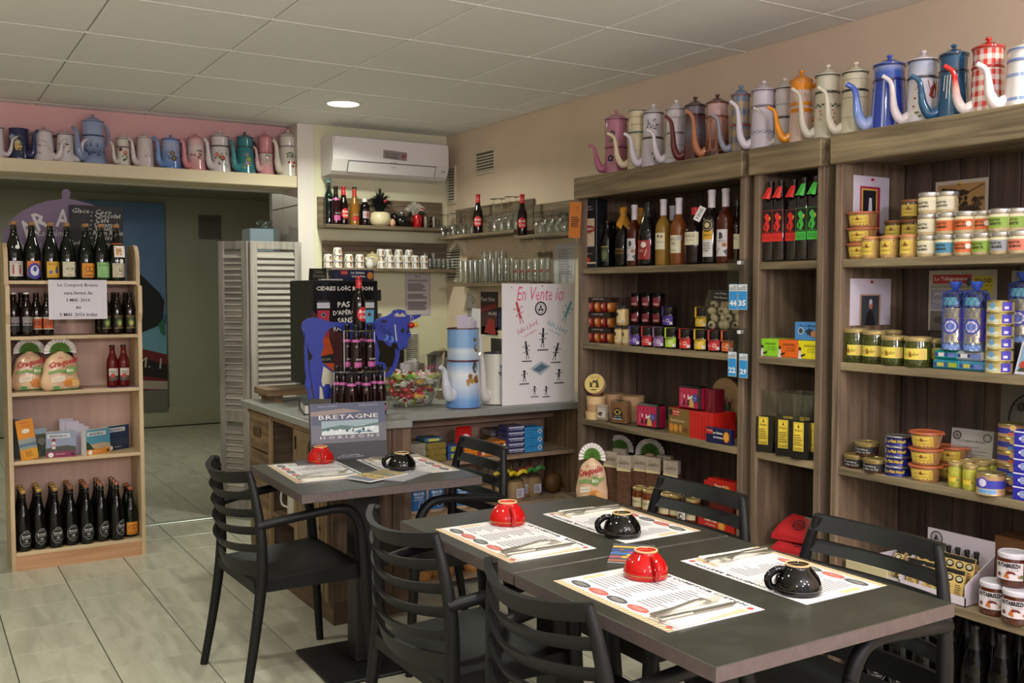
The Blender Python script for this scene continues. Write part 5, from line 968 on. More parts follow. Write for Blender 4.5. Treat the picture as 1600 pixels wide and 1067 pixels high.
sleeve(1138.5, 1170, 512, 592, [('22', 1138.5, 1151, 549, 588.5), ('29', 1155.5, 1168, 552, 591)], 'lower clear hanging sleeve on the oak post, blue tags numbered 22 and 29')
# ================================================================ right-edge bay
z = LV_[4]
YEL = '#ccb048'
yl = lambda w, z0, z1: [('r', -w, z0, w, z1, YEL), ('p', [(-.006, z0+(z1-z0)*.5), (.006, z0+(z1-z0)*.5), (.002, z0+(z1-z0)*.86), (-.002, z0+(z1-z0)*.86)], '#8a4a1c'), ('t', 'Le Patelier', -.001, z0+(z1-z0)*.64, w*1.2, '#4a3a1a', (z1-z0)*.2, {'shear': .35}), ('t', 'du Campagnard', .0, z0+(z1-z0)*.28, w*1.3, '#5a4520', (z1-z0)*.16, {'shear': .35}), ('r', w*.7, z0+.004, w*.95, z1-.004, '#b99a34')]
def tub(label, loc, lid='#b05a38', grp='terrine tubs', rz=FC):
    t = thing('terrine_tub', label, 'tub', loc, rz, grp)
    obj('tub', shared('tub', lambda: M().lathe([(0, .002), (.039, 0), (.042, .004), (.049, .046), (.0515, .047), (.0515, .049), (0, .049)], 28), [mat('#b07a44', .2)], 45), mat('#9c7448', .15, 0, .5, var=.2, sc=60), t)
    obj('lid', shared('tublid', lambda: M().lathe([(.0535, .047), (.0545, .049), (.0535, .052), (.047, .0535), (.044, .0515), (0, .0515)], 28).box(.05, .068, -.008, .008, .049, .051), [mat(lid, .3)], 45), mat(lid, .3), t, rz=-.4)
    decal('label', t, [(d[0],)+tuple(d[1:]) for d in yl(.036, .008, .040)], surf=lambda zz: .0395+.0095*zz/.046+.0012); return t
for k in range(3): tub('orange-lidded terrine tub, %s of the stack on the upper right shelf' % ['bottom', 'middle', 'top'][k], (at(1347, 400, .055, z)[0], at(1347, 400, .055, z)[1], z+.0535*k))
for k, px in enumerate((1361, 1390, 1421)):
    jar('terrine_jar', 'glass jar with yellow label beside the terrine tubs, %s of three' % ['left', 'middle', 'right'][k], at(px, 400, .035, z), .0305, .074, '#b08c54', '#c98a5c', yl(.024, .012, .056), FC-.15, 'yellow-label jars', lidh=.008, lm=.2)
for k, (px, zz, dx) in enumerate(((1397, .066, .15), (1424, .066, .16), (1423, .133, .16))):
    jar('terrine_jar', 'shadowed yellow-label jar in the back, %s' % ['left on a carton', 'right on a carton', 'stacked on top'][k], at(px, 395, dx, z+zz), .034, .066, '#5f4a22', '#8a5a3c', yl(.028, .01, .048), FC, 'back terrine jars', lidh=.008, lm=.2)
    if k < 2: tag(obj('carton', M().box(-.03, .03, -.036, .036, 0, .0655, c=.001), mat('#3a2c22', .6), None, at(px, 395, dx, z)), 'dark carton under the back terrine jars, %s one' % ['left', 'right'][k], 'box')
def rl(c, nm, seal=False):
    d = [('r', -.033, .010, .033, .046, c), ('r', -.033, .042, .033, .050, '#d2c9a8'), ('t', 'RILLETTES', -.008, .033, .036, '#2c2824', .007, {'bold': .03}), ('t', nm, -.006, .022, .036, '#2c2824', .008, {'bold': .04})]
    return d+([('e', .02, .028, .008, .008, '#d9cfc4')] if seal else [])
BEI, BLU, ORA, GRN, GRY, COR = '#c9c0a6', '#3f7f9c', '#c8622c', '#7f9c34', '#8f9094', '#cc7058'
rows = [(0, [(1450, BEI, 'MAQUEREAU', .035), (1478.5, BLU, 'SARDINE', .035), (1508, ORA, 'THON', .035), (1536, GRN, 'CREVETTE', .04), (1565, GRY, 'CRABE', .035), (1594, COR, 'SAUMON', .035)]),
        (.068, [(1450.5, BEI, 'MAQUEREAU', .035), (1480, ORA, 'HOMARD', .035), (1509, ORA, 'THON', .035), (1537, ORA, 'THON', .06), (1563, GRN, 'CREVETTE', .035), (1590, GRN, 'CREVETTE', .06)]),
        (.136, [(1451.5, BEI, 'MAQUEREAU', .035), (1480, BEI, 'LANGOUSTE', .055)])]
for zz, rw in rows:
    for k, (px, c, nm, dx) in enumerate(rw):
        jar('rillettes_jar', 'silver-lidded fish spread jar, %s from left in the %s layer' % (ORD[k], {0: 'bottom', .068: 'middle', .136: 'top'}[zz]), at(px, 395-zz*400, dx, z+zz), .0325, .0675, '#b3a07a', '#cfcbc6', rl(c, nm, 'THON' == nm), FC-.1, 'silver-lidded fish spread jars', lm=.8)
# pinned pictures
def pinned(name, label, plane, p0, p1, v, draws, tilt=0, cat='picture', c='#cfc6d2', pin=None):
    f = on_y if plane == 'y' else on_x
    a = f(*p0, v); b2 = f(*p1, v); w = (b2.x-a.x) if plane == 'y' else (a.y-b2.y); h = a.z-b2.z
    t = thing(name, label, cat, ((a.x+b2.x)/2 if plane == 'y' else v, v if plane == 'y' else (a.y+b2.y)/2, b2.z), 0 if plane == 'y' else -PI/2, None, rot=(tilt, 0, 0 if plane == 'y' else -PI/2))
    obj('sheet', M().box(-w/2, w/2, 0, .001, 0, h), mat(c, .6), t); decal('picture', t, draws(w, h))
    if pin: obj('pin', M().lathe([(0, 0), (.005, .001), (.005, .005), (.003, .009), (0, .009)], 10), mat(pin, .3), t, (-.0 if pin else 0, 0, h-.012), rot=(PI/2, 0, 0))
    return t
ys = B3[1]-.03-.002
pinned('pinned_picture', 'white sheet with a lighthouse picture framed in magenta, pinned inside the right shelf', 'y', (1334, 273), (1388, 366), ys, lambda w, h: [('r', -w*.32, 0, w*.24, h*.82, '#a8244c'), ('r', -w*.28, 0, w*.16, h*.78, '#c9a53a'), ('r', -w*.24, 0, w*.12, h*.75, '#15131a'), ('p', [(-w*.13, 0), (-w*.10, h*.3), (-w*.07, h*.62), (-.0, h*.62), (w*.02, h*.3), (w*.07, 0)], '#c9c2cc'), ('r', -w*.11, h*.18, w*.03, h*.26, '#8a3040')], pin='#b01c1c')
pinned('pinned_picture', 'sepia harbour drawing pinned on the back of the upper right shelf', 'x', (1462, 285), (1543, 341), BX-.003, lambda w, h: [('r', -w*.45, h*.04, w*.45, h*.9, '#b08a54'), ('l', [(-w*.4, h*.35), (w*.42, h*.85)], .004, '#3a2c1c'), ('l', [(-w*.4, h*.3), (w*.4, h*.36)], .004, '#3a2c1c'), ('p', [(-w*.4, h*.3), (-w*.1, h*.38), (0, h*.3), (w*.3, h*.34), (w*.4, h*.2), (w*.1, h*.12), (-w*.35, h*.15)], '#4a3824')]+spray(-w*.15, h*.6, w*.5, h*.35, ['#3a2c1c', '#5a452c'], 26, .009, 41)+spray(w*.2, h*.4, w*.4, h*.3, ['#3a2c1c', '#5a452c'], 18, .008, 42), c='#c3b8a4', pin='#c9a53a')
pinned('pinned_picture', 'white sheet with a portrait in folk costume pinned inside the middle right shelf', 'y', (1329, 435), (1391, 507), ys, lambda w, h: [('r', -w*.27, 0, w*.24, h*.66, '#b58a6a'), ('r', -w*.23, 0, w*.2, h*.63, '#3a4048'), ('p', [(-w*.14, 0), (-w*.1, h*.25), (-.0, h*.36), (w*.06, h*.25), (w*.12, 0)], '#1c1a1e'), ('e', -w*.01, h*.42, w*.05, h*.08, '#b3705a'), ('e', -w*.01, h*.5, w*.04, h*.06, '#d2ccd0')], pin='#a01c1c')
pinned('newspaper_page', 'newspaper front page with a red title banner pinned behind the tins', 'x', (1452, 423), (1556, 520), BX-.003, lambda w, h: [('r', -w*.44, h*.78, w*.14, h*.93, '#b03a36'), ('t', 'Le Télégramme', -w*.16, h*.855, w*.5, '#e6dcd6', h*.08, {'bold': .02}), ('e', w*.1, h*.8, w*.04, h*.07, '#4a4a50'), ('r', w*.17, h*.58, w*.45, h*.9, '#cdbf3a'), ('t', 'SOLDES', w*.31, h*.83, w*.24, '#22201a', h*.07, {'bold': .03}), ('t', 'jusqu\'au samedi', w*.31, h*.75, w*.25, '#4a4630', h*.035), ('t', 'letty', w*.3, h*.66, w*.18, '#22201a', h*.08, {'shear': .4}), ('r', -w*.46, h*.35, w*.14, h*.68, '#8a8d98'), ('t', 'JACKPOT A', -w*.2, h*.61, w*.42, '#c9c9ce', h*.07, {'bold': .03}), ('t', 'PLOUEZOC', -w*.22, h*.49, w*.4, '#b9b4b4', h*.07, {'bold': .03}), ('r', -w*.46, .0, w*.1, h*.33, '#6a665c'), ('e', -w*.25, h*.18, w*.16, h*.07, '#4a463c')]+lines(-w*.46, w*.12, h*.76, h*.7, 2, '#8a867c'), cat='newspaper', c='#b9b2a4', pin='#c9c9c9')
pinned('printed_sheet', 'printed sheet pinned on the back at the right edge of the middle shelf', 'x', (1581, 423), (1640, 520), BX-.003, lambda w, h: lines(-w*.4, w*.4, h*.95, h*.1, 16, '#7a766e'), cat='notice', c='#a59f94')
# second level: bean jars, tins
z = LV_[3]
bean = mat('#3c4018', .1, 0, .6, var=.5, sc=120)
for k, (px, dx, R, H) in enumerate(((1337, .05, .042, .116), (1366, .05, .040, .112), (1393, .17, .034, .110), (1397, .04, .043, .098), (1434, .04, .043, .098), (1459, .11, .038, .09))):
    jar('bean_jar', 'gold-lidded jar of green beans with yellow label, %s from left' % ORD[k], at(px, 565, dx, z), R, H, bean, '#c2ab74', [('r', -R*.8 if k else -.01, .026, R*1.1, .062, '#d2bf4c'), ('p', [(-.012, .034), (.0, .034), (-.006, .056)], '#a5541c'), ('t', 'Le Patelier', -.004, .044, .05, '#5a4a20', .012, {'shear': .3}), ('r', R*.55, .03, R*.95, .058, '#c9a858')], FC-.1, 'green bean jars')
for k, (px0, px1, zz, c, dx) in enumerate(((1455, 1500, 0, '#2f8aa0', .03), (1496, 1541, 0, '#4a90b0', .03), (1458, 1497, .031, '#1f9a98', .035), (1492, 1536, .031, '#b4b4bc', .035))):
    X0 = FX+dx; ya, yb2 = sy(px0, 575, X0), sy(px1, 575, X0); w = ya-yb2
    t = thing('fish_tin', 'flat %s tin under the netted cans, %s' % (['teal-blue', 'light blue', 'turquoise', 'silver grey'][k], ['lower left', 'lower right', 'upper left', 'upper right'][k]), 'tin', (X0, (ya+yb2)/2, z+zz), -PI/2, 'flat fish tins')
    obj('can', M().box(-w/2+.001, w/2-.001, 0, .075, 0, .030, c=.006), mat(c, .25, .4), t); decal('print', t, [('r', -w*.3, .009, -w*.05, .021, '#b0a84c' if k < 2 else '#c9c4c4'), ('e', -w*.36, .015, .006, .006, '#2c3a8a'), ('e', .0, .015, .006, .006, '#2c3a8a'), ('r', w*.1, .008, w*.4, .022, '#8f9c2c' if k == 0 else '#5f70b0')])
net = stripes('#2a3f9a', '#1c2c6e', 40, .5)
for k, (px, dx) in enumerate(((1491, .055), (1524, .055), (1596, .13))):
    X0 = FX+dx; zz = z+.0615 if k < 2 else z+.09; lab = 'netted stack of gold and blue cans, %s' % ['left one on the flat tins', 'right one on the flat tins', 'behind the gold tins']
    if k == 2: tag(obj('carton', M().box(-.035, .035, -.035, .035, 0, .089, c=.001), mat('#2a2530', .6), None, (X0, sy(px, 540, X0), z)), 'dark carton under the rear netted can stack', 'box')
    t = thing('netted_cans', 'netted stack of gold and blue cans, %s' % ['left one on the flat tins', 'right one on the flat tins', 'behind the gold tin pile'][k], 'tin stack', (X0, sy(px, 540, X0), zz), FC-.1, 'netted can stacks')
    R = .0345
    for q, (z0, z1, c) in enumerate(((0, .022, '#8aa0b8'), (.0225, .132, '#a89f84'), (.1325, .178, '#3a3f5c'))):
        obj('can', M().lathe([(0, z0), (R, z0), (R+.001, z0+.002), (R, z0+.004), (R, z1-.004), (R+.001, z1-.002), (R, z1), (R*.9, z1-.002), (0, z1-.002)], 24), mat(c, .25, .6), t, smooth=40)
    decal('label', t, [('r', -.03, .004, .03, .018, '#7f9ad0'), ('e', 0, .075, .024, .024, '#3a3aa0'), ('e', 0, .075, .018, .018, '#cfcad6'), ('e', 0, .075, .015, .011, '#6a7ac0'), ('r', -.024, .14, .018, .165, '#4f8a94'), ('r', .026, .03, .045, .128, '#4a30a0')]+[('r', -.03, .04+.012*q, .03, .0406+.012*q, '#8f8768') for q in range(7)], R=R)
    b = M()
    for q in range(14):
        a0 = 2*PI*q/14
        for sg_ in (1, -1): b.tube([((R+.003)*math.cos(a0+sg_*s*.22), (R+.003)*math.sin(a0+sg_*s*.22), .002+.0178*s) for s in range(11)]+[(.008*math.cos(a0), .008*math.sin(a0), .19)], .0007, 3, cap=False)
    stuff(obj('net', b, mat('#23409a', .5), t)); obj('net_knot', M().lathe([(.006, .186), (.012, .194), (.018, .206), (.02, .214)], 10), mat('#2a48a0', .6), t)
for k in range(6):
    X0 = FX+.045; tin('fish_tin', 'round gold tin with blue label, %s from bottom of the tall pile' % ORD[k], (X0, sy(1561, 580, X0), z+.0365*k), .0385, .036, '#b09f62', [('r', -.03, .006, .012, .016, '#b4bcae'), ('e', -.008, .021, .009, .009, '#5a8ab4'), ('r', .02, .005, .05, .031, '#3f35a0'), ('r', .026, .01, .038, .018, '#c9c4d4')], FC-.15, 'gold tin pile', '#cdbf8a')
X0 = FX+.03; pf = (X0, sy(1606, 570, X0), z)
t = thing('framed_picture', 'white leaning frame cut by the right edge of the picture', 'picture frame', pf, 0, None, rot=(-.3, 0, -PI/2-.2))
obj('frame', M().box(-.05, .05, 0, .008, 0, .1, c=.002), mat('#c9c4d0', .4), t); decal('picture', t, [('r', -.042, .01, .042, .09, '#7fa0b8'), ('e', -.02, .03, .018, .014, '#b0402c'), ('p', [(-.04, .01), (.04, .01), (.03, .02), (-.03, .022)], '#3a3f2c')])
# third level
z = LV_[2]
dk = [('r', -.038, .008, .045, .032, '#17171a'), ('t', 'Terrine', -.008, .024, .05, '#d9d4cc', .007, {'shear': .3, 'rot': -.03}), ('t', 'La Mer en Sel', -.004, .014, .056, '#d9d4cc', .006, {'shear': .3})]
for k, (px, zz, dx) in enumerate(((1337, 0, .045), (1367, 0, .03), (1354, .0475, .055))):
    jar('spread_jar', 'low dark jar with gold lid and black label, %s of three' % ['left', 'right', 'top'][k], at(px, 730, dx, z+zz), .0385, .047, '#4a2a1c', '#a5905c', dk, FC, 'low dark jars', lidh=.013, neck=.97)
for k in range(4):
    X0 = FX+.045; tin('pate_tin', 'navy pate tin with yellow lettering, %s from bottom of the pile' % ORD[k], (X0, sy(1403, 740, X0), z+.0335*k), .0405, .033, '#1f1f6a', [('t', 'Le Pâté Hénaff', [0, -.006, .004, .002][k], .017, .062, '#d2b42c', .011, {'bold': .03}), ('e', -.044, .016, .009, .01, '#8f948c')], FC+.1, 'navy pate tins', '#c4c4c4')
tin('pate_tin', 'silver-topped tin half hidden behind the navy pate pile', (FX+.16, sy(1432, 740, FX+.16), z), .04, .11, '#2a2a50', rim='#c4c4c4')
for k in range(3): tub('orange-lidded terrine tub, %s of the stack on the third shelf' % ['bottom', 'middle', 'top'][k], (FX+.045, sy(1446, 750, FX+.045), z+.0535*k))
for k in range(2): tub('shadowed terrine tub behind the stack on the third shelf, %s' % ['lower', 'upper'][k], (FX+.15, sy(1488, 730, FX+.15), z+.0535*k))
X0 = FX+.16; a = on_x(1485, 647, X0); b2 = on_x(1555, 716, X0)
t = carton('gift_box', 'silver grey presentation box with printed lid leaning behind the mustard jars', (X0, (a.y+b2.y)/2+.01, z), 0, .14, .05, .165, '#8f8a86', [('o', -.05, .142, .009, .015, '#3a3634'), ('o', .05, .142, .009, .015, '#5a5654'), ('e', -.05, .142, .006, .006, '#4a4644'), ('t', 'Le Comptoir Breton', 0, .126, .085, '#2c2826', .010), ('t', 'Coffret Gourmand', 0, .108, .05, '#4a4644')]+[('r', -.055, .096-.011*q, .055, .0972-.011*q, '#6a6664') for q in range(4)]+[('e', .02, .02, .05, .03, '#7a7572')], rot=(-.12, 0, -PI/2+.1))
for k, (px, dx) in enumerate(((1493, .035), (1516, .03), (1511, .1), (1534, .1), (1528, .16), (1549, .16))):
    jar('mustard_jar', 'small mustard jar with gold lid, %s' % ['front left', 'front right', 'second row left', 'second row right', 'third row left', 'third row right'][k], at(px, 760, dx, z), .0225, .078, '#a5a23c', '#c2ab74', [('r', -.02, .018, .02, .036, '#d2b23a'), ('r', -.016, .033, .02, .0345, '#5a4a20'), ('r', .008, .02, .018, .03, '#7a8a3c')], FC, 'small mustard jars', lidh=.010, neck=.86)
tin('fish_tin', 'large tan tin with a blue band and round badge in front', (FX+.025, sy(1548, 770, FX+.025), z), .0405, .066, '#b5906a', [('r', -.06, .022, .06, .046, '#33339a'), ('e', -.014, .038, .016, .016, '#3a3aa4'), ('e', -.014, .038, .012, .012, '#c9c4d6'), ('r', -.028, .006, .026, .02, '#7fa8d0'), ('t', 'SOUPE DE POISSON', -.002, .013, .048, '#2c3a70', .006)], FC, None, '#cdbf8a')
for k in range(5):
    tin('fish_tin', 'tan and navy tin behind the blue boxes, %s from bottom' % ORD[k], (FX+.13, sy(1580, 720, FX+.13), z+.0415*k), .0385, .041, '#a5845c', [('r', -.06, .012, .06, .028, '#2c2c84'), ('e', .012, .03, .009, .009, '#c9a060'), ('r', -.0, .006, .03, .016, '#4a7ab0' if k % 2 else '#b85a2c')], FC, 'tan and navy tins', '#cdbf8a')
for k in range(5):
    X0 = FX+.012+(.0 if k > 1 else -.004); t = carton('fish_box', 'royal blue box with round white badge, %s from bottom of the pile' % ORD[k], (X0, sy(1598, 760, X0)-.012, z+.0405*k), -PI/2, .085, .06, .04, '#2a2a9c', [('r', -.0425, .036, .0425, .04, '#d2d0dc'), ('o', -.012, .019, .008, .010, '#c9c9dc'), ('e', -.012, .019, .0065, .0065, '#8f9ac8'), ('r', -.026, .015, -.02, .023, '#c9c9dc'), ('r', -.004, .015, .002, .023, '#c9c9dc')], group='royal blue boxes')
# plain board leaning behind, wire scroll
t = thing('grey_panel', 'plain grey board standing at the back of the third shelf, right edge', 'board', (FX+.29, sy(1600, 660, FX+.29)-.04, z), -PI/2)
obj('board', M().box(-.12, .12, 0, .01, 0, .32), mat('#6a655c', .6), t)
t = thing('wire_stand', 'black scrolled wire stand at the right edge of the third shelf', 'wire stand', (FX+.27, sy(1604, 680, FX+.27), z), -PI/2)
obj('arch', M().tube([(-.06*math.cos(PI*k/12), 0, .20+.08*math.sin(PI*k/12)) for k in range(13)]+[(.06, 0, 0)], .003, 6), mat('#15130f', .4), t, smooth=60); obj('leg', M().tube([(-.06, 0, .2), (-.06, 0, 0)], .003, 6), mat('#15130f', .4), t)
obj('scroll', M().tube([((.016*(1-s/24))*math.cos(s*.6)-.02, 0, .24+(.016*(1-s/24))*math.sin(s*.6)) for s in range(22)], .002, 5), mat('#15130f', .4), t, smooth=60)
# fourth level: tubes in display trays, spread jars, cake box
z = LV_[1]
X0 = FX+.2; a = on_x(1444, 800, X0); b2 = on_x(1600, 830, X0)
t = thing('brown_carton', 'brown shipping carton at the back of the low right shelf', 'box', (X0+.02, 1.67, z), -PI/2)
obj('carton', M().box(-.19, .19, 0, .1, 0, .195, c=.002), mat('#7f5530', .7), t); decal('barcode_label', t, [('r', .145, .135, .185, .185, '#b5a59c')]+[('r', .15+.006*q, .14, .153+.006*q, .175, '#3a3330') for q in range(5)])
def display(label, yc, xf, w, h, d):
    t = thing('display_tray', label, 'display tray', (xf, yc, z), -PI/2)
    b = M(); b.box(-w/2, w/2, d-.003, d, 0, h+.075); b.box(-w/2, w/2, 0, d, 0, .003); b.box(-w/2, w/2, 0, .003, 0, .03)
    for x in (-w/2, w/2-.003): b.prism([(0, 0), (d, 0), (d, h+.03), (0, h*.62)], x, x+.003, 'yz')
    obj('tray', b, mat('#cfc4cc', .6), t); decal('logo', t, [('o', -w*.36, h+.045, .019, .023, '#2a2626'), ('o', -w*.36, h+.045, .013, .0145, '#2a2626'), ('e', -w*.36-.004, h+.042, .005, .005, '#2a2626'), ('e', -w*.36+.005, h+.042, .004, .004, '#2a2626'), ('e', -w*.36, h+.05, .005, .005, '#2a2626')], loc=(0, d-.0035, 0)); return t
yc = sy(1468, 930, FX+.05)+.01
display('white cardboard display tray with round black emblem holding cosmetic tubes', yc, FX+.02, .24, .11, .15)
tb = [('r', -.016, .0, .016, .094, '#d2b26a'), ('r', -.016, .08, .016, .094, '#15120e'), ('e', 0, .066, .013, .012, '#15120e'), ('e', 0, .067, .009, .007, '#c9bfa0'), ('t', 'SOLEIL', 0, .067, .014, '#15120e')]+lines(-.011, .011, .05, .014, 5, '#7a6434')
for r_ in range(2):
    for q in range(6 if r_ == 0 else 6):
        t = thing('cosmetic_tube', 'yellow cosmetic tube with black top, %s from left in the %s row of the tray' % (ORD[q], ['front', 'back'][r_]), 'tube', (FX+.05+.045*r_, yc+.092-.034*q-.004*r_, z+.006+.032*r_), 0, 'cosmetic tubes', rot=(-.18, 0, -PI/2+.12))
        obj('tube', shared('ctube', lambda: M().lathe([(0, 0), (.0125, 0), (.013, .004), (.014, .02), (.0155, .094), (0, .094)], 12, sy=.7), [mat('#d2b26a', .35)], 50), mat('#d2b26a', .35), t); decal('print', t, tb, loc=(0, -.0118, 0))
for q in range(6):
    t = thing('dropper_bottle', 'small cream bottle with black stopper in the back of the tray, %s from left' % ORD[q], 'bottle', (FX+.142, yc+.09-.033*q, z+.0045), FC, 'stoppered small bottles')
    obj('glass', shared('dropb', lambda: M().lathe([(0, 0), (.013, 0), (.0135, .004), (.0135, .085), (.006, .1), (.006, .112), (0, .112)], 12), [mat('#c9a868', .3)], 50), mat('#c9a868', .3), t)
    obj('stopper', shared('dropc', lambda: M().lathe([(.0085, .104), (.0065, .12), (.009, .138), (.008, .142), (0, .142)], 12), [mat('#14120f', .4)], 50), mat('#14120f', .4), t); decal('label', t, [('r', -.012, .05, .012, .08, '#15120e'), ('e', 0, .064, .008, .01, '#c9bfa0')], R=.0135)
t = thing('white_box_lid', 'opened white display box seen through the chair back slots', 'box', (FX+.03, sy(1402, 905, FX+.03), z), -PI/2)
b = M(); b.box(-.085, .085, 0, .12, 0, .003).box(-.085, .085, .117, .12, 0, .11).box(-.085, .085, 0, .003, 0, .025).box(-.085, -.082, 0, .12, 0, .09).box(.082, .085, 0, .12, 0, .09); obj('tray', b, mat('#c9c0c8', .6), t)
for q in range(3):
    t2 = thing('cosmetic_tube', 'yellow cosmetic tube lying in the opened white box, %s from left' % ORD[q], 'tube', (FX+.06, t.location.y+.045-.045*q, z+.02), 0, 'tubes in the white box', rot=(-.7, 0, -PI/2))
    obj('tube', SHARE['ctube'], mat('#d2b26a', .35), t2); decal('print', t2, tb, loc=(0, -.0118, 0))
carton('cake_box', 'flat cake box with a round cake picture behind the chair back', (FX+.02, sy(1345, 895, FX+.02)-.02, z), -PI/2, .17, .16, .045, '#c9bb94', top=[('e', .0, -.01, .06, .045, '#4a2a14'), ('e', .0, -.01, .054, .04, '#9a5a2c'), ('e', -.01, -.005, .03, .02, '#b8742f')])
nb = [('r', -.042, .022, .042, .074, '#d2c9cc'), ('t', 'NUTABREIZH', -.002, .065, .07, '#1c1614', .014, {'bold': .06}), ('t', 'Pate a tartiner', .012, .054, .035, '#4a3a34', .005, {'shear': .3}), ('p', [(-.012, .03), (-.004, .048), (.014, .046), (.03, .036), (.03, .03), (.0, .026)], '#b5642c'), ('p', [(-.004, .04), (.0, .05), (.016, .048), (.022, .04)], '#6a2a14'), ('e', -.026, .036, .006, .006, '#6a2f1c'), ('e', .036, .034, .006, .006, '#5a6a3c')]
for k, (px, py, zz, dx) in enumerate(((1554, 940, 0, .05), (1590, 950, 0, .03), (1583, 880, .1015, .055), (1612, 930, 0, .10), (1580, 930, 0, .13))):
    jar('spread_jar', 'white-lidded chocolate spread jar, %s' % ['left in front', 'right in front', 'stacked on top', 'cut by the frame edge', 'behind the front pair'][k], at(px, py, dx, z+zz), .0445, .10, '#4f2314', '#d0cad2', nb, FC-.05, 'chocolate spread jars', lidh=.014, neck=.9, lm=0)
# bottom level: black cider bottles
z = LV_[0]
bx = [1316, 1334, 1364, 1392, 1420, 1446, 1474, 1502, 1532, 1564, 1596]
for k in range(10):
    for r_ in range(2):
        X0 = FX+.06+.09*r_; yy = 2.255-.0885*k
        bottle('cider_bottle', 'black cider bottle on the oak floor shelf, %s from left in the %s rank' % (ORD[k], ['front', 'rear'][r_]), 'champ', (X0, yy, z), '#0a0a09', '#0e0c0a', BOL if r_ == 0 else None, FC+.2, 'black cider bottles on the floor shelf', 'sleeve', s=(1, 1, 1.1))
# ================================================================ air conditioner, vents, wall shelves
AW = mat('#dcd6d4', .35)
yf = 5.95; xl = on_y(520, 240, yf).x; xr_ = on_y(701, 250, yf).x; zt = on_y(610, 217, yf).z; zl = on_y(610, 276, yf).z
ac = thing('air_conditioner', 'white wall air conditioner above the bottle shelf', 'air conditioner')
prof = [(YB-.002, zt-.005), (yf+.03, zt), (yf+.008, zt-.012), (yf, zt-.06), (yf, zl+.085), (yf+.03, zl+.02), (yf+.06, zl), (YB-.002, zl-.005)]
obj('housing', M().prism(prof, xl, xr_, 'yz'), AW, ac)
obj('front_panel', M().prism([(yf-.004, zt-.012), (yf+.01, zt-.004), (yf+.01, zl+.09), (yf-.004, zl+.09)], xl+.012, xr_-.012, 'yz'), mat('#e2dcdc', .25, 0, .3), ac)
o = obj('louvre_flap', M().prism([(yf-.0035, zl+.080), (yf+.0265, zl+.018), (yf+.030, zl+.022), (yf+.001, zl+.082)], xl+.11, xr_-.10, 'yz'), mat('#e2dddd', .3), ac)
gap = M(); gap.prism([(yf-.0005, zl+.087), (yf-.0005, zl+.083), (yf+.01, zl+.08), (yf+.01, zl+.087)], xl+.105, xr_-.095, 'yz')
for x in (xl+.104, xr_-.099): gap.prism([(yf-.001, zl+.087), (yf+.0285, zl+.018), (yf+.033, zl+.021), (yf+.004, zl+.087)], x, x+.005, 'yz')
obj('flap_gap', gap, mat('#3a3638', .7), ac)
xm = on_y(617, 243, yf).x
decal('no_smoking_sticker', ac, [('r', -.085, -.028, .085, .028, '#8d8582'), ('t', 'Défense de fumer', -.022, .006, .1, '#2c2826', .018), ('r', -.07, -.018, .02, -.012, '#4a4644'), ('o', .062, 0, .014, .019, '#a03030'), ('l', [(.05, -.012), (.074, .012)], .005, '#a03030'), ('r', .052, -.003, .072, .003, '#3a3230')], loc=(xm, yf-.0045, on_y(617, 243, yf).z), rot=(0, .05, 0))
decal('maker_mark', ac, [('t', 'FUJITSU', 0, 0, .05, '#6a6668', .011), ('t', 'INVERTER', 0, -.03, .042, '#6a6668', .007)], loc=(xm-.01, yf-.0045, on_y(617, 255, yf).z))
decal('indicator', ac, [('r', -.03, .006, -.022, .01, '#77737a'), ('r', -.014, .006, -.006, .01, '#77737a'), ('r', .002, -.006, .034, .008, '#aaa6ac')], loc=(xr_-.055, yf+.009, zl+.055), rot=(-.44, 0, 0))
def wvent(label, px0, px1, py0, py1, plane):
    f = (lambda x, y: on_x(x, y, XR)) if plane == 'x' else (lambda x, y: on_y(x, y, YB))
    a, b2 = f(px0, py0), f(px1, py1); w = (a-b2).xy.length; h = a.z-b2.z; c = (a+b2)/2
    t = thing('air_vent', label, 'vent', (XR if plane == 'x' else c.x, c.y if plane == 'x' else YB, b2.z), -PI/2 if plane == 'x' else 0)
    fr = M(); fr.box(-w/2, w/2, -.012, 0, 0, .015).box(-w/2, w/2, -.012, 0, h-.015, h).box(-w/2, -w/2+.012, -.012, 0, .015, h-.015).box(w/2-.012, w/2, -.012, 0, .015, h-.015); obj('frame', fr, mat('#cfc6b0', .5), t)
    obj('recess', M().box(-w/2+.01, w/2-.01, -.003, -.001, .01, h-.01), mat('#6a6458', .8), t)
    k = 0
    while .02+.019*k < h-.02: obj('slat', M().box(-w/2+.012, w/2-.012, -.011, -.005, .018+.019*k, .027+.019*k), mat('#c6bda8', .5), t); k += 1
wvent('small cream wall vent between air conditioner and coffee pots', 744, 775, 238, 268, 'x'); wvent('tall narrow cream vent in the corner beside the air conditioner', 700, 713, 262, 318, 'x'); wvent('cream vent behind the glasses in the corner', 698, 722, 388, 440, 'x')
WS = wood('#5c4c3a', '#8d7c62', 'x'); WSY = wood('#5c4c3a', '#8d7c62', 'y')
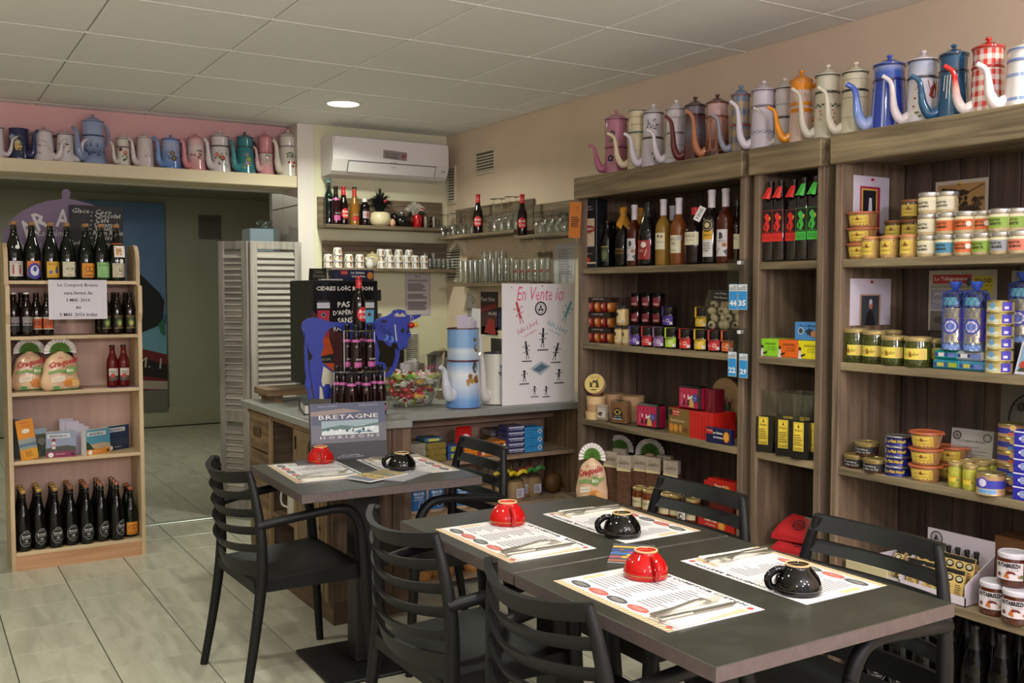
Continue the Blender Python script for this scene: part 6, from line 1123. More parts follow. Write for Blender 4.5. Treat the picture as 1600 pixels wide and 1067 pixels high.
def wshelf(label, plane, a, b2, ztop, zback, depth, cut=False):
    t = thing('wall_shelf', label, 'wall shelf')
    if plane == 'y':
        obj('board', M().box(a, b2, YB-depth, YB-.001, ztop-.022, ztop, c=.002), WS, t); obj('back_board', M().box(a, b2, YB-.018, YB-.001, ztop, zback, c=.002), WS, t)
        pass
    else:
        obj('board', M().box(XR-depth, XR-.001, b2, a, ztop-.022, ztop, c=.002), WSY, t); obj('back_board', M().box(XR-.018, XR-.001, b2, a, ztop, zback, c=.002), WSY, t)
        for y in (a-.12, b2+.1): obj('bracket', M().prism([(XR-.001, ztop-.12), (XR-.001, ztop-.022), (XR-depth*.6, ztop-.022), (XR-depth*.5, ztop-.03)], y, y+.02, 'xz'), mat('#d2c9ac', .5), t)
    return t
S1, S2, S3, S4, S5 = 1.876, 1.598, 1.815, 1.50, 1.775
wshelf('upper oak wall shelf under the air conditioner', 'y', 2.30, 3.21, S1, S1+.185, .165); wshelf('lower oak wall shelf holding white cups', 'y', 2.33, 3.25, S2, S2+.18, .165)
wshelf('upper oak shelf of stemmed glasses on the right wall', 'x', 6.0, 5.02, S3, S3+.19, .155); wshelf('lower oak shelf of tumblers on the right wall', 'x', 5.84, 4.83, S4, S4+.18, .155); wshelf('oak shelf of round glasses next to the tall shelf unit', 'x', 5.01, 4.38, S5, S5+.19, .155)
# upper shelf bottles and hens
def ay(px, py, dy, z_): y = YB-dy; return (on_y(px, py, y).x, y, z_)
bottle('water_bottle', 'turquoise glass bottle at the left end of the upper wall shelf', 'tall', ay(514, 340, .06, S1), glass((.35, .62, .62), .55, .05, 1.5), '#8fb4b8', [('t', 'Plancoet', 0, .17, .04, '#e6eef0', .018, {'rot': .3})], .2, None, 'screw', s=.97)
bottle('cider_bottle', 'dark slim bottle with pink neck band and label on the upper wall shelf', 'longneck', ay(525, 342, .11, S1), '#22090c', '#15100f', [('r', -.029, .028, .029, .06, '#b8508a'), ('t', 'ECUSSON', 0, .074, .04, '#cfc4bc', .01)], .2, None, 'sleeve', neck=(.158, .170, '#c25a94', None))
CO = [('e', 0, .075, .029, .034, '#c9262a'), ('t', 'Breizh', 0, .088, .042, '#f0e6e0', .016, {'shear': .3, 'bold': .02}), ('t', 'Cola', 0, .064, .036, '#f0e6e0', .018, {'shear': .3, 'bold': .02})]
CN = (.196, .238, '#c9262a', ('Breizh', .018, '#f0e6e0'))
bottle('cola_bottle', 'cola bottle with round red label on the upper wall shelf', 'longneck', ay(537, 344, .09, S1), '#140606', '#c9262a', CO, .1, 'red-label cola bottles', neck=CN)
bottle('beer_bottle', 'amber bottle with black and red label on the upper wall shelf', 'longneck', ay(554, 346, .09, S1), '#8a5a1c', '#15100f', [('r', -.027, .03, .027, .062, '#a82a24'), ('p', [(-.029, .06), (-.022, .09), (0, .1), (.022, .09), (.029, .06)], '#1c1614'), ('t', 'Desperate', 0, .07, .045, '#d9c9a0', .011)], .1, None, neck=(.19, .236, '#b8302a', None))
bottle('soda_bottle', 'plastic soda bottle with white cap on the upper wall shelf', 'plastic', ay(570, 347, .09, S1), '#120808', '#dcd8d4', [('r', -.031, .05, .031, .095, '#b9aeb0'), ('r', -.008, .052, .022, .093, '#a85a64'), ('t', 'Coca', -.014, .075, .03, '#2c2426', .02, {'shear': .3})], .2, None, 'screw')
def plume(c, n, r, h, seed, up=.6, root=(0, 0, 0)):
    rn = random.Random(seed); b = M()
    for k in range(n):
        an = rn.random()*2*PI; sp_ = rn.random(); L_ = h*(.55+.6*rn.random()); dx, dy = math.cos(an)*sp_, math.sin(an)*sp_
        pts = [(root[0]+dx*r*.25, root[1]+dy*r*.25, root[2]), (root[0]+dx*r*.7, root[1]+dy*r*.7, root[2]+L_*.55), (root[0]+dx*r*1.05, root[1]+dy*r*1.05, root[2]+L_*(1-.45*sp_)), (root[0]+dx*r*1.4, root[1]+dy*r*1.4, root[2]+L_*(1-.9*sp_*up))]
        b.tube(spline(pts, 2), [.0012, .002, .003, .003, .0025, .0016, .0005], 3, cap=False)
    return b
p = ay(594, 348, .085, S1)
t = thing('hen_planter', 'cream ceramic bowl hen with a big black feather plume on the upper wall shelf', 'ornament', p)
obj('bowl', M().lathe([(0, .002), (.045, 0), (.068, .02), (.073, .05), (.064, .085), (.05, .095), (.046, .09), (0, .08)], 24), mat('#d9cba4', .3, 0, .4), t, smooth=60); stuff(obj('feathers', plume('#0e0d0d', 150, .07, .15, 5, root=(-.002, 0, .088)), mat('#0f0e0f', .6), t)); obj('comb', M().ball((0, 0, 0), .012, 8), mat('#b0242c', .5), t, (.012, -.055, .165), smooth=60)
tag(obj('toy_chick', M().ball((0, 0, .018), .018, 12).ball((.012, -.012, .038), .011, 10), mat('#d2b01c', .5), None, (p[0]-.062, YB-.035, S1+.045), smooth=60), 'small yellow chick figure behind the cream bowl hen', 'ornament')
tag(obj('perch_block', M().box(-.03, .03, -.012, .012, 0, .0445, c=.002), mat('#4a3a2c', .6), None, (p[0]-.062, YB-.035, S1)), 'small dark block under the yellow chick', 'ornament')
tag(obj('egg', M().lathe([(0, 0), (.012, .003), (.02, .014), (.0225, .026), (.019, .04), (.011, .05), (0, .054)], 18), mat('#d2a582', .5), None, ay(613, 350, .115, S1), smooth=60), 'single brown egg standing on the upper wall shelf', 'egg')
p = ay(630, 350, .08, S1); t = thing('black_hen', 'glossy black ceramic hen beside the egg', 'ornament', p)
obj('body', M().ball((0, 0, .042), .046, 18, 0, 1.3, .95, .92).tube(spline([(.03, 0, .06), (.055, 0, .09), (.06, 0, .13)], 3), [.022, .018, .014, .012, .008, .004, .002], 8), mat('#0d0d0c', .08, 0, .6), t, smooth=60); obj('head', M().ball((-.02, -.02, .092), .022, 12), mat('#8a8886', .12, .7), t, smooth=60); obj('rear_dome', M().ball((-.05, .03, .07), .03, 12), mat('#121212', .1, 0, .5), t, smooth=60)
p = ay(652, 352, .09, S1); t = thing('feather_hen_tin', 'red tin with white feathers and a red rooster head', 'ornament', p)
obj('tin', M().lathe([(0, .003), (.026, 0), (.031, .006), (.031, .08), (.026, .088), (0, .088)], 20), mat('#b8161c', .25, .3), t, smooth=40); decal('print', t, [('p', [(-.024, .02), (.012, .05), (.016, .06), (-.02, .032)], '#d9d4d2')], R=.031)
stuff(obj('feathers', plume('#d9d2c8', 120, .055, .09, 8, root=(-.02, 0, .085)), mat('#d2cbc0', .7), t)); obj('head', M().ball((.028, -.02, .10), .016, 12).tube([(.036, -.03, .1), (.05, -.04, .094)], [.006, .001], 6), mat('#1f1c1a', .4), t, smooth=60); obj('comb', M().ball((.03, -.02, .12), .012, 8, 0, .6, 1.2).ball((.022, -.024, .13), .011, 8, 0, .6, 1), mat('#c41c1c', .5), t, smooth=60)
for k, px in enumerate((665, 678)):
    t = thing('steel_jug', 'small steel jug at the right end of the upper wall shelf, %s' % ['left', 'right'][k], 'jug', ay(px, 354, .10, S1), 0, 'steel jugs')
    obj('cup', M().lathe([(0, .002), (.022, 0), (.0235, .004), (.0235, .075), (.025, .08), (.022, .08), (.021, .01), (0, .008)], 20), mat('#b5b0aa', .18, 1), t, smooth=40); obj('handle', M().tube(spline([(.022, 0, .065), (.04, 0, .06), (.04, 0, .03), (.022, 0, .02)], 3), .003, 6), mat('#b5b0aa', .2, 1), t, smooth=60)
# cups
CUP = mat('#d9d4cc', .2, 0, .4)
def cup(label, px, dy, lvl, h=.05, stacked=True, hd=1):
    t = thing('coffee_cup', label, 'cup', ay(px, 418, dy, S2+.0325*lvl), hd*.7, 'white coffee cups')
    obj('cup', shared('cup', lambda: M().lathe([(.0, .047), (.0215, .047), (.024, .049), (.0255, .046), (.031, .003), (.0315, 0), (.029, 0), (.0235, .042), (0, .043)], 20), [CUP], 45), CUP, t); obj('handle', shared('cuph', lambda: M().tube(spline([(-.0275, 0, .035), (-.042, 0, .034), (-.044, 0, .018), (-.03, 0, .01)], 3), .0032, 6), [CUP], 60), CUP, t)
    decal('motif', t, [('r', -.006, .012, .006, .036, '#7a4a22'), ('r', -.004, .014, .004, .026, '#c9832c')], surf=lambda zz: .0312-.12*zz+.0004, rz=-.55)
    return t
ci = 0
for px, dy, n in ((513, .06, 2), (527.5, .12, 3), (545, .115, 2), (562, .115, 2), (596, .13, 1), (609, .13, 2), (622, .13, 2), (635, .13, 2), (648.5, .13, 2), (662.5, .13, 2), (595, .05, 3), (606, .04, 3), (623, .05, 3), (639, .05, 3)):
    for k in range(n):
        cup('white cup turned upside down, stack %s from left, %s' % (ORD[ci], ['bottom', 'second', 'third'][k]), px, dy, k*1.25, hd=1); 
    ci += 1
t = thing('milk_jug', 'small white milk jug between the cup stacks', 'jug', ay(578, 419, .12, S2), 0)
obj('body', M().lathe([(0, .002), (.02, 0), (.028, .015), (.029, .032), (.022, .05), (.021, .062), (.025, .07), (.022, .07), (.019, .06), (0, .02)], 20), CUP, t, smooth=60); obj('handle', M().tube(spline([(.02, 0, .06), (.042, 0, .058), (.042, 0, .03), (.026, 0, .02)], 3), .003, 6), CUP, t, smooth=60); obj('spout', M().tube([(-.018, 0, .055), (-.034, 0, .07)], [.010, .004], 8), CUP, t, smooth=60)
t = thing('sugar_bowl', 'cream lidded pot behind the milk jug', 'bowl', ay(582, 417, .05, S2), 0)
obj('bowl', M().lathe([(0, .002), (.035, 0), (.05, .03), (.05, .07), (.044, .08), (.046, .084), (.02, .1), (.006, .103), (.008, .112), (0, .115)], 22), mat('#c9b98a', .4), t, smooth=50)
G = glass((.98, 1, .99), .97, .04, 2.8)
def tumbler(label, loc, R, H, grp, mark=None):
    t = thing('tumbler', label, 'glass', loc, 0, grp)
    obj('glass', shared(('tum', R, H), lambda: M().lathe([(0, .004), (R*.85, .0), (R*.9, .004), (R, H), (R-.002, H), (R*.86, .010), (0, .010)], 16), [G], 45), G, t)
    if mark: decal('motif', t, [('p', [(-.008, H*.4), (.01, H*.48), (.006, H*.56), (-.004, H*.5)], mark)], R=R*.97, rz=-.7)
    return t
for k, px in enumerate((672, 679, 686, 693, 700, 707, 664, 677)): tumbler('small clear tumbler at the right end of the cup shelf, %s' % ORD[k], ay(px, 420, .13 if k < 6 else .05, S2), .024, .07 if k < 6 else .11, 'tumblers on the cup shelf')
def stem(label, loc, inv, R, H, grp):
    pr = [(0, .0), (.03, .001), (.031, .003), (.006, .008), (.0035, .02), (.0035, H*.42), (.008, H*.46), (R*.8, H*.55), (R, H*.7), (R*.82, H), (R*.80, H), (R*.97, H*.7), (R*.77, H*.56), (0, H*.49)]
    if inv: pr = [(r, H-zz) for r, zz in pr]
    t = thing('wine_glass', label, 'glass', loc, 0, grp); obj('glass', shared(('stem', inv, R, H), lambda: M().lathe(pr, 18), [G], 50), G, t)
def ax(px, py, dx, z_): X_ = XR-dx; return (X_, on_x(px, py, X_).y, z_)
for k, (px, dx) in enumerate(((692, .11), (700, .06), (708, .11), (716, .06), (724, .11), (732, .06), (737, .11), (743, .06))): stem('stemmed glass turned upside down left of the cola bottle, %s' % ORD[k], ax(px, 358, dx, S3), True, .032, .155, 'stemmed glasses')
for k, (px, dx) in enumerate(((772, .10), (784, .07), (795, .10), (806, .06))): stem('large wine glass upside down between the two cola bottles, %s' % ORD[k], ax(px, 355, dx, S3), True, .042, .21, 'large wine glasses')
bottle('cola_bottle', 'cola bottle with round red label among the stemmed glasses, left one', 'longneck', ax(747, 358, .12, S3), '#140606', '#c9262a', CO, -.6, 'red-label cola bottles', neck=CN)
bottle('cola_bottle', 'cola bottle with round red label at the shelf corner, right of the wine glasses', 'longneck', ax(816, 362, .125, S5), '#140606', '#c9262a', CO, -.6, 'red-label cola bottles', neck=CN, s=.98)
for k, (px, dx) in enumerate(((845, .10), (858, .10), (870, .10), (882, .10), (852, .04), (866, .04), (880, .04))): 
    pr = [(0, 0), (.03, .001), (.03, .004), (.008, .01), (.008, .02), (.036, .035), (.045, .065), (.038, .11), (.036, .11), (.043, .065), (.034, .037), (0, .024)]; pr = [(r, .11-zz) for r, zz in pr]
    t = thing('goblet', 'round-bowled clear goblet near the tall shelf, %s' % ORD[k], 'glass', ax(px, 352, dx, S5), 0, 'round goblets'); obj('glass', shared('goblet', lambda: M().lathe(pr, 18), [G], 50), G, t)
ti = 0
for px, dx, R, H, mk in [(720+7.5*k, .11 if k % 2 else .06, .026, .15, None) for k in range(6)]+[(760+10*k, .10, .030, .15, None) for k in range(5)]+[(757+9*k, .04, .028, .20, None) for k in range(4)]+[(806+10*k, .11, .030, .135, '#b0302c') for k in range(6)]:
    tumbler('tall clear tumbler on the lower right-wall shelf, %s' % (ORD[ti] if ti < 20 else 'last')+(' with red motif' if mk else ''), ax(px, 440, dx, S4), R, H, 'tumblers on the lower wall shelf', mk); ti += 1
# ================================================================ counter
CT_ = .875
LAM = mat('#8b8b86', .35, var=.06, sc=20); CO_ = ('#5f4a35', '#93795a')
CZ_ = wood(*CO_, 'z'); CX_ = wood(*CO_, 'x'); CY_ = wood(*CO_, 'y'); CDK = wood('#4a3a2e', '#6f5a4a', 'x'); CWR = wood('#826a54', '#ac927a', 'x')
wt = thing('worktop', 'grey laminate worktop running round the L-shaped counter', 'worktop')
obj('slab', M().box(1.495, 1.915, 3.958, 5.17, CT_-.034, CT_, c=.003), LAM, wt); obj('slab', M().box(1.916, 3.24, 4.14, 4.62, CT_-.034, CT_, c=.003), LAM, wt); obj('slab', M().box(1.916, 2.40, 4.621, 5.45, CT_-.034, CT_, c=.003), LAM, wt)
cb = thing('drawer_cabinet', 'rustic wooden counter cabinet with three drawers, a niche and two doors', 'cabinet')
x0 = 1.525; yd0, yd1, yn0, yn1, ydm = 4.766, 5.09, 4.39, 4.725, 4.182; yE = 3.99
obj('carcass', M().box(x0+.01, 1.90, yd0, 5.13, .1, CT_-.034).box(x0+.01, 1.90, yE, yn0, .1, CT_-.034).box(1.86, 1.90, yn0, yd0, .1, CT_-.034).box(x0+.01, 1.90, yn0, yd0, .1, .12), CDK, cb)
obj('plinth', M().box(x0+.02, 1.90, yE+.01, 5.12, 0, .1), wood('#4f3d2c', '#6d563f', 'y'), cb)
for k, (z0, z1) in enumerate(((.64, .83), (.44, .63), (.12, .43))):
    d = obj('drawer', M().box(x0-.008, x0+.01, yd0+.006, yd1, z0, z1, c=.003).box(x0-.012, x0-.008, yd0+.035, yd1-.03, z0+.03, z1-.03, c=.003), CY_, cb)
    obj('pull', M().box(x0-.024, x0-.012, (yd0+yd1)/2-.05, (yd0+yd1)/2+.05, (z0+z1)/2-.028, (z0+z1)/2+.028, c=.006), wood('#3f2f20', '#5c452f', 'y'), d)
for y in (yd0-.02, yn0-.02): obj('stile', M().box(x0-.006, x0+.01, y, y+.045, .1, CT_-.034, c=.002), CZ_, cb)
obj('stile', M().box(x0-.006, x0+.01, yE, yE+.04, .1, CT_-.034, c=.002), CZ_, cb)
obj('niche_shelf', M().box(x0, 1.86, yn0, yd0, .335, .355, c=.002), CY_, cb); obj('rail', M().box(x0-.004, x0+.01, yE, 5.13, CT_-.062, CT_-.035), CY_, cb)
for a, b2 in ((ydm+.003, yn0-.022), (yE+.043, ydm-.003)):
    d = obj('door', M().box(x0-.008, x0+.01, a, b2, .13, CT_-.065, c=.003).box(x0-.013, x0-.008, a+.03, b2-.03, .17, CT_-.11, c=.004), CZ_, cb); obj('knob', M().ball((x0-.02, a+.02, .42), .009, 10), mat('#8a8074', .3, .7), d, smooth=60)
    for zz in (.2, .72): obj('hinge', M().box(x0-.012, x0-.007, b2-.004, b2+.012, zz, zz+.06, c=.001), mat('#1c1a18', .4, .6), d)
for k in range(4): obj('end_plank', M().box(x0+.012+.0955*k, x0+.105+.0955*k, yE-.012, yE, .1, CT_-.034, c=.002), wood('#5a4534', '#7d6650', 'z'), cb)
obj('end_plinth', M().box(x0+.02, 1.90, yE-.006, yE+.01, 0, .1), wood('#4f3d2c', '#6d563f', 'x'), cb)
# open shelf bay facing the room
bs = thing('counter_shelf', 'open wooden counter shelves of tins and bags facing the tables', 'shelf unit')
yf0, yb0, xL, xR2 = 4.17, 4.47, 1.915, 3.0; TS, LS = .628, .385
obj('side_panel', M().box(xL, xL+.05, yf0, yb0, .03, CT_-.034, c=.002), CZ_, bs); obj('side_panel', M().box(xR2-.05, xR2, yf0, yb0, .03, CT_-.034, c=.002), CZ_, bs)
for z0, z1 in ((.03, .24), (.245, .455), (.46, .665), (.67, CT_-.036)): obj('back_plank', M().box(xL+.05, xR2-.05, yb0-.012, yb0, z0, z1, c=.002), CWR, bs)
for zz in (.06, LS, TS): obj('shelf', M().box(xL+.05, xR2-.05, yf0+.004, yb0-.012, zz-.022, zz, c=.002), CWR, bs)
obj('top_rail', M().box(xL+.05, xR2-.05, yf0+.2, yf0+.215, CT_-.1, CT_-.036), CWR, bs)
def fy_(px, py, dy, z_): y = yf0+dy; return (on_y(px, py, y).x, y, z_)
# tins on the upper level
def oval_tin(name, label, px0, px1, n, lvl0, c, dy, h=.026, rim='#c9c9c4', dr=None, grp=None, metal=.9):
    for k in range(n):
        y = yf0+dy; xa, xb = on_y(px0, 710, y).x, on_y(px1, 710, y).x; w = xb-xa
        t = thing(name, label+(', %s from bottom' % ORD[k] if n > 1 else ''), 'tin', ((xa+xb)/2, y, TS+lvl0+(h+.0008)*k), 0, grp)
        obj('can', M().box(-w/2, w/2, 0, .1, 0, h, c=.005), mat(c, .22, metal), t)
        if dr == 'ribs':
            for q in range(9): obj('rib', M().box(-w*.42+q*w*.1, -w*.42+q*w*.1+.005, -.0015, 0, .004, h-.004), mat(rim, .25, .9), t)
        elif dr: decal('print', t, dr(w, h))
oval_tin('fish_tin', 'plain silver ribbed tin in the left pile', 638, 667, 3, 0, '#b9b4a4', .04, .03, dr='ribs', grp='ribbed silver tins', metal=.4); oval_tin('fish_tin', 'plain gold ribbed tin pile', 669, 698, 3, 0, '#a5934c', .02, .03, '#c9b876', 'ribs', 'ribbed gold tins', .4)
oval_tin('fish_tin', 'blue patterned tin on top of the ribbed tins', 664, 692, 1, .0935, '#4f7fa0', .05, .02, dr=lambda w, h: [('r', -w*.3, .004, w*.3, .016, '#b9b04c')], metal=.4)
oval_tin('fish_tin', 'blue and yellow tin beside the gold tins', 700, 724, 2, 0, '#3f5f9c', .04, .034, dr=lambda w, h: [('r', -w*.3, .006, w*.2, .028, '#a5a42c'), ('t', 'THON', 0, .017, w*.36, '#2a2f5c')], metal=.3, grp='blue and yellow tins')
t = thing('red_tin', 'red tin with rounded corners standing upright behind the chair back', 'tin', fy_(726, 708, .09, TS), 0)
b = M(); b.box(-.045, .045, 0, .022, 0, .15, c=.010); obj('tin', b, mat('#c01c1c', .3, .2), t); decal('print', t, [('e', .006, .085, .026, .028, '#d2ccc6'), ('e', .0, .09, .012, .013, '#2a2624'), ('e', .016, .076, .010, .010, '#2a2624'), ('p', [(-.02, .06), (.03, .055), (.02, .068), (-.014, .07)], '#2a2624')])
for k in range(4):
    q = k % 2; carton('sardine_box', 'orange sardine carton, %s' % ['lower left', 'lower right', 'upper left', 'upper right'][k], fy_(743+q*34, 708, .05+.0*q, TS+.034*(k//2)), 0, .125, .08, .033, '#cf7a1c', [('r', .01, .004, .05, .026, '#8a2f1c'), ('t', 'SARDINES', -.03, .017, .05, '#5a2410', .01), ('r', .035, .006, .052, .02, '#d9cfa8')], group='orange sardine cartons')
oval_tin('fish_tin', 'slate blue rounded tin in the tall pile', 793, 821, 5, 0, '#4a4a78', .03, .0275, metal=.3, dr=lambda w, h: [('r', -w/2+.008, .016, w/2-.008, .023, '#b4b4c4'), ('t', 'LA COMPAGNIE', .0, .010, w*.7, '#c4c4d0', .008)], grp='slate blue tins')
oval_tin('fish_tin', 'silver tin on its side behind the slate blue tins', 768, 812, 1, .075, '#9a9aa0', .14, .04, grp=None)
tag(obj('carton', M().box(-.08, .08, 0, .09, 0, .0745), mat('#6a5030', .6), None, fy_(785, 690, .14, TS)), 'brown carton supporting the silver tin at the shelf back', 'box')
for k in range(3): carton('fish_box', 'light blue cod liver box, %s of the pile of three' % ['bottom', 'middle', 'top'][k], fy_(834, 706, .035, TS+.042*k), 0, .112, .09, .0415, '#2f86c0', [('t', 'FOIE DE MORUE', -.014, .029, .07, '#14283c', .008, {'bold': .02}), ('t', 'Cod Liver', -.024, .015, .045, '#14283c', .007), ('p', [(.036, .006), (.05, .02), (.036, .034), (.022, .02)], '#c9d2d8'), ('e', .036, .02, .006, .006, '#39506a')], group='light blue cod liver boxes')
# lower level: salt jars, bags, loaves
def bagjar(px, lab):
    t = thing('salt_jar', lab, 'jar', fy_(px, 790, .07, LS), .1, 'blue label salt jars')
    obj('jar', M().lathe([(0, .002), (.05, 0), (.056, .008), (.056, .11), (.05, .135), (.046, .14), (0, .14)], 24), mat('#c4ab94', .15, 0, .5, var=.1, sc=200), t, smooth=50); obj('lid', M().lathe([(.049, .138), (.05, .14), (.05, .158), (0, .16)], 24), glass((.9, .92, .92), .8, .1, 2), t, smooth=40)
    decal('label', t, [('r', -.05, .018, .05, .118, '#1c5fa0'), ('p', [(-.05, .05), (-.05, .118), (.0, .118), (.02, .09), (-.01, .05)], '#1a2c5c'), ('t', 'GROS SEL', -.008, .1, .06, '#dfe4ea', .014, {'bold': .03}), ('t', 'MARIN', -.008, .083, .045, '#dfe4ea', .012), ('t', 'DE GUERANDE', -.008, .07, .055, '#dfe4ea', .007), ('e', .004, .044, .017, .017, '#c9d2da'), ('e', .004, .044, .014, .014, '#233a6a')], R=.056)
bagjar(648, 'sea salt jar with blue label, left of three'); bagjar(676, 'sea salt jar with blue label, middle of three'); bagjar(716, 'sea salt jar with blue label, right of three behind the chair')
for k, (px, dy, w, tie) in enumerate(((756, .05, .05, None), (782, .09, .035, '#c9b02c'), (806, .05, .05, '#d2b81c'), (817, .12, .045, '#a8242c'), (834, .10, .045, '#3f8a3c'))):
    t = thing('grain_bag', 'clear tied bag of brown grain with white label, %s from left on counter shelf' % ORD[k], 'food bag', fy_(px, 785, dy, LS), .1, 'tied grain bags'); 
    obj('grain', M().lathe([(0, 0), (w*.8, 0), (w, .02), (w, .07), (w*.8, .1), (0, .108)], 16, sy=.7), mat('#8f7450', .7, var=.35, sc=250), t, smooth=60)
    obj('film', M().lathe([(w*.82, .1), (w*.3, .125), (.008, .135), (.02, .155), (.04, .185), (.045, .2)], 14), glass((.96, .97, .97), .85, .08, 2.5), t, smooth=40)
    if tie: obj('ribbon', M().lathe([(.01, .128), (.014, .134), (.01, .14)], 12).tube(spline([(0, -.01, .134), (-.03, -.02, .148), (-.055, -.02, .138)], 3), .004, 5, flat=2.5).tube(spline([(0, -.01, .134), (.03, -.02, .15), (.06, -.015, .14)], 3), .004, 5, flat=2.5), mat(tie, .4), t)
    decal('label', t, [('r', -.024, .02, .024, .066, '#c4beca')]+lines(-.02, .018, .06, .026, 5, '#7a7480'), loc=(0, -w*.72, 0))
for k, px in enumerate((862, 888)):
    o = tag(obj('brown_loaf', M().ball((0, 0, .055), .05, 18, 0, .95, .85, 1.1), mat('#5f3f1c', .55, var=.3, sc=40), None, fy_(px, 778, .11, LS), smooth=60, rot=(0, .12 if k == 0 else -.05, 0)), 'brown rounded loaf on the counter shelf, %s one' % ['left', 'right'][k], 'loaf', 'brown loaves')
# floor level bags glimpsed under the tables
for k, (px, dy) in enumerate(((655, .04), (690, .06), (742, .06), (775, .1))):
    t = thing('pastry_bag', 'golden pastry bag on the floor shelf under the table, %s from left' % ORD[k], 'food bag', fy_(px, 900, dy, .06), .1, 'pastry bags')
    obj('bag', M().lathe([(0, 0), (.06, 0), (.072, .03), (.07, .12), (.05, .17), (.02, .19), (.03, .21)], 18, sy=.6), mat('#a5713c', .2, 0, .6, var=.35, sc=30), t, smooth=50); decal('label', t, [('r', -.032, .02, .032, .13, '#b9aab0'), ('e', 0, .15, .05, .014, '#3f2f8a'), ('t', 'Kouign', 0, .1, .045, '#4a3a6a', .016, {'shear': .3}), ('e', 0, .05, .018, .012, '#6a5a6a')], R=.06, loc=(0, .02, 0))
# mug and cork jar in the cabinet niche
t = thing('enamel_pitcher', 'white pitcher standing in the niche of the counter cabinet', 'pitcher', (1.60, 4.60, .356), -.9)
obj('body', M().lathe([(0, .002), (.045, 0), (.048, .005), (.044, .14), (.046, .145), (.042, .145), (.04, .02), (0, .02)], 22), mat('#c4bfb4', .3), t, smooth=40); obj('handle', M().tube(spline([(-.044, 0, .115), (-.085, 0, .11), (-.085, 0, .05), (-.045, 0, .035)], 3), .006, 8), mat('#c4bfb4', .3), t, smooth=60)
t = thing('cork_jar', 'small brown cork-topped jar behind the pitcher', 'jar', (1.72, 4.62, .356)); obj('jar', M().lathe([(0, .0), (.035, 0), (.036, .14), (.03, .16), (0, .16)], 18), mat('#8a7f74', .3), t, smooth=50); obj('cork', M().lathe([(.026, .158), (.032, .19), (.034, .215), (0, .217)], 16), mat('#9a6a3c', .8), t)
# ================================================================ on the counter
t = thing('wood_riser', 'thick wooden board under the black fridge', 'board', (0, 0, CT_)); obj('board', M().box(1.565, 2.36, 4.93, 5.16, .034, .068, c=.003), CX_, t); obj('foot', M().box(1.60, 1.65, 4.94, 5.15, 0, .034), CX_, t); obj('foot', M().box(2.28, 2.33, 4.94, 5.15, 0, .034), CX_, t)
fx0, fx1, fy0, fz0, fz1 = 1.815, 2.19, 4.95, CT_+.068, 1.505
fr_ = thing('mini_fridge', 'black cider advertising mini fridge on the counter', 'fridge')
obj('cabinet', M().box(fx0, fx1, fy0+.045, 5.30, fz0+.002, fz1, c=.006), mat('#121214', .12, 0, .3), fr_); dr_ = obj('door', M().box(fx0, fx1, fy0, fy0+.04, fz0+.004, fz1, c=.006), mat('#101013', .15, 0, .3), fr_)
obj('hinge_lug', M().box(fx1, fx1+.022, fy0+.005, fy0+.05, fz1-.11, fz1-.05, c=.003), mat('#121214', .3), fr_)
w = fx1-fx0; h = fz1-fz0
def bot(cx, s, c1, c2):
    return [('p', [(cx-.018*s, .335), (cx+.018*s, .335), (cx+.03*s, .25), (cx+.055*s, .17), (cx+.058*s, .06), (cx-.058*s, .06), (cx-.055*s, .17), (cx-.03*s, .25)], c2), ('r', cx-.03*s, .26, cx+.03*s, .33, c1), ('p', [(cx-.034*s, .40), (cx+.034*s, .40), (cx+.03*s, .33), (cx-.03*s, .33)], c1), ('r', cx-.036*s, .41, cx+.036*s, .44, '#c9ccd2'), ('r', cx-.032*s, .44, cx+.032*s, .452, '#2a2a2e'), ('e', cx, .375, .013, .013, '#15151a'), ('o', cx, .375, .009, .011, '#d2d2d2'), ('p', [(cx-.056*s, .12), (cx+.056*s, .12), (cx+.056*s, .17), (cx-.056*s, .15)], '#15151a'), ('t', 'RAISON', cx, .14, .07*s, '#c9c4b8', .014)]
dr = [('r', -w/2, 0, w/2, h*.5, '#3a1430'), ('p', [(-w/2, 0), (-.02, 0), (.0, .25), (-w/2, .4)], '#4a0f18'), ('r', .06, .05, w/2, .3, '#141c3a')]+bot(-.125, 1, '#b8243c', '#d8541c')+bot(.135, .8, '#5fb0d8', '#d2b23a')+[('t', 'CIDRES LOÏC RAISON', -.005, h-.045, w*.86, '#ded9cf', .028, {'bold': .03})]
for s, x, z_, ww in (('PAS', -.012, .43, .07), ("D'APÉRO", -.008, .39, .13), ('SANS', -.006, .345, .085), ('RAISON', -.016, .305, .11)): dr.append(('t', s, x, z_, ww, '#e2ded8', .03, {'bold': .02, 'rot': .05}))
decal('advert', dr_, dr, loc=((fx0+fx1)/2, fy0-.0005, fz0+.004))
t = thing('reserved_sign', 'small black table reserved sign on top of the fridge', 'sign', (on_y(498, 430, 5.0).x, 5.0, fz1+.0005), .15); obj('board', M().prism([(-.05, 0), (.05, 0), (.045, .062), (-.045, .062)], 0, .02), mat('#12110f', .4), t); decal('lettering', t, [('t', 'Table', 0, .045, .05, '#8a8474', .016, {'shear': .3}), ('t', 'Réservée', 0, .024, .07, '#8a8474', .016, {'shear': .3})])
a = on_y(554, 440, 5.02); carton('galette_box', 'navy galette box with a golden biscuit picture on top of the fridge', (a.x, 5.0, fz1+.0005), .06, .215, .12, .058, '#161b40', [('r', -.09, .03, -.05, .052, '#b3241c'), ('t', 'Traou Mad', -.07, .042, .034, '#efe0c8', .007), ('t', 'Les Galettes', .01, .042, .08, '#e9e4dc', .012, {'bold': .03}), ('t', 'de Pont-Aven', .013, .023, .08, '#e9e4dc', .011, {'bold': .03}), ('e', .084, .026, .018, .02, '#c87a24')])
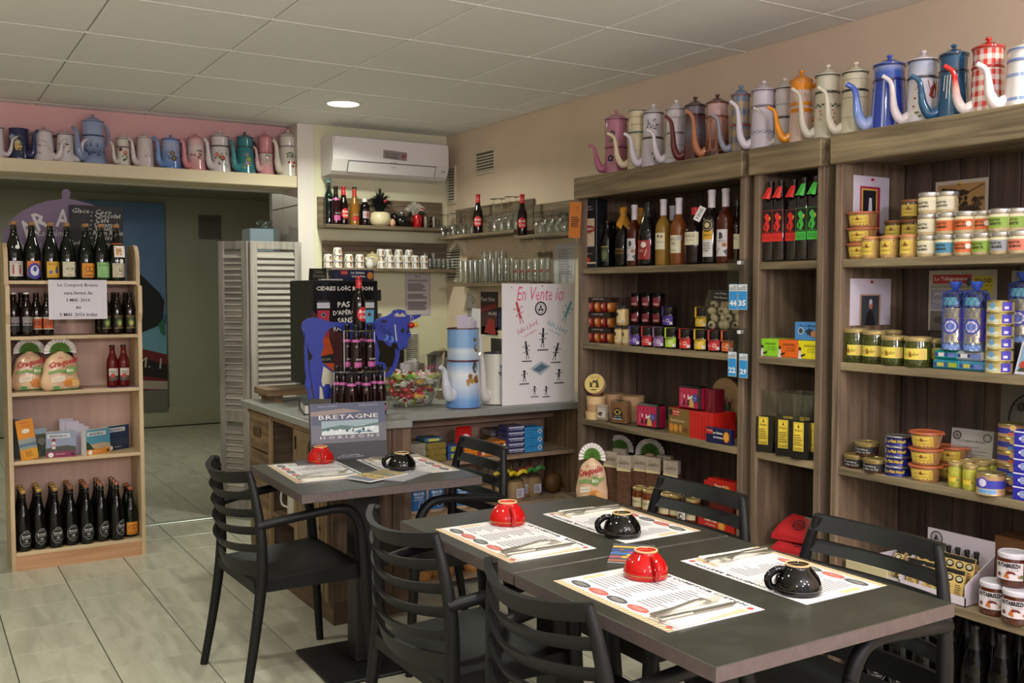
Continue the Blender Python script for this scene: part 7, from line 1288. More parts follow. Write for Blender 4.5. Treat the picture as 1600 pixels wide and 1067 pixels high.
tag(obj('paper_pile', M().box(-.06, .06, 0, .1, 0, .006), mat('#c9c6c0', .6), None, (on_y(516, 437, 4.98).x+.0, 4.955, fz1+.0005)), 'thin pile of white paper lying on the fridge', 'paper'); tag(obj('orange_bobbin', M().lathe([(.012, 0), (.018, .004), (.01, .012), (.018, .02), (.012, .026), (.0, .026)], 14), mat('#c08a3c', .5), None, (on_y(518, 433, 5.1).x, 5.1, fz1+.0005), smooth=60), 'small orange bobbin between sign and box on the fridge', 'bobbin')
t = thing('black_book', 'thick black-edged book lying on the counter by the cabinet corner', 'book', (1.69, 4.46, CT_+.0005), -.25); obj('pages', M().box(-.1, .1, -.12, .13, .005, .045), mat('#c4bcb4', .7), t); obj('cover', M().box(-.105, .105, -.125, .135, 0, .005).box(-.105, .105, -.125, .135, .045, .05).box(-.105, .105, .13, .136, .005, .045), mat('#17161a', .4), t)
# blue cow bottle stand
YC = 4.33
def cp(zx, zy): p = on_y(440+zx/4.85, 420+zy/4.85, YC); return (p.x, p.z)
cow = thing('cow_bottle_stand', 'blue cut-out cow bottle stand on the counter', 'bottle stand', (0, YC, 0)); BLUE = mat('#2a3a9c', .45)
def cpart(nm, pts, m=BLUE, d0=0, d1=.012):
    # triangulate simply by a filled curve
    cu = bpy.data.curves.new('c', 'CURVE'); cu.dimensions = '2D'; cu.fill_mode = 'BOTH'; cu.extrude = (d1-d0)/2
    sp_ = cu.splines.new('POLY'); sp_.points.add(len(pts)-1); sp_.use_cyclic_u = True
    for q, pt in zip(sp_.points, pts): q.co = (*cp(*pt), 0, 1)
    o = bpy.data.objects.new('c', cu); me = bpy.data.meshes.new_from_object(o); bpy.data.objects.remove(o); bpy.data.curves.remove(cu)
    for v in me.vertices: x, y, zz = v.co; v.co = (x, -zz+(d0+d1)/2, y)
    me.materials.clear(); me.materials.append(m); return obj(nm, me, (), cow)
cpart('body', [(152, 440), (165, 405), (200, 375), (250, 368), (310, 382), (380, 402), (520, 408), (690, 405), (720, 470), (725, 560), (745, 640), (730, 700), (780, 712), (797, 745), (780, 785), (740, 775), (690, 720), (560, 560), (480, 480), (420, 436), (370, 450), (335, 485), (312, 550), (322, 590), (300, 640), (302, 700), (360, 750), (420, 795), (405, 850), (385, 985), (325, 985), (300, 890), (285, 985), (245, 985), (235, 890), (215, 790), (216, 700), (232, 690), (236, 660), (205, 610), (180, 520), (172, 500)])
cpart('tail', [(152, 440), (175, 500), (168, 600), (172, 750), (182, 820), (172, 880), (195, 925), (198, 985), (225, 985), (214, 910), (220, 870), (204, 800), (196, 700), (184, 560), (172, 470)], d0=-.01, d1=0)
cpart('head', [(690, 400), (715, 378), (790, 354), (822, 336), (836, 312), (880, 306), (920, 314), (932, 344), (962, 352), (1045, 345), (1034, 366), (985, 388), (958, 402), (955, 450), (967, 500), (946, 540), (942, 590), (912, 612), (874, 610), (860, 560), (830, 560), (815, 588), (790, 578), (760, 545), (720, 540), (700, 490)], d0=-.02, d1=-.008)
cpart('front_leg', [(897, 612), (895, 650), (885, 705), (858, 772), (818, 818), (772, 826), (770, 795), (812, 786), (845, 738), (866, 668), (870, 606)])
cpart('patch', [(315, 738), (412, 802), (414, 832), (388, 848), (372, 912), (362, 872), (330, 872), (320, 892), (308, 888), (300, 850)], mat('#c4c0a8', .5), -.004, -.0005)
cpart('patch', [(288, 885), (305, 905), (318, 985), (285, 985)], mat('#c4c0a8', .5), -.004, -.0005)
def hole(pts): return ('p', [cp(*q) for q in pts], '#14131a')
decal('cut_marks', cow, [('l', [cp(845, 420), cp(850, 480), cp(858, 545)], .006, '#c9c4b4'), ('p', [cp(*q) for q in ((730, 400), (760, 384), (790, 396), (770, 410))], '#0c0c10'), ('p', [cp(*q) for q in ((885, 470), (910, 440), (920, 470), (900, 490))], '#0c0c14'), ('p', [cp(*q) for q in ((930, 480), (948, 440), (952, 470), (944, 496))], '#0c0c14'), ('e', *cp(912, 600), .012, .004, '#0a0a10'), ('t', 'La Vache', *cp(750, 450), .12, '#131a5c', .04, {'shear': .3, 'rot': -.5}), ('t', '33', *cp(800, 528), .05, '#6aa0d8', .03, {'rot': -.3}), ('p', [cp(*q) for q in ((836, 350), (860, 330), (880, 348), (900, 330), (925, 352), (920, 362), (850, 362))], '#b4ac9a')], loc=(0, -.0205, 0))
obj('bell', M().ball((0, 0, 0), .016, 12), mat('#b01c1c', .3), cow, (cp(962, 426)[0], -.03, cp(962, 426)[1]), smooth=60); obj('bell', M().ball((0, 0, 0), .013, 12), mat('#d2a51c', .3), cow, (cp(995, 422)[0], -.03, cp(995, 422)[1]), smooth=60)
obj('bell_string', M().tube([(cp(958, 350)[0], -.026, cp(958, 350)[1]), (cp(962, 412)[0], -.03, cp(962, 412)[1])], .0015, 4).tube([(cp(965, 350)[0], -.026, cp(965, 350)[1]), (cp(992, 410)[0], -.03, cp(992, 410)[1])], .0015, 4), mat('#c9c4b8', .5), cow)
xm = on_y(440+592/4.85, 590, YC-.115).x-.005; base_z = CT_; z1, z2 = 1.082, 1.268; CW_ = mat('#b4b4b4', .2, 1)
wr = M()
for zc_, rx, ry, yy in ((z1, .125, .085, -.115), (z1+.002, .125, .085, -.115), (z2, .075, .06, -.115)):
    wr.tube([(xm+.005+rx*math.cos(2*PI*k/28), yy+ry*math.sin(2*PI*k/28), zc_) for k in range(29)], .002, 5)
for zc_, rx in ((z1-.003, .12), (z2-.003, .07)):
    for q in range(9): xx = -rx+.25*rx*q; hh = .084*math.sqrt(max(0, 1-(xx/rx)**2)); wr.tube([(xm+.005+xx, -.115-hh, zc_), (xm+.005+xx, -.115+hh+.001, zc_)], .0015, 4)
for xx in (-.12, .13): wr.tube([(xm+xx, -.115, base_z), (xm+xx, -.115, z1)], .0025, 5)
for xx in (-.07, .08): wr.tube([(xm+xx, -.115, z1), (xm+xx, -.115, z2)], .0025, 5)
obj('wire_rack', wr, CW_, cow, smooth=60)
EC = [('r', -.0295, .022, .0295, .05, '#b0508c'), ('t', 'ECUSSON', 0, .064, .04, '#d2c9c0', .010, {'bold': .03}), ('t', 'ROSE', 0, .037, .03, '#e2b4d0', .008)]
EN = (.155, .168, '#b85a98', None)
lo_ = [(420, -.06), (470, -.09), (530, -.165), (585, -.10), (640, -.165), (700, -.10), (748, -.12)]
for k, (zx, dy) in enumerate(lo_):
    y = YC+dy; x = on_y(440+zx/4.85, 620, y).x
    if k in (0, 6): dy = dy
    bottle('cider_bottle', 'pink-label rose cider bottle in the cow stand, %s from left in the lower tier' % ORD[k], 'longneck', (x, y, CT_+.0005), '#1f0a08', '#141214', EC, .2, 'rose cider bottles in the cow stand', 'sleeve', neck=EN, s=.93)
for k, (zx, dy) in enumerate(((497, -.10), (566, -.155), (616, -.06), (668, -.14))):
    y = YC+dy; x = on_y(440+zx/4.85, 560, y).x
    bottle('cider_bottle', 'pink-label rose cider bottle in the cow stand, %s from left in the upper tier' % ORD[k], 'longneck', (x, y, z1+.002), '#1f0a08', '#141214', EC, .25, 'rose cider bottles in the cow stand', 'sleeve', neck=EN, s=.86)
y = YC-.115; bottle('cola_bottle', 'cola bottle with round red label at the very top of the cow stand', 'longneck', (on_y(561, 490, y).x, y, z2+.001), '#140606', '#c9262a', CO, .3, 'red-label cola bottles', neck=CN, s=.98)
# sweets bowl
p = (on_y(641, 640, 4.45).x, 4.455, CT_+.0005); t = thing('sweets_bowl', 'large clear plastic bowl printed with black lettering on the counter', 'bowl', p, -.1)
b = M(); pr = [(.09, 0), (.108, .004), (.145, .06), (.168, .125), (.184, .215)]; n = 36
for i, (r, zz) in enumerate(pr):
    for k in range(n): an = 2*PI*k/n; b.v.append((r*math.cos(an), r*.8*math.sin(an), zz*(1+.22*math.cos(an)*(zz/.19)+.06*math.cos(2*an)*(zz/.19))))
for i in range(len(pr)-1):
    for k in range(n): b.f.append((i*n+k, i*n+(k+1) % n, (i+1)*n+(k+1) % n, (i+1)*n+k)); b.m.append(0)
b.f.append(tuple(range(n))[::-1]); b.m.append(0)
obj('bowl', b, glass((.96, .97, .97), .95, .05, 2.2), t, smooth=60)
decal('lettering', t, [('t', 'Loïc Raison', -.01, .115, .11, '#221f1c', .02, {'bold': .03}), ('r', -.04, .098, .03, .101, '#221f1c')], R=.166, loc=(0, .026, 0)); decal('price_writing', t, [('t', '0,60 €', .07, .2, .09, '#d2487c', .03, {'shear': .3}), ('t', 'La pièce', .045, .172, .14, '#d2487c', .026, {'shear': .3})], R=.18, loc=(0, .03, 0))
rn = random.Random(11)
CN_ = {'#a8242c': 'crimson', '#c23a34': 'red', '#8fb83c': 'lime', '#b4c45c': 'yellow-green', '#c9c2b4': 'cream', '#a51c28': 'dark red', '#d2a84c': 'amber', '#a8303c': 'ruby', '#6fa03c': 'green', '#d8d2c4': 'white'}
pal = ['#a8242c', '#c23a34', '#8fb83c', '#b4c45c', '#c9c2b4', '#a51c28', '#d2a84c', '#a8303c', '#6fa03c', '#d8d2c4']
stick = shared('stick', lambda: M().tube([(0, 0, 0), (.03, 0, 0)], .0022, 5), [mat('#dcd6c8', .5)]); wrap = shared('wrap', lambda: M().ball((0, 0, 0), .013, 10, 0, 1.25, .9, .85).lathe([(.004, -.001), (.011, .006)], 8, c=(-.018, 0, 0)), [mat('#a8242c', .25)], 60)
for k in range(90):
    lv = (k//18); r0 = (.07, .095, .112, .125, .132)[lv]*math.sqrt(rn.random()); an = rn.random()*2*PI; zz = .022+.031*lv+.008*rn.random(); c = rn.choice(pal[:6] if lv == 0 else pal)
    q = thing('lollipop', '%s wrapped lollipop piled in the clear counter bowl' % CN_[c], 'sweet', (p[0]+r0*math.cos(an), p[1]+r0*.78*math.sin(an), p[2]+zz), rn.random()*6.28, 'lollipops in the bowl', rot=(rn.random()-.5, rn.random()-.5, rn.random()*6.28)); q.scale = (1.5,)*3
    obj('sweet', wrap, mat(c, .25, 0, .3), q); obj('stick', stick, mat('#dcd6c8', .5), q, (.008, 0, 0))
# enamel pots on the counter
LB = ramp_z([(0, '#5b8cc8'), (.12, '#6f9bd0'), (.35, '#c2cee0'), (.55, '#dbe0e6'), (.72, '#8fb4dc'), (.9, '#5f94d0')])
rb = .088; coffee_pot('large pale blue two-tier enamel pot holding leaflets on the counter', (on_y(724, 630, 4.26).x, 4.262, CT_+.0005), .35, .40, rb, LB, '#5a2830', '#c9ccd6', .90, .60, False, upper=ramp_z([(0, '#8fb0d4'), (.8, '#a8c0d8'), (.95, '#c9d4dc'), (1, '#7fa8d4')]), tip=.52, hc='#cfd4d8', face=-.5, deco=[('p', [(.02, .2), (.03, .235), (.045, .23), (.05, .2), (.04, .17), (.025, .18)], '#4a4a34'), ('l', [(-.03, .2), (.03, .16), (.05, .13)], .002, '#6a5a34'), ('l', [(.02, .165), (.0, .135)], .002, '#6a5a34')]+spray(.025, .145, .06, .05, ['#a5762c', '#8a5a24', '#b08a34'], 9, .011, 51)+spray(.035, .31, .02, .06, ['#a5762c', '#6a5a34'], 5, .008, 52))
coffee_pot('lidless white enamel pot with blue flowers beside the white poster board', (on_y(779, 630, 4.30).x, 4.31, CT_+.0005), .35, .265, .088, '#d2cec4', '#34303c', '#d6d0ca', .80, None, False, tip=.98, reach=.8, handle=False, deco=flower(.02, .19, .022, '#4f7f9c', '#2a4a5c')+flower(.035, .15, .016, '#8a7f9c', '#6a5f7c')+spray(.02, .17, .06, .06, ['#2f5a5c', '#39466a'], 18, .005, 53), face=-.7)
for k in range(5): tag(obj('leaflet', M().box(-.035+.012*(k > 2), .035, 0, .0012, 0, [.10, .09, .085, .07, .13][k]), mat(['#cdc4d4', '#d2ccd4', '#c4c0cc', '#b8a8c0', '#cfd2cc'][k], .5), None, (on_y(716+7*k, 515, 4.27).x, 4.22+.018*k, 1.232), rot=(0, .04*(k-2), .2)), 'white leaflet sticking out of the blue enamel pot, %s from left' % ORD[k], 'leaflet', 'leaflets in the blue pot')
# poster board
a = on_y(785, 443, 4.19); b2 = on_y(897.5, 635, 4.19); W_, H_ = b2.x-a.x, a.z-CT_
t = thing('poster_board', 'white sales poster board with sticker figures standing on the counter', 'poster', ((a.x+b2.x)/2, 4.19, CT_+.0005)); obj('board', M().box(-W_/2, W_/2, 0, .008, 0, H_, c=.001), mat('#eae5e6', .5), t)
def fig(cx, cz, s, c, an=0, hat=1):
    q = lambda x, z_: (cx+s*(x*math.cos(an)-z_*math.sin(an)), cz+s*(x*math.sin(an)+z_*math.cos(an))); w_ = .07*s
    d = [('e', *q(0, .35), .16*s, .16*s, c), ('p', [q(-.14, -.3), q(.14, -.3), q(.06, .2), q(-.06, .2)], c), ('l', [q(-.08, -.3), q(-.16, -.75)], w_, c), ('l', [q(.08, -.3), q(.16, -.75)], w_, c), ('l', [q(-.05, .1), q(-.4, -.05)], w_, c), ('l', [q(.05, .1), q(.4, .15)], w_, c)]
    if hat: d += [('p', [q(-.1, .5), q(.1, .5), q(.1, 1.1), q(-.1, 1.1)], c), ('l', [q(-.1, .5), q(-.4, .62), q(-.46, .5)], w_*.8, c), ('l', [q(.1, .5), q(.4, .62), q(.46, .5)], w_*.8, c)]
    return d
def bp_(px, py): p = on_y(px, py, 4.19); return (p.x-(a.x+b2.x)/2, p.z-CT_)
dr = [('t', 'En Vente ici', *bp_(845, 459), W_*.66, '#e0608c', .07, {'shear': .3}), ('o', *bp_(845, 482), .028, .036, '#2a2628'), ('o', *bp_(845, 482), .020, .0225, '#2a2628'), ('e', bp_(845, 482)[0], bp_(845, 482)[1]+.008, .007, .007, '#2a2628'), ('e', bp_(845, 482)[0]-.008, bp_(845, 482)[1]-.006, .007, .007, '#2a2628'), ('e', bp_(845, 482)[0]+.008, bp_(845, 482)[1]-.006, .007, .007, '#2a2628')]
dr += fig(*bp_(812, 492), .062, '#b83a50', .3)+fig(*bp_(885, 490), .062, '#5aa5b4', -.45)
dr += [('t', 'bébé à bord', *bp_(824, 511), .13, '#b83a50', .026, {'shear': .3, 'rot': .42}), ('t', 'LOGIC BREIZH', *bp_(828, 521), .08, '#b83a50', .01, {'rot': .42}), ('t', 'bébé à bord', *bp_(871, 511), .13, '#4a9cb0', .026, {'shear': .3, 'rot': -.42}), ('t', 'LOGIC BREIZH', *bp_(866, 519), .08, '#4a9cb0', .01, {'rot': -.42})]
for px, py, s, an in ((848, 531, .055, -.05), (823, 550, .05, .15), (868, 552, .05, -.3), (819, 586, .048, 0), (873, 584, .05, -.1), (835, 609, .038, 0), (853, 609, .038, 0)):
    dr += fig(*bp_(px, py), s, '#221f20', an, 1 if py < 570 else 0)+[('r', bp_(px, py)[0]-s*.6, bp_(px, py)[1]-s*1.0, bp_(px, py)[0]+s*.6, bp_(px, py)[1]-s*.88, '#4a4648')]
dr += [('p', [bp_(828, 576), bp_(845, 564), bp_(860, 572), bp_(844, 587)], '#aab8c0'), ('p', [bp_(832, 578), bp_(846, 568), bp_(856, 573), bp_(842, 582)], '#5a7080'), ('e', *bp_(799, 449), .003, .003, '#3a3638'), ('e', *bp_(847, 447), .004, .004, '#2a2628')]
decal('print', t, dr, eps=.00025)
# things behind the counter, wall papers
t = thing('coffee_machine', 'dark steel coffee machine behind the blue cow', 'coffee machine', (2.47, 5.5, 0)); obj('body', M().box(-.16, .14, 0, .35, .92, 1.262, c=.008), mat('#3a342c', .3, .6), t); obj('top_tray', M().box(-.17, .15, -.01, .36, 1.262, 1.28, c=.003), mat('#9a948a', .25, .9), t); obj('stand', M().box(-.16, .14, .02, .35, 0, .92), mat('#2c2824', .6), t)
for k in range(4): obj('plate', M().lathe([(0, 0), (.07, 0), (.085, .006), (.07, .004), (0, .004)], 24), CUP, t, (-.02, .17, 1.281+.008*k), smooth=50)
t = thing('saucer_pile', 'column of stacked saucers beside the coffee machine', 'saucers', (2.68, 5.55, 0)); obj('stand', M().box(-.06, .06, -.06, .06, 0, 1.0), mat('#8a8070', .7), t)
for k in range(16): obj('saucer', shared('sauc', lambda: M().lathe([(0, 0), (.03, 0), (.05, .009), (.048, .0105), (0, .003)], 20), [CUP], 50), CUP, t, (0, 0, 1.001+.0115*k))
t = thing('steel_pot', 'steel pot with black lid behind the sweets bowl', 'pot', (2.62, 4.98, 0)); obj('pot', M().lathe([(0, .9), (.1, .9), (.105, 1.08), (0, 1.08)], 28), mat('#8f8a82', .2, .9), t, smooth=40); obj('lid', M().lathe([(.108, 1.08), (.11, 1.086), (.07, 1.105), (0, 1.11)], 28), mat('#191716', .2), t, smooth=50); obj('cupboard', M().box(-.16, .5, -.14, .3, 0, .9), mat('#b9ae90', .6), t)
def wallpaper(name, label, plane, p0, p1, draws, c, cat='notice'):
    return pinned(name, label, plane, p0, p1, YB-.002 if plane == 'y' else XR-.002, draws, cat=cat, c=c)
wallpaper('wall_notice', 'printed notice with a small tricolour mark on the wall below the cup shelf', 'y', (632.5, 427), (673, 493), lambda w, h: [('l', [(-w*.47, h*.03), (w*.47, h*.03), (w*.47, h*.97), (-w*.47, h*.97), (-w*.47, h*.03)], .002, '#7a7074'), ('r', -w*.09, h*.91, -w*.03, h*.94, '#2c3a7a'), ('r', w*.03, h*.91, w*.09, h*.94, '#b03a3a')]+lines(-w*.4, w*.4, h*.86, h*.8, 2, '#6a6466')+lines(-w*.4, w*.4, h*.77, h*.58, 5, '#4a4648')+lines(-w*.4, w*.4, h*.52, h*.4, 4, '#4a4648')+lines(-w*.4, w*.4, h*.34, h*.14, 5, '#5a5658'), '#c9bec0')
wallpaper('event_poster', 'dark red fest-noz poster on the right wall above the white pot', 'x', (751, 456), (778, 524), lambda w, h: [('r', -w*.5, h*.75, w*.5, h, '#2c2428'), ('t', 'Fest Noz', -w*.06, h*.83, w*.8, '#c9c0c0', h*.1, {'bold': .03}), ('t', 'BAGADAL', 0, h*.64, w*.9, '#b02c38', h*.14, {'bold': .03, 'rot': .15}), ('t', 'ALRE', w*.2, h*.5, w*.5, '#c9c0c0', h*.07), ('p', [(-w*.3, h*.05), (w*.4, h*.0), (w*.3, h*.35), (0, h*.4)], '#8a1c20')], '#3a1c20', 'poster')
wallpaper('event_flyer', 'cream flyer with orange print pinned below the dark red poster', 'x', (753, 510), (779, 529), lambda w, h: [('t', 'A table', w*.12, h*.66, w*.6, '#c86a2c', h*.24), ('t', 'Le bouillon', w*.1, h*.25, w*.7, '#3a3430', h*.18)], '#cdc5b0', 'flyer')
wallpaper('navy_flyer', 'navy flyer half hidden behind the white poster board', 'x', (777, 480), (800, 517), lambda w, h: [('r', -w*.2, h*.4, w*.3, h*.45, '#8a90b0'), ('r', -w*.1, h*.1, w*.1, h*.25, '#8a90b0')], '#1a2044', 'flyer')
wallpaper('white_flyer', 'narrow white flyer on the right wall above the blue pot', 'x', (728, 458), (745, 500), lambda w, h: [('o', w*.2, h*.75, .02, .025, '#4a4648')]+lines(-w*.4, w*.4, h*.45, h*.1, 5, '#6a6466'), '#cfcac4', 'flyer')
wallpaper('photo_print', 'dark photo print on the right wall behind the white pot', 'x', (767, 528), (800, 560), lambda w, h: [('p', [(-w*.5, h), (-w*.2, h), (w*.1, h*.3), (-w*.1, 0), (-w*.5, 0)], '#1c1a18'), ('r', 0, 0, w*.5, h*.3, '#8a8a7c')], '#3c3a34', 'photo')
wallpaper('wall_schedule', 'white schedule sheet on the wall beside the tall oak unit', 'x', (867, 381), (898, 442), lambda w, h: [('l', [(-w*.3, h*.15), (w*.35, h*.15), (w*.35, h*.85), (-w*.3, h*.85), (-w*.3, h*.15)], .003, '#8a868c')]+lines(-w*.28, w*.3, h*.83, h*.2, 10, '#9a969c'), '#c4c2c6')
X0 = FX-.03; a = on_x(888, 317, X0); b2 = on_x(906, 371, X0); t = thing('orange_sheet', 'orange printed sheet hanging at the corner of the tall oak unit', 'notice', (X0, (a.y+b2.y)/2, b2.z), 0, None, rot=(0, .08, -PI/2)); w = a.y-b2.y; h = a.z-b2.z
obj('sheet', M().box(-w/2, w/2, 0, .001, 0, h), mat('#d97a1c', .6), t); decal('print', t, [('o', w*.2, h*.82, .008, .01, '#5a3410')]+lines(-w*.3, w*.45, h*.6, h*.3, 5, '#5a3410'))
# ================================================================ tables
def table_mat():
    m, nt, b = newmat('dark_concrete_laminate'); N = nt.nodes.new; L = nt.links.new
    tc = N('ShaderNodeTexCoord'); n = N('ShaderNodeTexNoise'); n.inputs['Scale'].default_value = 9; n.inputs['Detail'].default_value = 8; n.inputs['Roughness'].default_value = .65
    r = N('ShaderNodeValToRGB'); e = r.color_ramp.elements; e[0].position = .32; e[0].color = C_('#2a2924'); e[1].position = .7; e[1].color = C_('#3b3a33')
    L(tc.outputs['Object'], n.inputs['Vector']); L(n.outputs['Fac'], r.inputs['Fac']); L(r.outputs['Color'], b.inputs['Base Color']); b.inputs['Roughness'].default_value = .3
    return m
TM = table_mat(); TE = mat('#584c4a', .5, var=.15, sc=60); BLK = mat('#141415', .45)
def table(label, cx, cy, w, d, rz=0):
    t = thing('dining_table', label, 'table', (cx, cy, 0), rz, 'restaurant tables')
    top = obj('table_top', M().box(-w/2, w/2, -d/2, d/2, .718, .75, c=.0015), TM, t)
    e = M()
    for s in (-1, 1): e.box(-w/2, w/2, s*d/2-.0004*(s < 0), s*d/2+.0004*(s > 0), .7195, .7485); e.box(s*w/2-.0004*(s < 0), s*w/2+.0004*(s > 0), -d/2, d/2, .7195, .7485)
    obj('edge_band', e, TE, top)
    obj('pedestal', M().box(-.05, .05, -.05, .05, .012, .70, c=.006), BLK, t); obj('support_plate', M().box(-.2, .2, -.03, .03, .70, .718).box(-.03, .03, -.2, .2, .70, .718), BLK, t)
    obj('base_plate', M().box(-.21, .21, -.21, .21, 0, .012, c=.004), BLK, t); return t
table('grey laminate table farthest back, in front of the counter', 1.50, 3.55, .70, .665, -.03)
table('grey laminate table in the middle, joined to the front table', 1.63, 2.3835, .725, .655)
table('grey laminate table nearest the camera', 1.627, 1.69, .72, .71)
# ================================================================ chairs (front is local +x)
CH = mat('#101010', .5, spec=.3, var=.05, sc=200)
def chair_meshes():
    d = {}
    for s in (-1, 1):
        back = spline([(-.275, s*.245, 0), (-.235, s*.238, .22), (-.205, s*.235, .44), (-.205, s*.232, .60), (-.217, s*.215, .72), (-.23, s*.19, .815)], 4)
        d['rear_leg', s] = M().tube(back, rint([.0155, .018, .021, .019, .016, .012], 4), 10, flat=1.0)
        front = spline([(.208, s*.255, 0), (.194, s*.252, .22), (.178, s*.25, .44), (.163, s*.252, .58), (.128, s*.255, .642), (.07, s*.257, .660), (-.06, s*.252, .650), (-.16, s*.243, .638), (-.214, s*.232, .628)], 4)
        d['front_leg', s] = M().tube(front[:13], rint([.0155, .018, .021, .019], 4), 10)
        d['arm', s] = M().tube(front[12:], rint([.019, .018, .017, .017, .017, .018], 4), 10)
    # seat: moulded shell
    b = M(); n = 11; vs = []
    for i in range(n):
        for j in range(n):
            u, v = i/(n-1), j/(n-1); x = -.225+.402*u; hw = .215+.02*u; y = -hw+2*hw*v; zc = .425-.028*math.sin(PI*min(1, u*1.15))*(1-(2*v-1)**2)+.016*u; vs.append((x, y, zc))
    m = n*n; vs += [(x, y, .385-.02*(1-abs(2*(k % n)/(n-1)-1))*0) for k, (x, y, zc) in enumerate(vs)]
    fs = [(i*n+j, (i+1)*n+j, (i+1)*n+j+1, i*n+j+1) for i in range(n-1) for j in range(n-1)]; fs += [tuple(m+q for q in f[::-1]) for f in fs]
    ed = [(i, 0) for i in range(n)]+[(n-1, j) for j in range(1, n)]+[(i, n-1) for i in range(n-2, -1, -1)]+[(0, j) for j in range(n-2, 0, -1)]
    for (a, c), (e, f) in zip(ed, ed[1:]+ed[:1]): fs.append((a*n+c, e*n+f, m+e*n+f, m+a*n+c))
    b.add(vs, fs); d['seat'] = b
    def bow(z0, h, x0, hw, curve, th=.013, lean=.25):
        q = M(); k = 12; vs = []
        for i in range(k+1):
            t = -1+2*i/k; y = t*hw; x = x0-curve*(1-t*t)
            for dx, dz in ((-th/2, -h/2), (th/2, -h/2), (th/2, h/2), (-th/2, h/2)): vs.append((x+dx-lean*dz, y, z0+dz-.016*(1-t*t)))
        fs = [(4*i+c, 4*i+(c+1) % 4, 4*i+4+(c+1) % 4, 4*i+4+c) for i in range(k) for c in range(4)]+[(0, 1, 2, 3), (4*k+3, 4*k+2, 4*k+1, 4*k)]
        return q.add(vs, fs)
    d['rail'] = bow(.800, .042, -.227, .202, .07, .02, .45)
    for i, (zz, x0, hw) in enumerate(((.735, -.218, .212), (.673, -.211, .222), (.611, -.206, .228), (.549, -.204, .231))): d['slat', i] = bow(zz, .031, x0, hw, .07, .012, .6)
    d['lower'] = bow(.475, .055, -.203, .23, .05, .014, .3)
    return d
CM = {k: None for k in ()}
def build_chair(label, cx, cy, rz):
    t = thing('armchair', label, 'chair', (cx, cy, 0), rz, 'black slatted armchairs')
    if not CM:
        for k, v in chair_meshes().items(): CM[k] = v.mesh(str(k), [CH], 50); fixn(CM[k])
    for k, me in CM.items():
        nm = {'rear_leg': 'leg', 'front_leg': 'leg', 'arm': 'armrest', 'slat': 'slat'}.get(k[0]) if isinstance(k, tuple) else {'seat': 'seat', 'rail': 'top_rail', 'lower': 'lower_back_panel'}[k]
        obj(nm, me, CH, t)
    return t
build_chair('black plastic armchair at the left of the farthest table, fully visible', 1.235, 3.60, .03)
build_chair('black plastic armchair at the left side of the middle table', 1.395, 2.47, .0)
build_chair('black plastic armchair nearest the camera, at the left of the front table', 1.395, 1.79, .0)
build_chair('black plastic armchair facing the middle table from the right', 1.945, 2.375, PI)
build_chair('black plastic armchair facing the front table from the right', 1.945, 1.70, PI)
build_chair('black plastic armchair facing the farthest table from the right', 1.80, 3.55, PI-.05)
# ================================================================ place settings (local x = diner's right, y = away from diner)
PAPER = '#cfc9cb'
def placemat(where, cx, cy, rz, seed):
    rn = random.Random(seed); t = thing('placemat', 'white printed menu placemat %s' % where, 'placemat', (cx, cy, .7502), rz, 'menu placemats')
    W, D = .42, .276
    obj('sheet', M().box(-W/2, W/2, -D/2, D/2, 0, .0006), mat(PAPER, .55), t)
    dr = [('r', -W/2, -D/2, W/2, -D/2+.02, '#c3a684')]
    for k in range(56): x = -W/2+.0075*k; dr.append(('l', [(x, -D/2+.002), (min(x+.006, W/2), -D/2+.018)], .0022, '#8a6a4c' if k % 2 else '#e0cdb0'))
    for k, (x, c) in enumerate(((-.155, '#4c4a4c'), (-.085, '#b0564c'), (-.015, '#4c4a4c'), (.06, '#b0564c'))):
        dr += [('e', x, -D/2+.042, .034, .0155, c), ('t', ['Galettes', 'Crêpes', 'Salades', 'Desserts'][k], x, -D/2+.046, .042, '#d2ccc8', .007), ('r', x-.018, -D/2+.036, x+.018, -D/2+.038, '#a8a09c')]
    dr += [('p', [(-W/2+.012, -D/2+.075), (-W/2+.028, -D/2+.075), (-W/2+.028, -.0), (-W/2+.012, -.0)], '#c9b48a'), ('t', 'LE COMPTOIR BRETON', .03, D/2-.014, .28, '#39353a', .012, {'bold': .03}), ('r', .12, -.075, .2, .1, '#c9a884')]
    for cxx in (-.13, -.04, .055):
        dr += [('t', 'Nos galettes', cxx, D/2-.035, .05, '#a03a34', .007)]+lines(cxx-.04, cxx+.04, D/2-.045, -D/2+.07, 13, '#8f8a92', .32, .55)
    dr += [('e', .19, .115, .008, .008, '#b5483c'), ('e', .19, -.118, .01, .006, '#b5483c')]
    decal('print', t, dr, rot=(-PI/2, 0, 0), loc=(0, 0, .0006), eps=.00008); return t
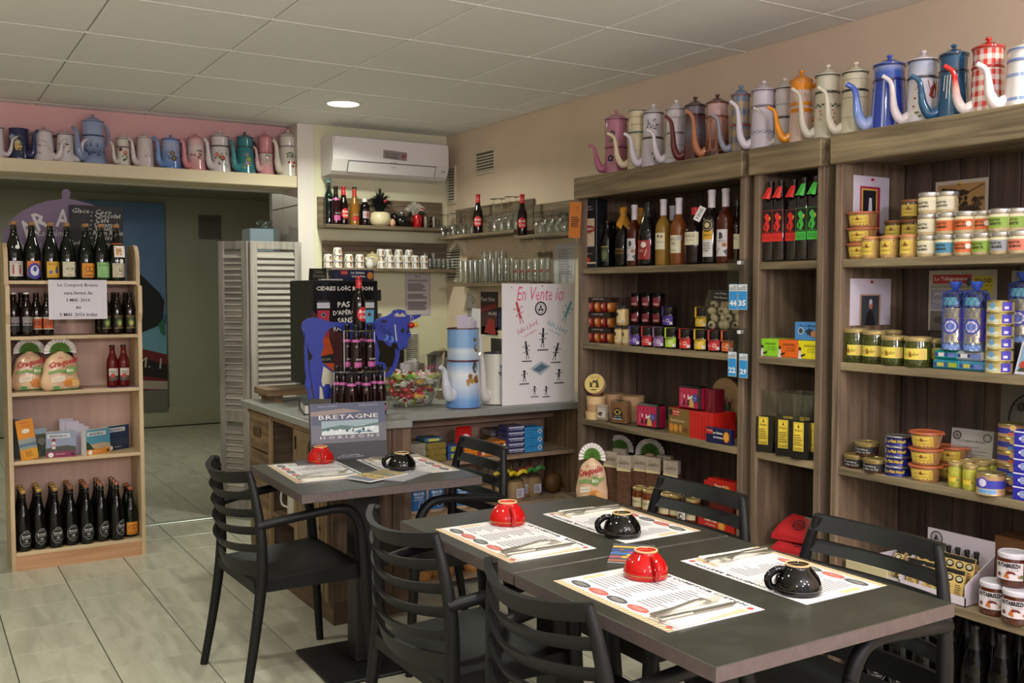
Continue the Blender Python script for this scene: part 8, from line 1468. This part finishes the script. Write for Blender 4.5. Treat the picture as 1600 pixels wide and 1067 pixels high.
def cutlery(where, cx, cy, rz, flip=False):
    c, s = math.cos(rz), math.sin(rz); P = lambda x, y: (cx+c*x-s*y, cy+s*x+c*y)
    px, py = P(.15, -.005)
    n = thing('paper_napkin', 'folded white paper napkin %s' % where, 'napkin', (px, py, .7512), rz+(.12 if not flip else -.1), 'folded napkins')
    obj('fold', M().box(-.045, .045, -.11, .095, .0, .0025, c=.0008), mat('#d6cfc4', .8), n); obj('fold', M().box(-.042, .045, -.105, .092, .0026, .0052, c=.0008), mat('#dad4ca', .8), n)
    ST = mat('#b4aea6', .42, 1)
    for nm, dx, rr in (('fork', -.022, .06), ('knife', .012, .03)):
        q = P(.15+dx, -.01); t = thing(nm, 'steel %s lying on the napkin %s' % (nm, where), nm, (q[0], q[1], .7567), rz-.08+rr*2, nm+'s on napkins')
        if nm == 'fork':
            prof = [(-.105, .010, .002), (-.08, .009, .003), (-.04, .004, .006), (.02, .0035, .012), (.045, .006, .010), (.06, .012, .005)]
            b = M(); vs = []
            for y, w, zz in prof: vs += [(-w, y, zz), (w, y, zz), (w, y, zz+.003), (-w, y, zz+.003)]
            b.add(vs, [(4*i+k, 4*i+(k+1) % 4, 4*i+4+(k+1) % 4, 4*i+4+k) for i in range(len(prof)-1) for k in range(4)]+[(0, 1, 2, 3), tuple(4*(len(prof)-1)+k for k in (3, 2, 1, 0))]); obj('handle', b, ST, t, smooth=50)
            for k in range(4): x = -.0095+.0063*k; obj('tine', M().tube([(x, .058, .006), (x, .08, .005), (x*.95, .1, .014)], [.0022, .002, .0012], 5), ST, t)
        else:
            b = M(); b.box(-.008, .008, -.11, -.02, 0, .006, c=.002); obj('handle', b, ST, t); obj('blade', M().prism([(-.009, -.02), (.008, -.02), (.008, .09), (-.002, .115), (-.009, .1)], .002, .004, 'xy'), ST, t)
def bolee(label, col, loc, rz, txt=False, foot='#c9a878'):
    t = thing('cider_cup', label, 'cup', loc, rz, 'upturned cider cups'); m = mat(col, .06, 0, .2, spec=.4)
    obj('bowl', shared('bolee', lambda: M().lathe([(.0515, 0), (.0535, .0015), (.0545, .010), (.0535, .024), (.048, .037), (.038, .050), (.031, .057), (.0285, .060), (.0285, .066), (.0255, .0665), (.0245, .063), (0, .0625)], 32), [m], 50), m, t)
    obj('foot_ring', shared('bfoot', lambda: M().lathe([(.0290, .0635), (.0288, .0668), (.0255, .0672), (.0248, .065)], 28), [mat(foot, .5)], 50), mat(foot, .5), t)
    obj('handle', shared('bhandle', lambda: M().tube(spline([(.033, 0, .054), (.052, 0, .052), (.070, 0, .036), (.066, 0, .016), (.052, 0, .010)], 4), rint([.006, .007, .0075, .007, .006], 4), 9, flat=1.25), [m], 60), m, t)
    obj('rim_line', shared('brim', lambda: M().lathe([(.0547, .011), (.0550, .012), (.0549, .0135)], 32), [mat('#a8803c', .3, .5)], 50), mat('#a8803c' if not txt else '#5a5450', .3, .5), t)
    if txt: decal('lettering', t, [('t', 'Loïc Raison', 0, .028, .045, '#c9c4bc', .010, {'rot': PI, 'bold': .02})], surf=lambda z_: .0542-.004*max(0, (z_-.02)/.02), rz=-1.1+txt)
    return t
SET = [('on the left of the farthest table', 1.345, 3.64, -PI/2-.06, 'red', (501, 722)), ('on the right of the farthest table', 1.70, 3.575, PI/2-.06, 'black', (628, 733)), ('on the left of the middle table', 1.445, 2.345, -PI/2, 'red', (793, 817)), ('on the right of the middle table', 1.822, 2.345, PI/2, 'black', (972, 836)), ('on the left of the front table', 1.452, 1.735, -PI/2, 'red', (1009, 900)), ('on the right of the front table', 1.832, 1.71, PI/2, 'black', (1246, 924))]
for k, (wh, cx, cy, rz, col, bp2) in enumerate(SET):
    placemat(wh, cx, cy, rz, k); cutlery(wh, cx, cy, rz, k % 2)
    q = on_z(*bp2, .7515)
    if col == 'red': bolee('glossy red upturned cup with handle %s' % wh, '#b00f10', (q.x, q.y, .7512), -PI/2-.25)
    else: bolee('glossy black upturned cup with handle %s' % wh, '#060606', (q.x, q.y, .7512), PI-.5, .9)
def leaflet(label, cx, cy, rz, w, d, cols, h=.003):
    t = thing('brochure', label, 'brochure', (cx, cy, .7535 if h > .004 else .7512), rz); obj('pages', M().box(-w/2, w/2, -d/2, d/2, 0, h, c=.0004), mat('#c9c4c6', .5), t)
    decal('cover', t, [('r', -w/2, -d/2, w/2, d/2, cols[0])]+[('r', -w/2, -d/2+d*.18*i+.01, w/2, -d/2+d*.18*i+d*.13, c) for i, c in enumerate(cols[1:])]+spray(0, 0, w*.8, d*.7, cols, 14, .008, 61), rot=(-PI/2, 0, 0), loc=(0, 0, h), eps=.0001)
leaflet('colourful tourist brochure between the settings of the two joined tables', 1.625, 2.035, -.75, .11, .19, ['#4a4a52', '#a85a3c', '#b04a70', '#3f6fae', '#2c4a8a', '#c9a84c'])
leaflet('gold and blue brochure at the front edge of the farthest table', 1.49, 3.39, -1.2, .13, .2, ['#8a7a54', '#2c4a9a', '#b59a5c', '#c9a05a', '#6a6a5c'], .006)
tag(obj('brochure', M().box(-.05, .05, -.10, .10, 0, .004), mat('#8f8a90', .5), None, (1.59, 3.345, .7512), rz=-1.0), 'grey open leaflet under the gold brochure on the farthest table', 'brochure')
tag(obj('brochure', M().box(-.07, .07, -.05, .05, 0, .006), mat('#4a4244', .4, var=.4, sc=40), None, (1.40, 3.80+.02, .7512), rz=-.2), 'dark leaflet lying behind the red cup on the farthest table', 'brochure')
# picture book standing on the far table
bk = thing('picture_book', 'large grey picture book with wave photo propped upright on the farthest table', 'book', (1.56, 3.815, .7508), 0, None, rot=(-.16, 0, -.14))
W, H = .315, .235
obj('pages', M().box(-W/2+.004, W/2-.004, .003, .026, .003, H-.003), mat('#c9c2bc', .7), bk); obj('cover', M().box(-W/2, W/2, 0, .003, 0, H).box(-W/2, W/2, .026, .029, 0, H).box(-W/2-.003, -W/2, 0, .029, 0, H), mat('#403f47', .3), bk)
dr = [('r', -W/2, H*.62, W/2, H, '#4c5066'), ('p', [(-W/2, H*.86), (-.02, H*.9), (.06, H*.84), (-W/2, H*.78)], '#8a7a74'), ('r', -W/2, 0, W/2, H*.30, '#333238'), ('r', -W*.37, H*.44, W*.40, H*.69, '#8fa0a8'), ('p', [(-W*.37, H*.44), (W*.40, H*.44), (W*.40, H*.55), (W*.2, H*.6), (0, H*.52), (-W*.2, H*.58), (-W*.37, H*.5)], '#c9d0d0'), ('p', [(-W*.37, H*.56), (-W*.1, H*.61), (W*.1, H*.57), (W*.4, H*.63), (W*.4, H*.58), (0, H*.53), (-W*.37, H*.52)], '#54706c'), ('p', [(W*.05, H*.47), (W*.2, H*.54), (W*.33, H*.46)], '#4a6f94'),
      ('t', 'BRETAGNE', 0, H*.755, W*.80, '#dcd6d2', H*.075), ('t', 'H O R I Z O N S', .002, H*.40, W*.80, '#d2ccc8', H*.05), ('t', 'YANN QUEFFELEC', -W*.28, H*.945, W*.27, '#b9b4b8', H*.022), ('t', 'PHILIP PLISSON', W*.27, H*.945, W*.25, '#b9b4b8', H*.022), ('t', 'PHOTOGRAPHIES', 0, H*.075, W*.24, '#b4b0b2', H*.02), ('t', 'EDITIONS DU CHENE', 0, H*.045, W*.34, '#b4b0b2', H*.02)]+spray(.0, H*.5, W*.7, H*.08, ['#dfe4e2', '#3f5a58', '#c9d0d0'], 26, .006, 71)
decal('cover_print', bk, dr)
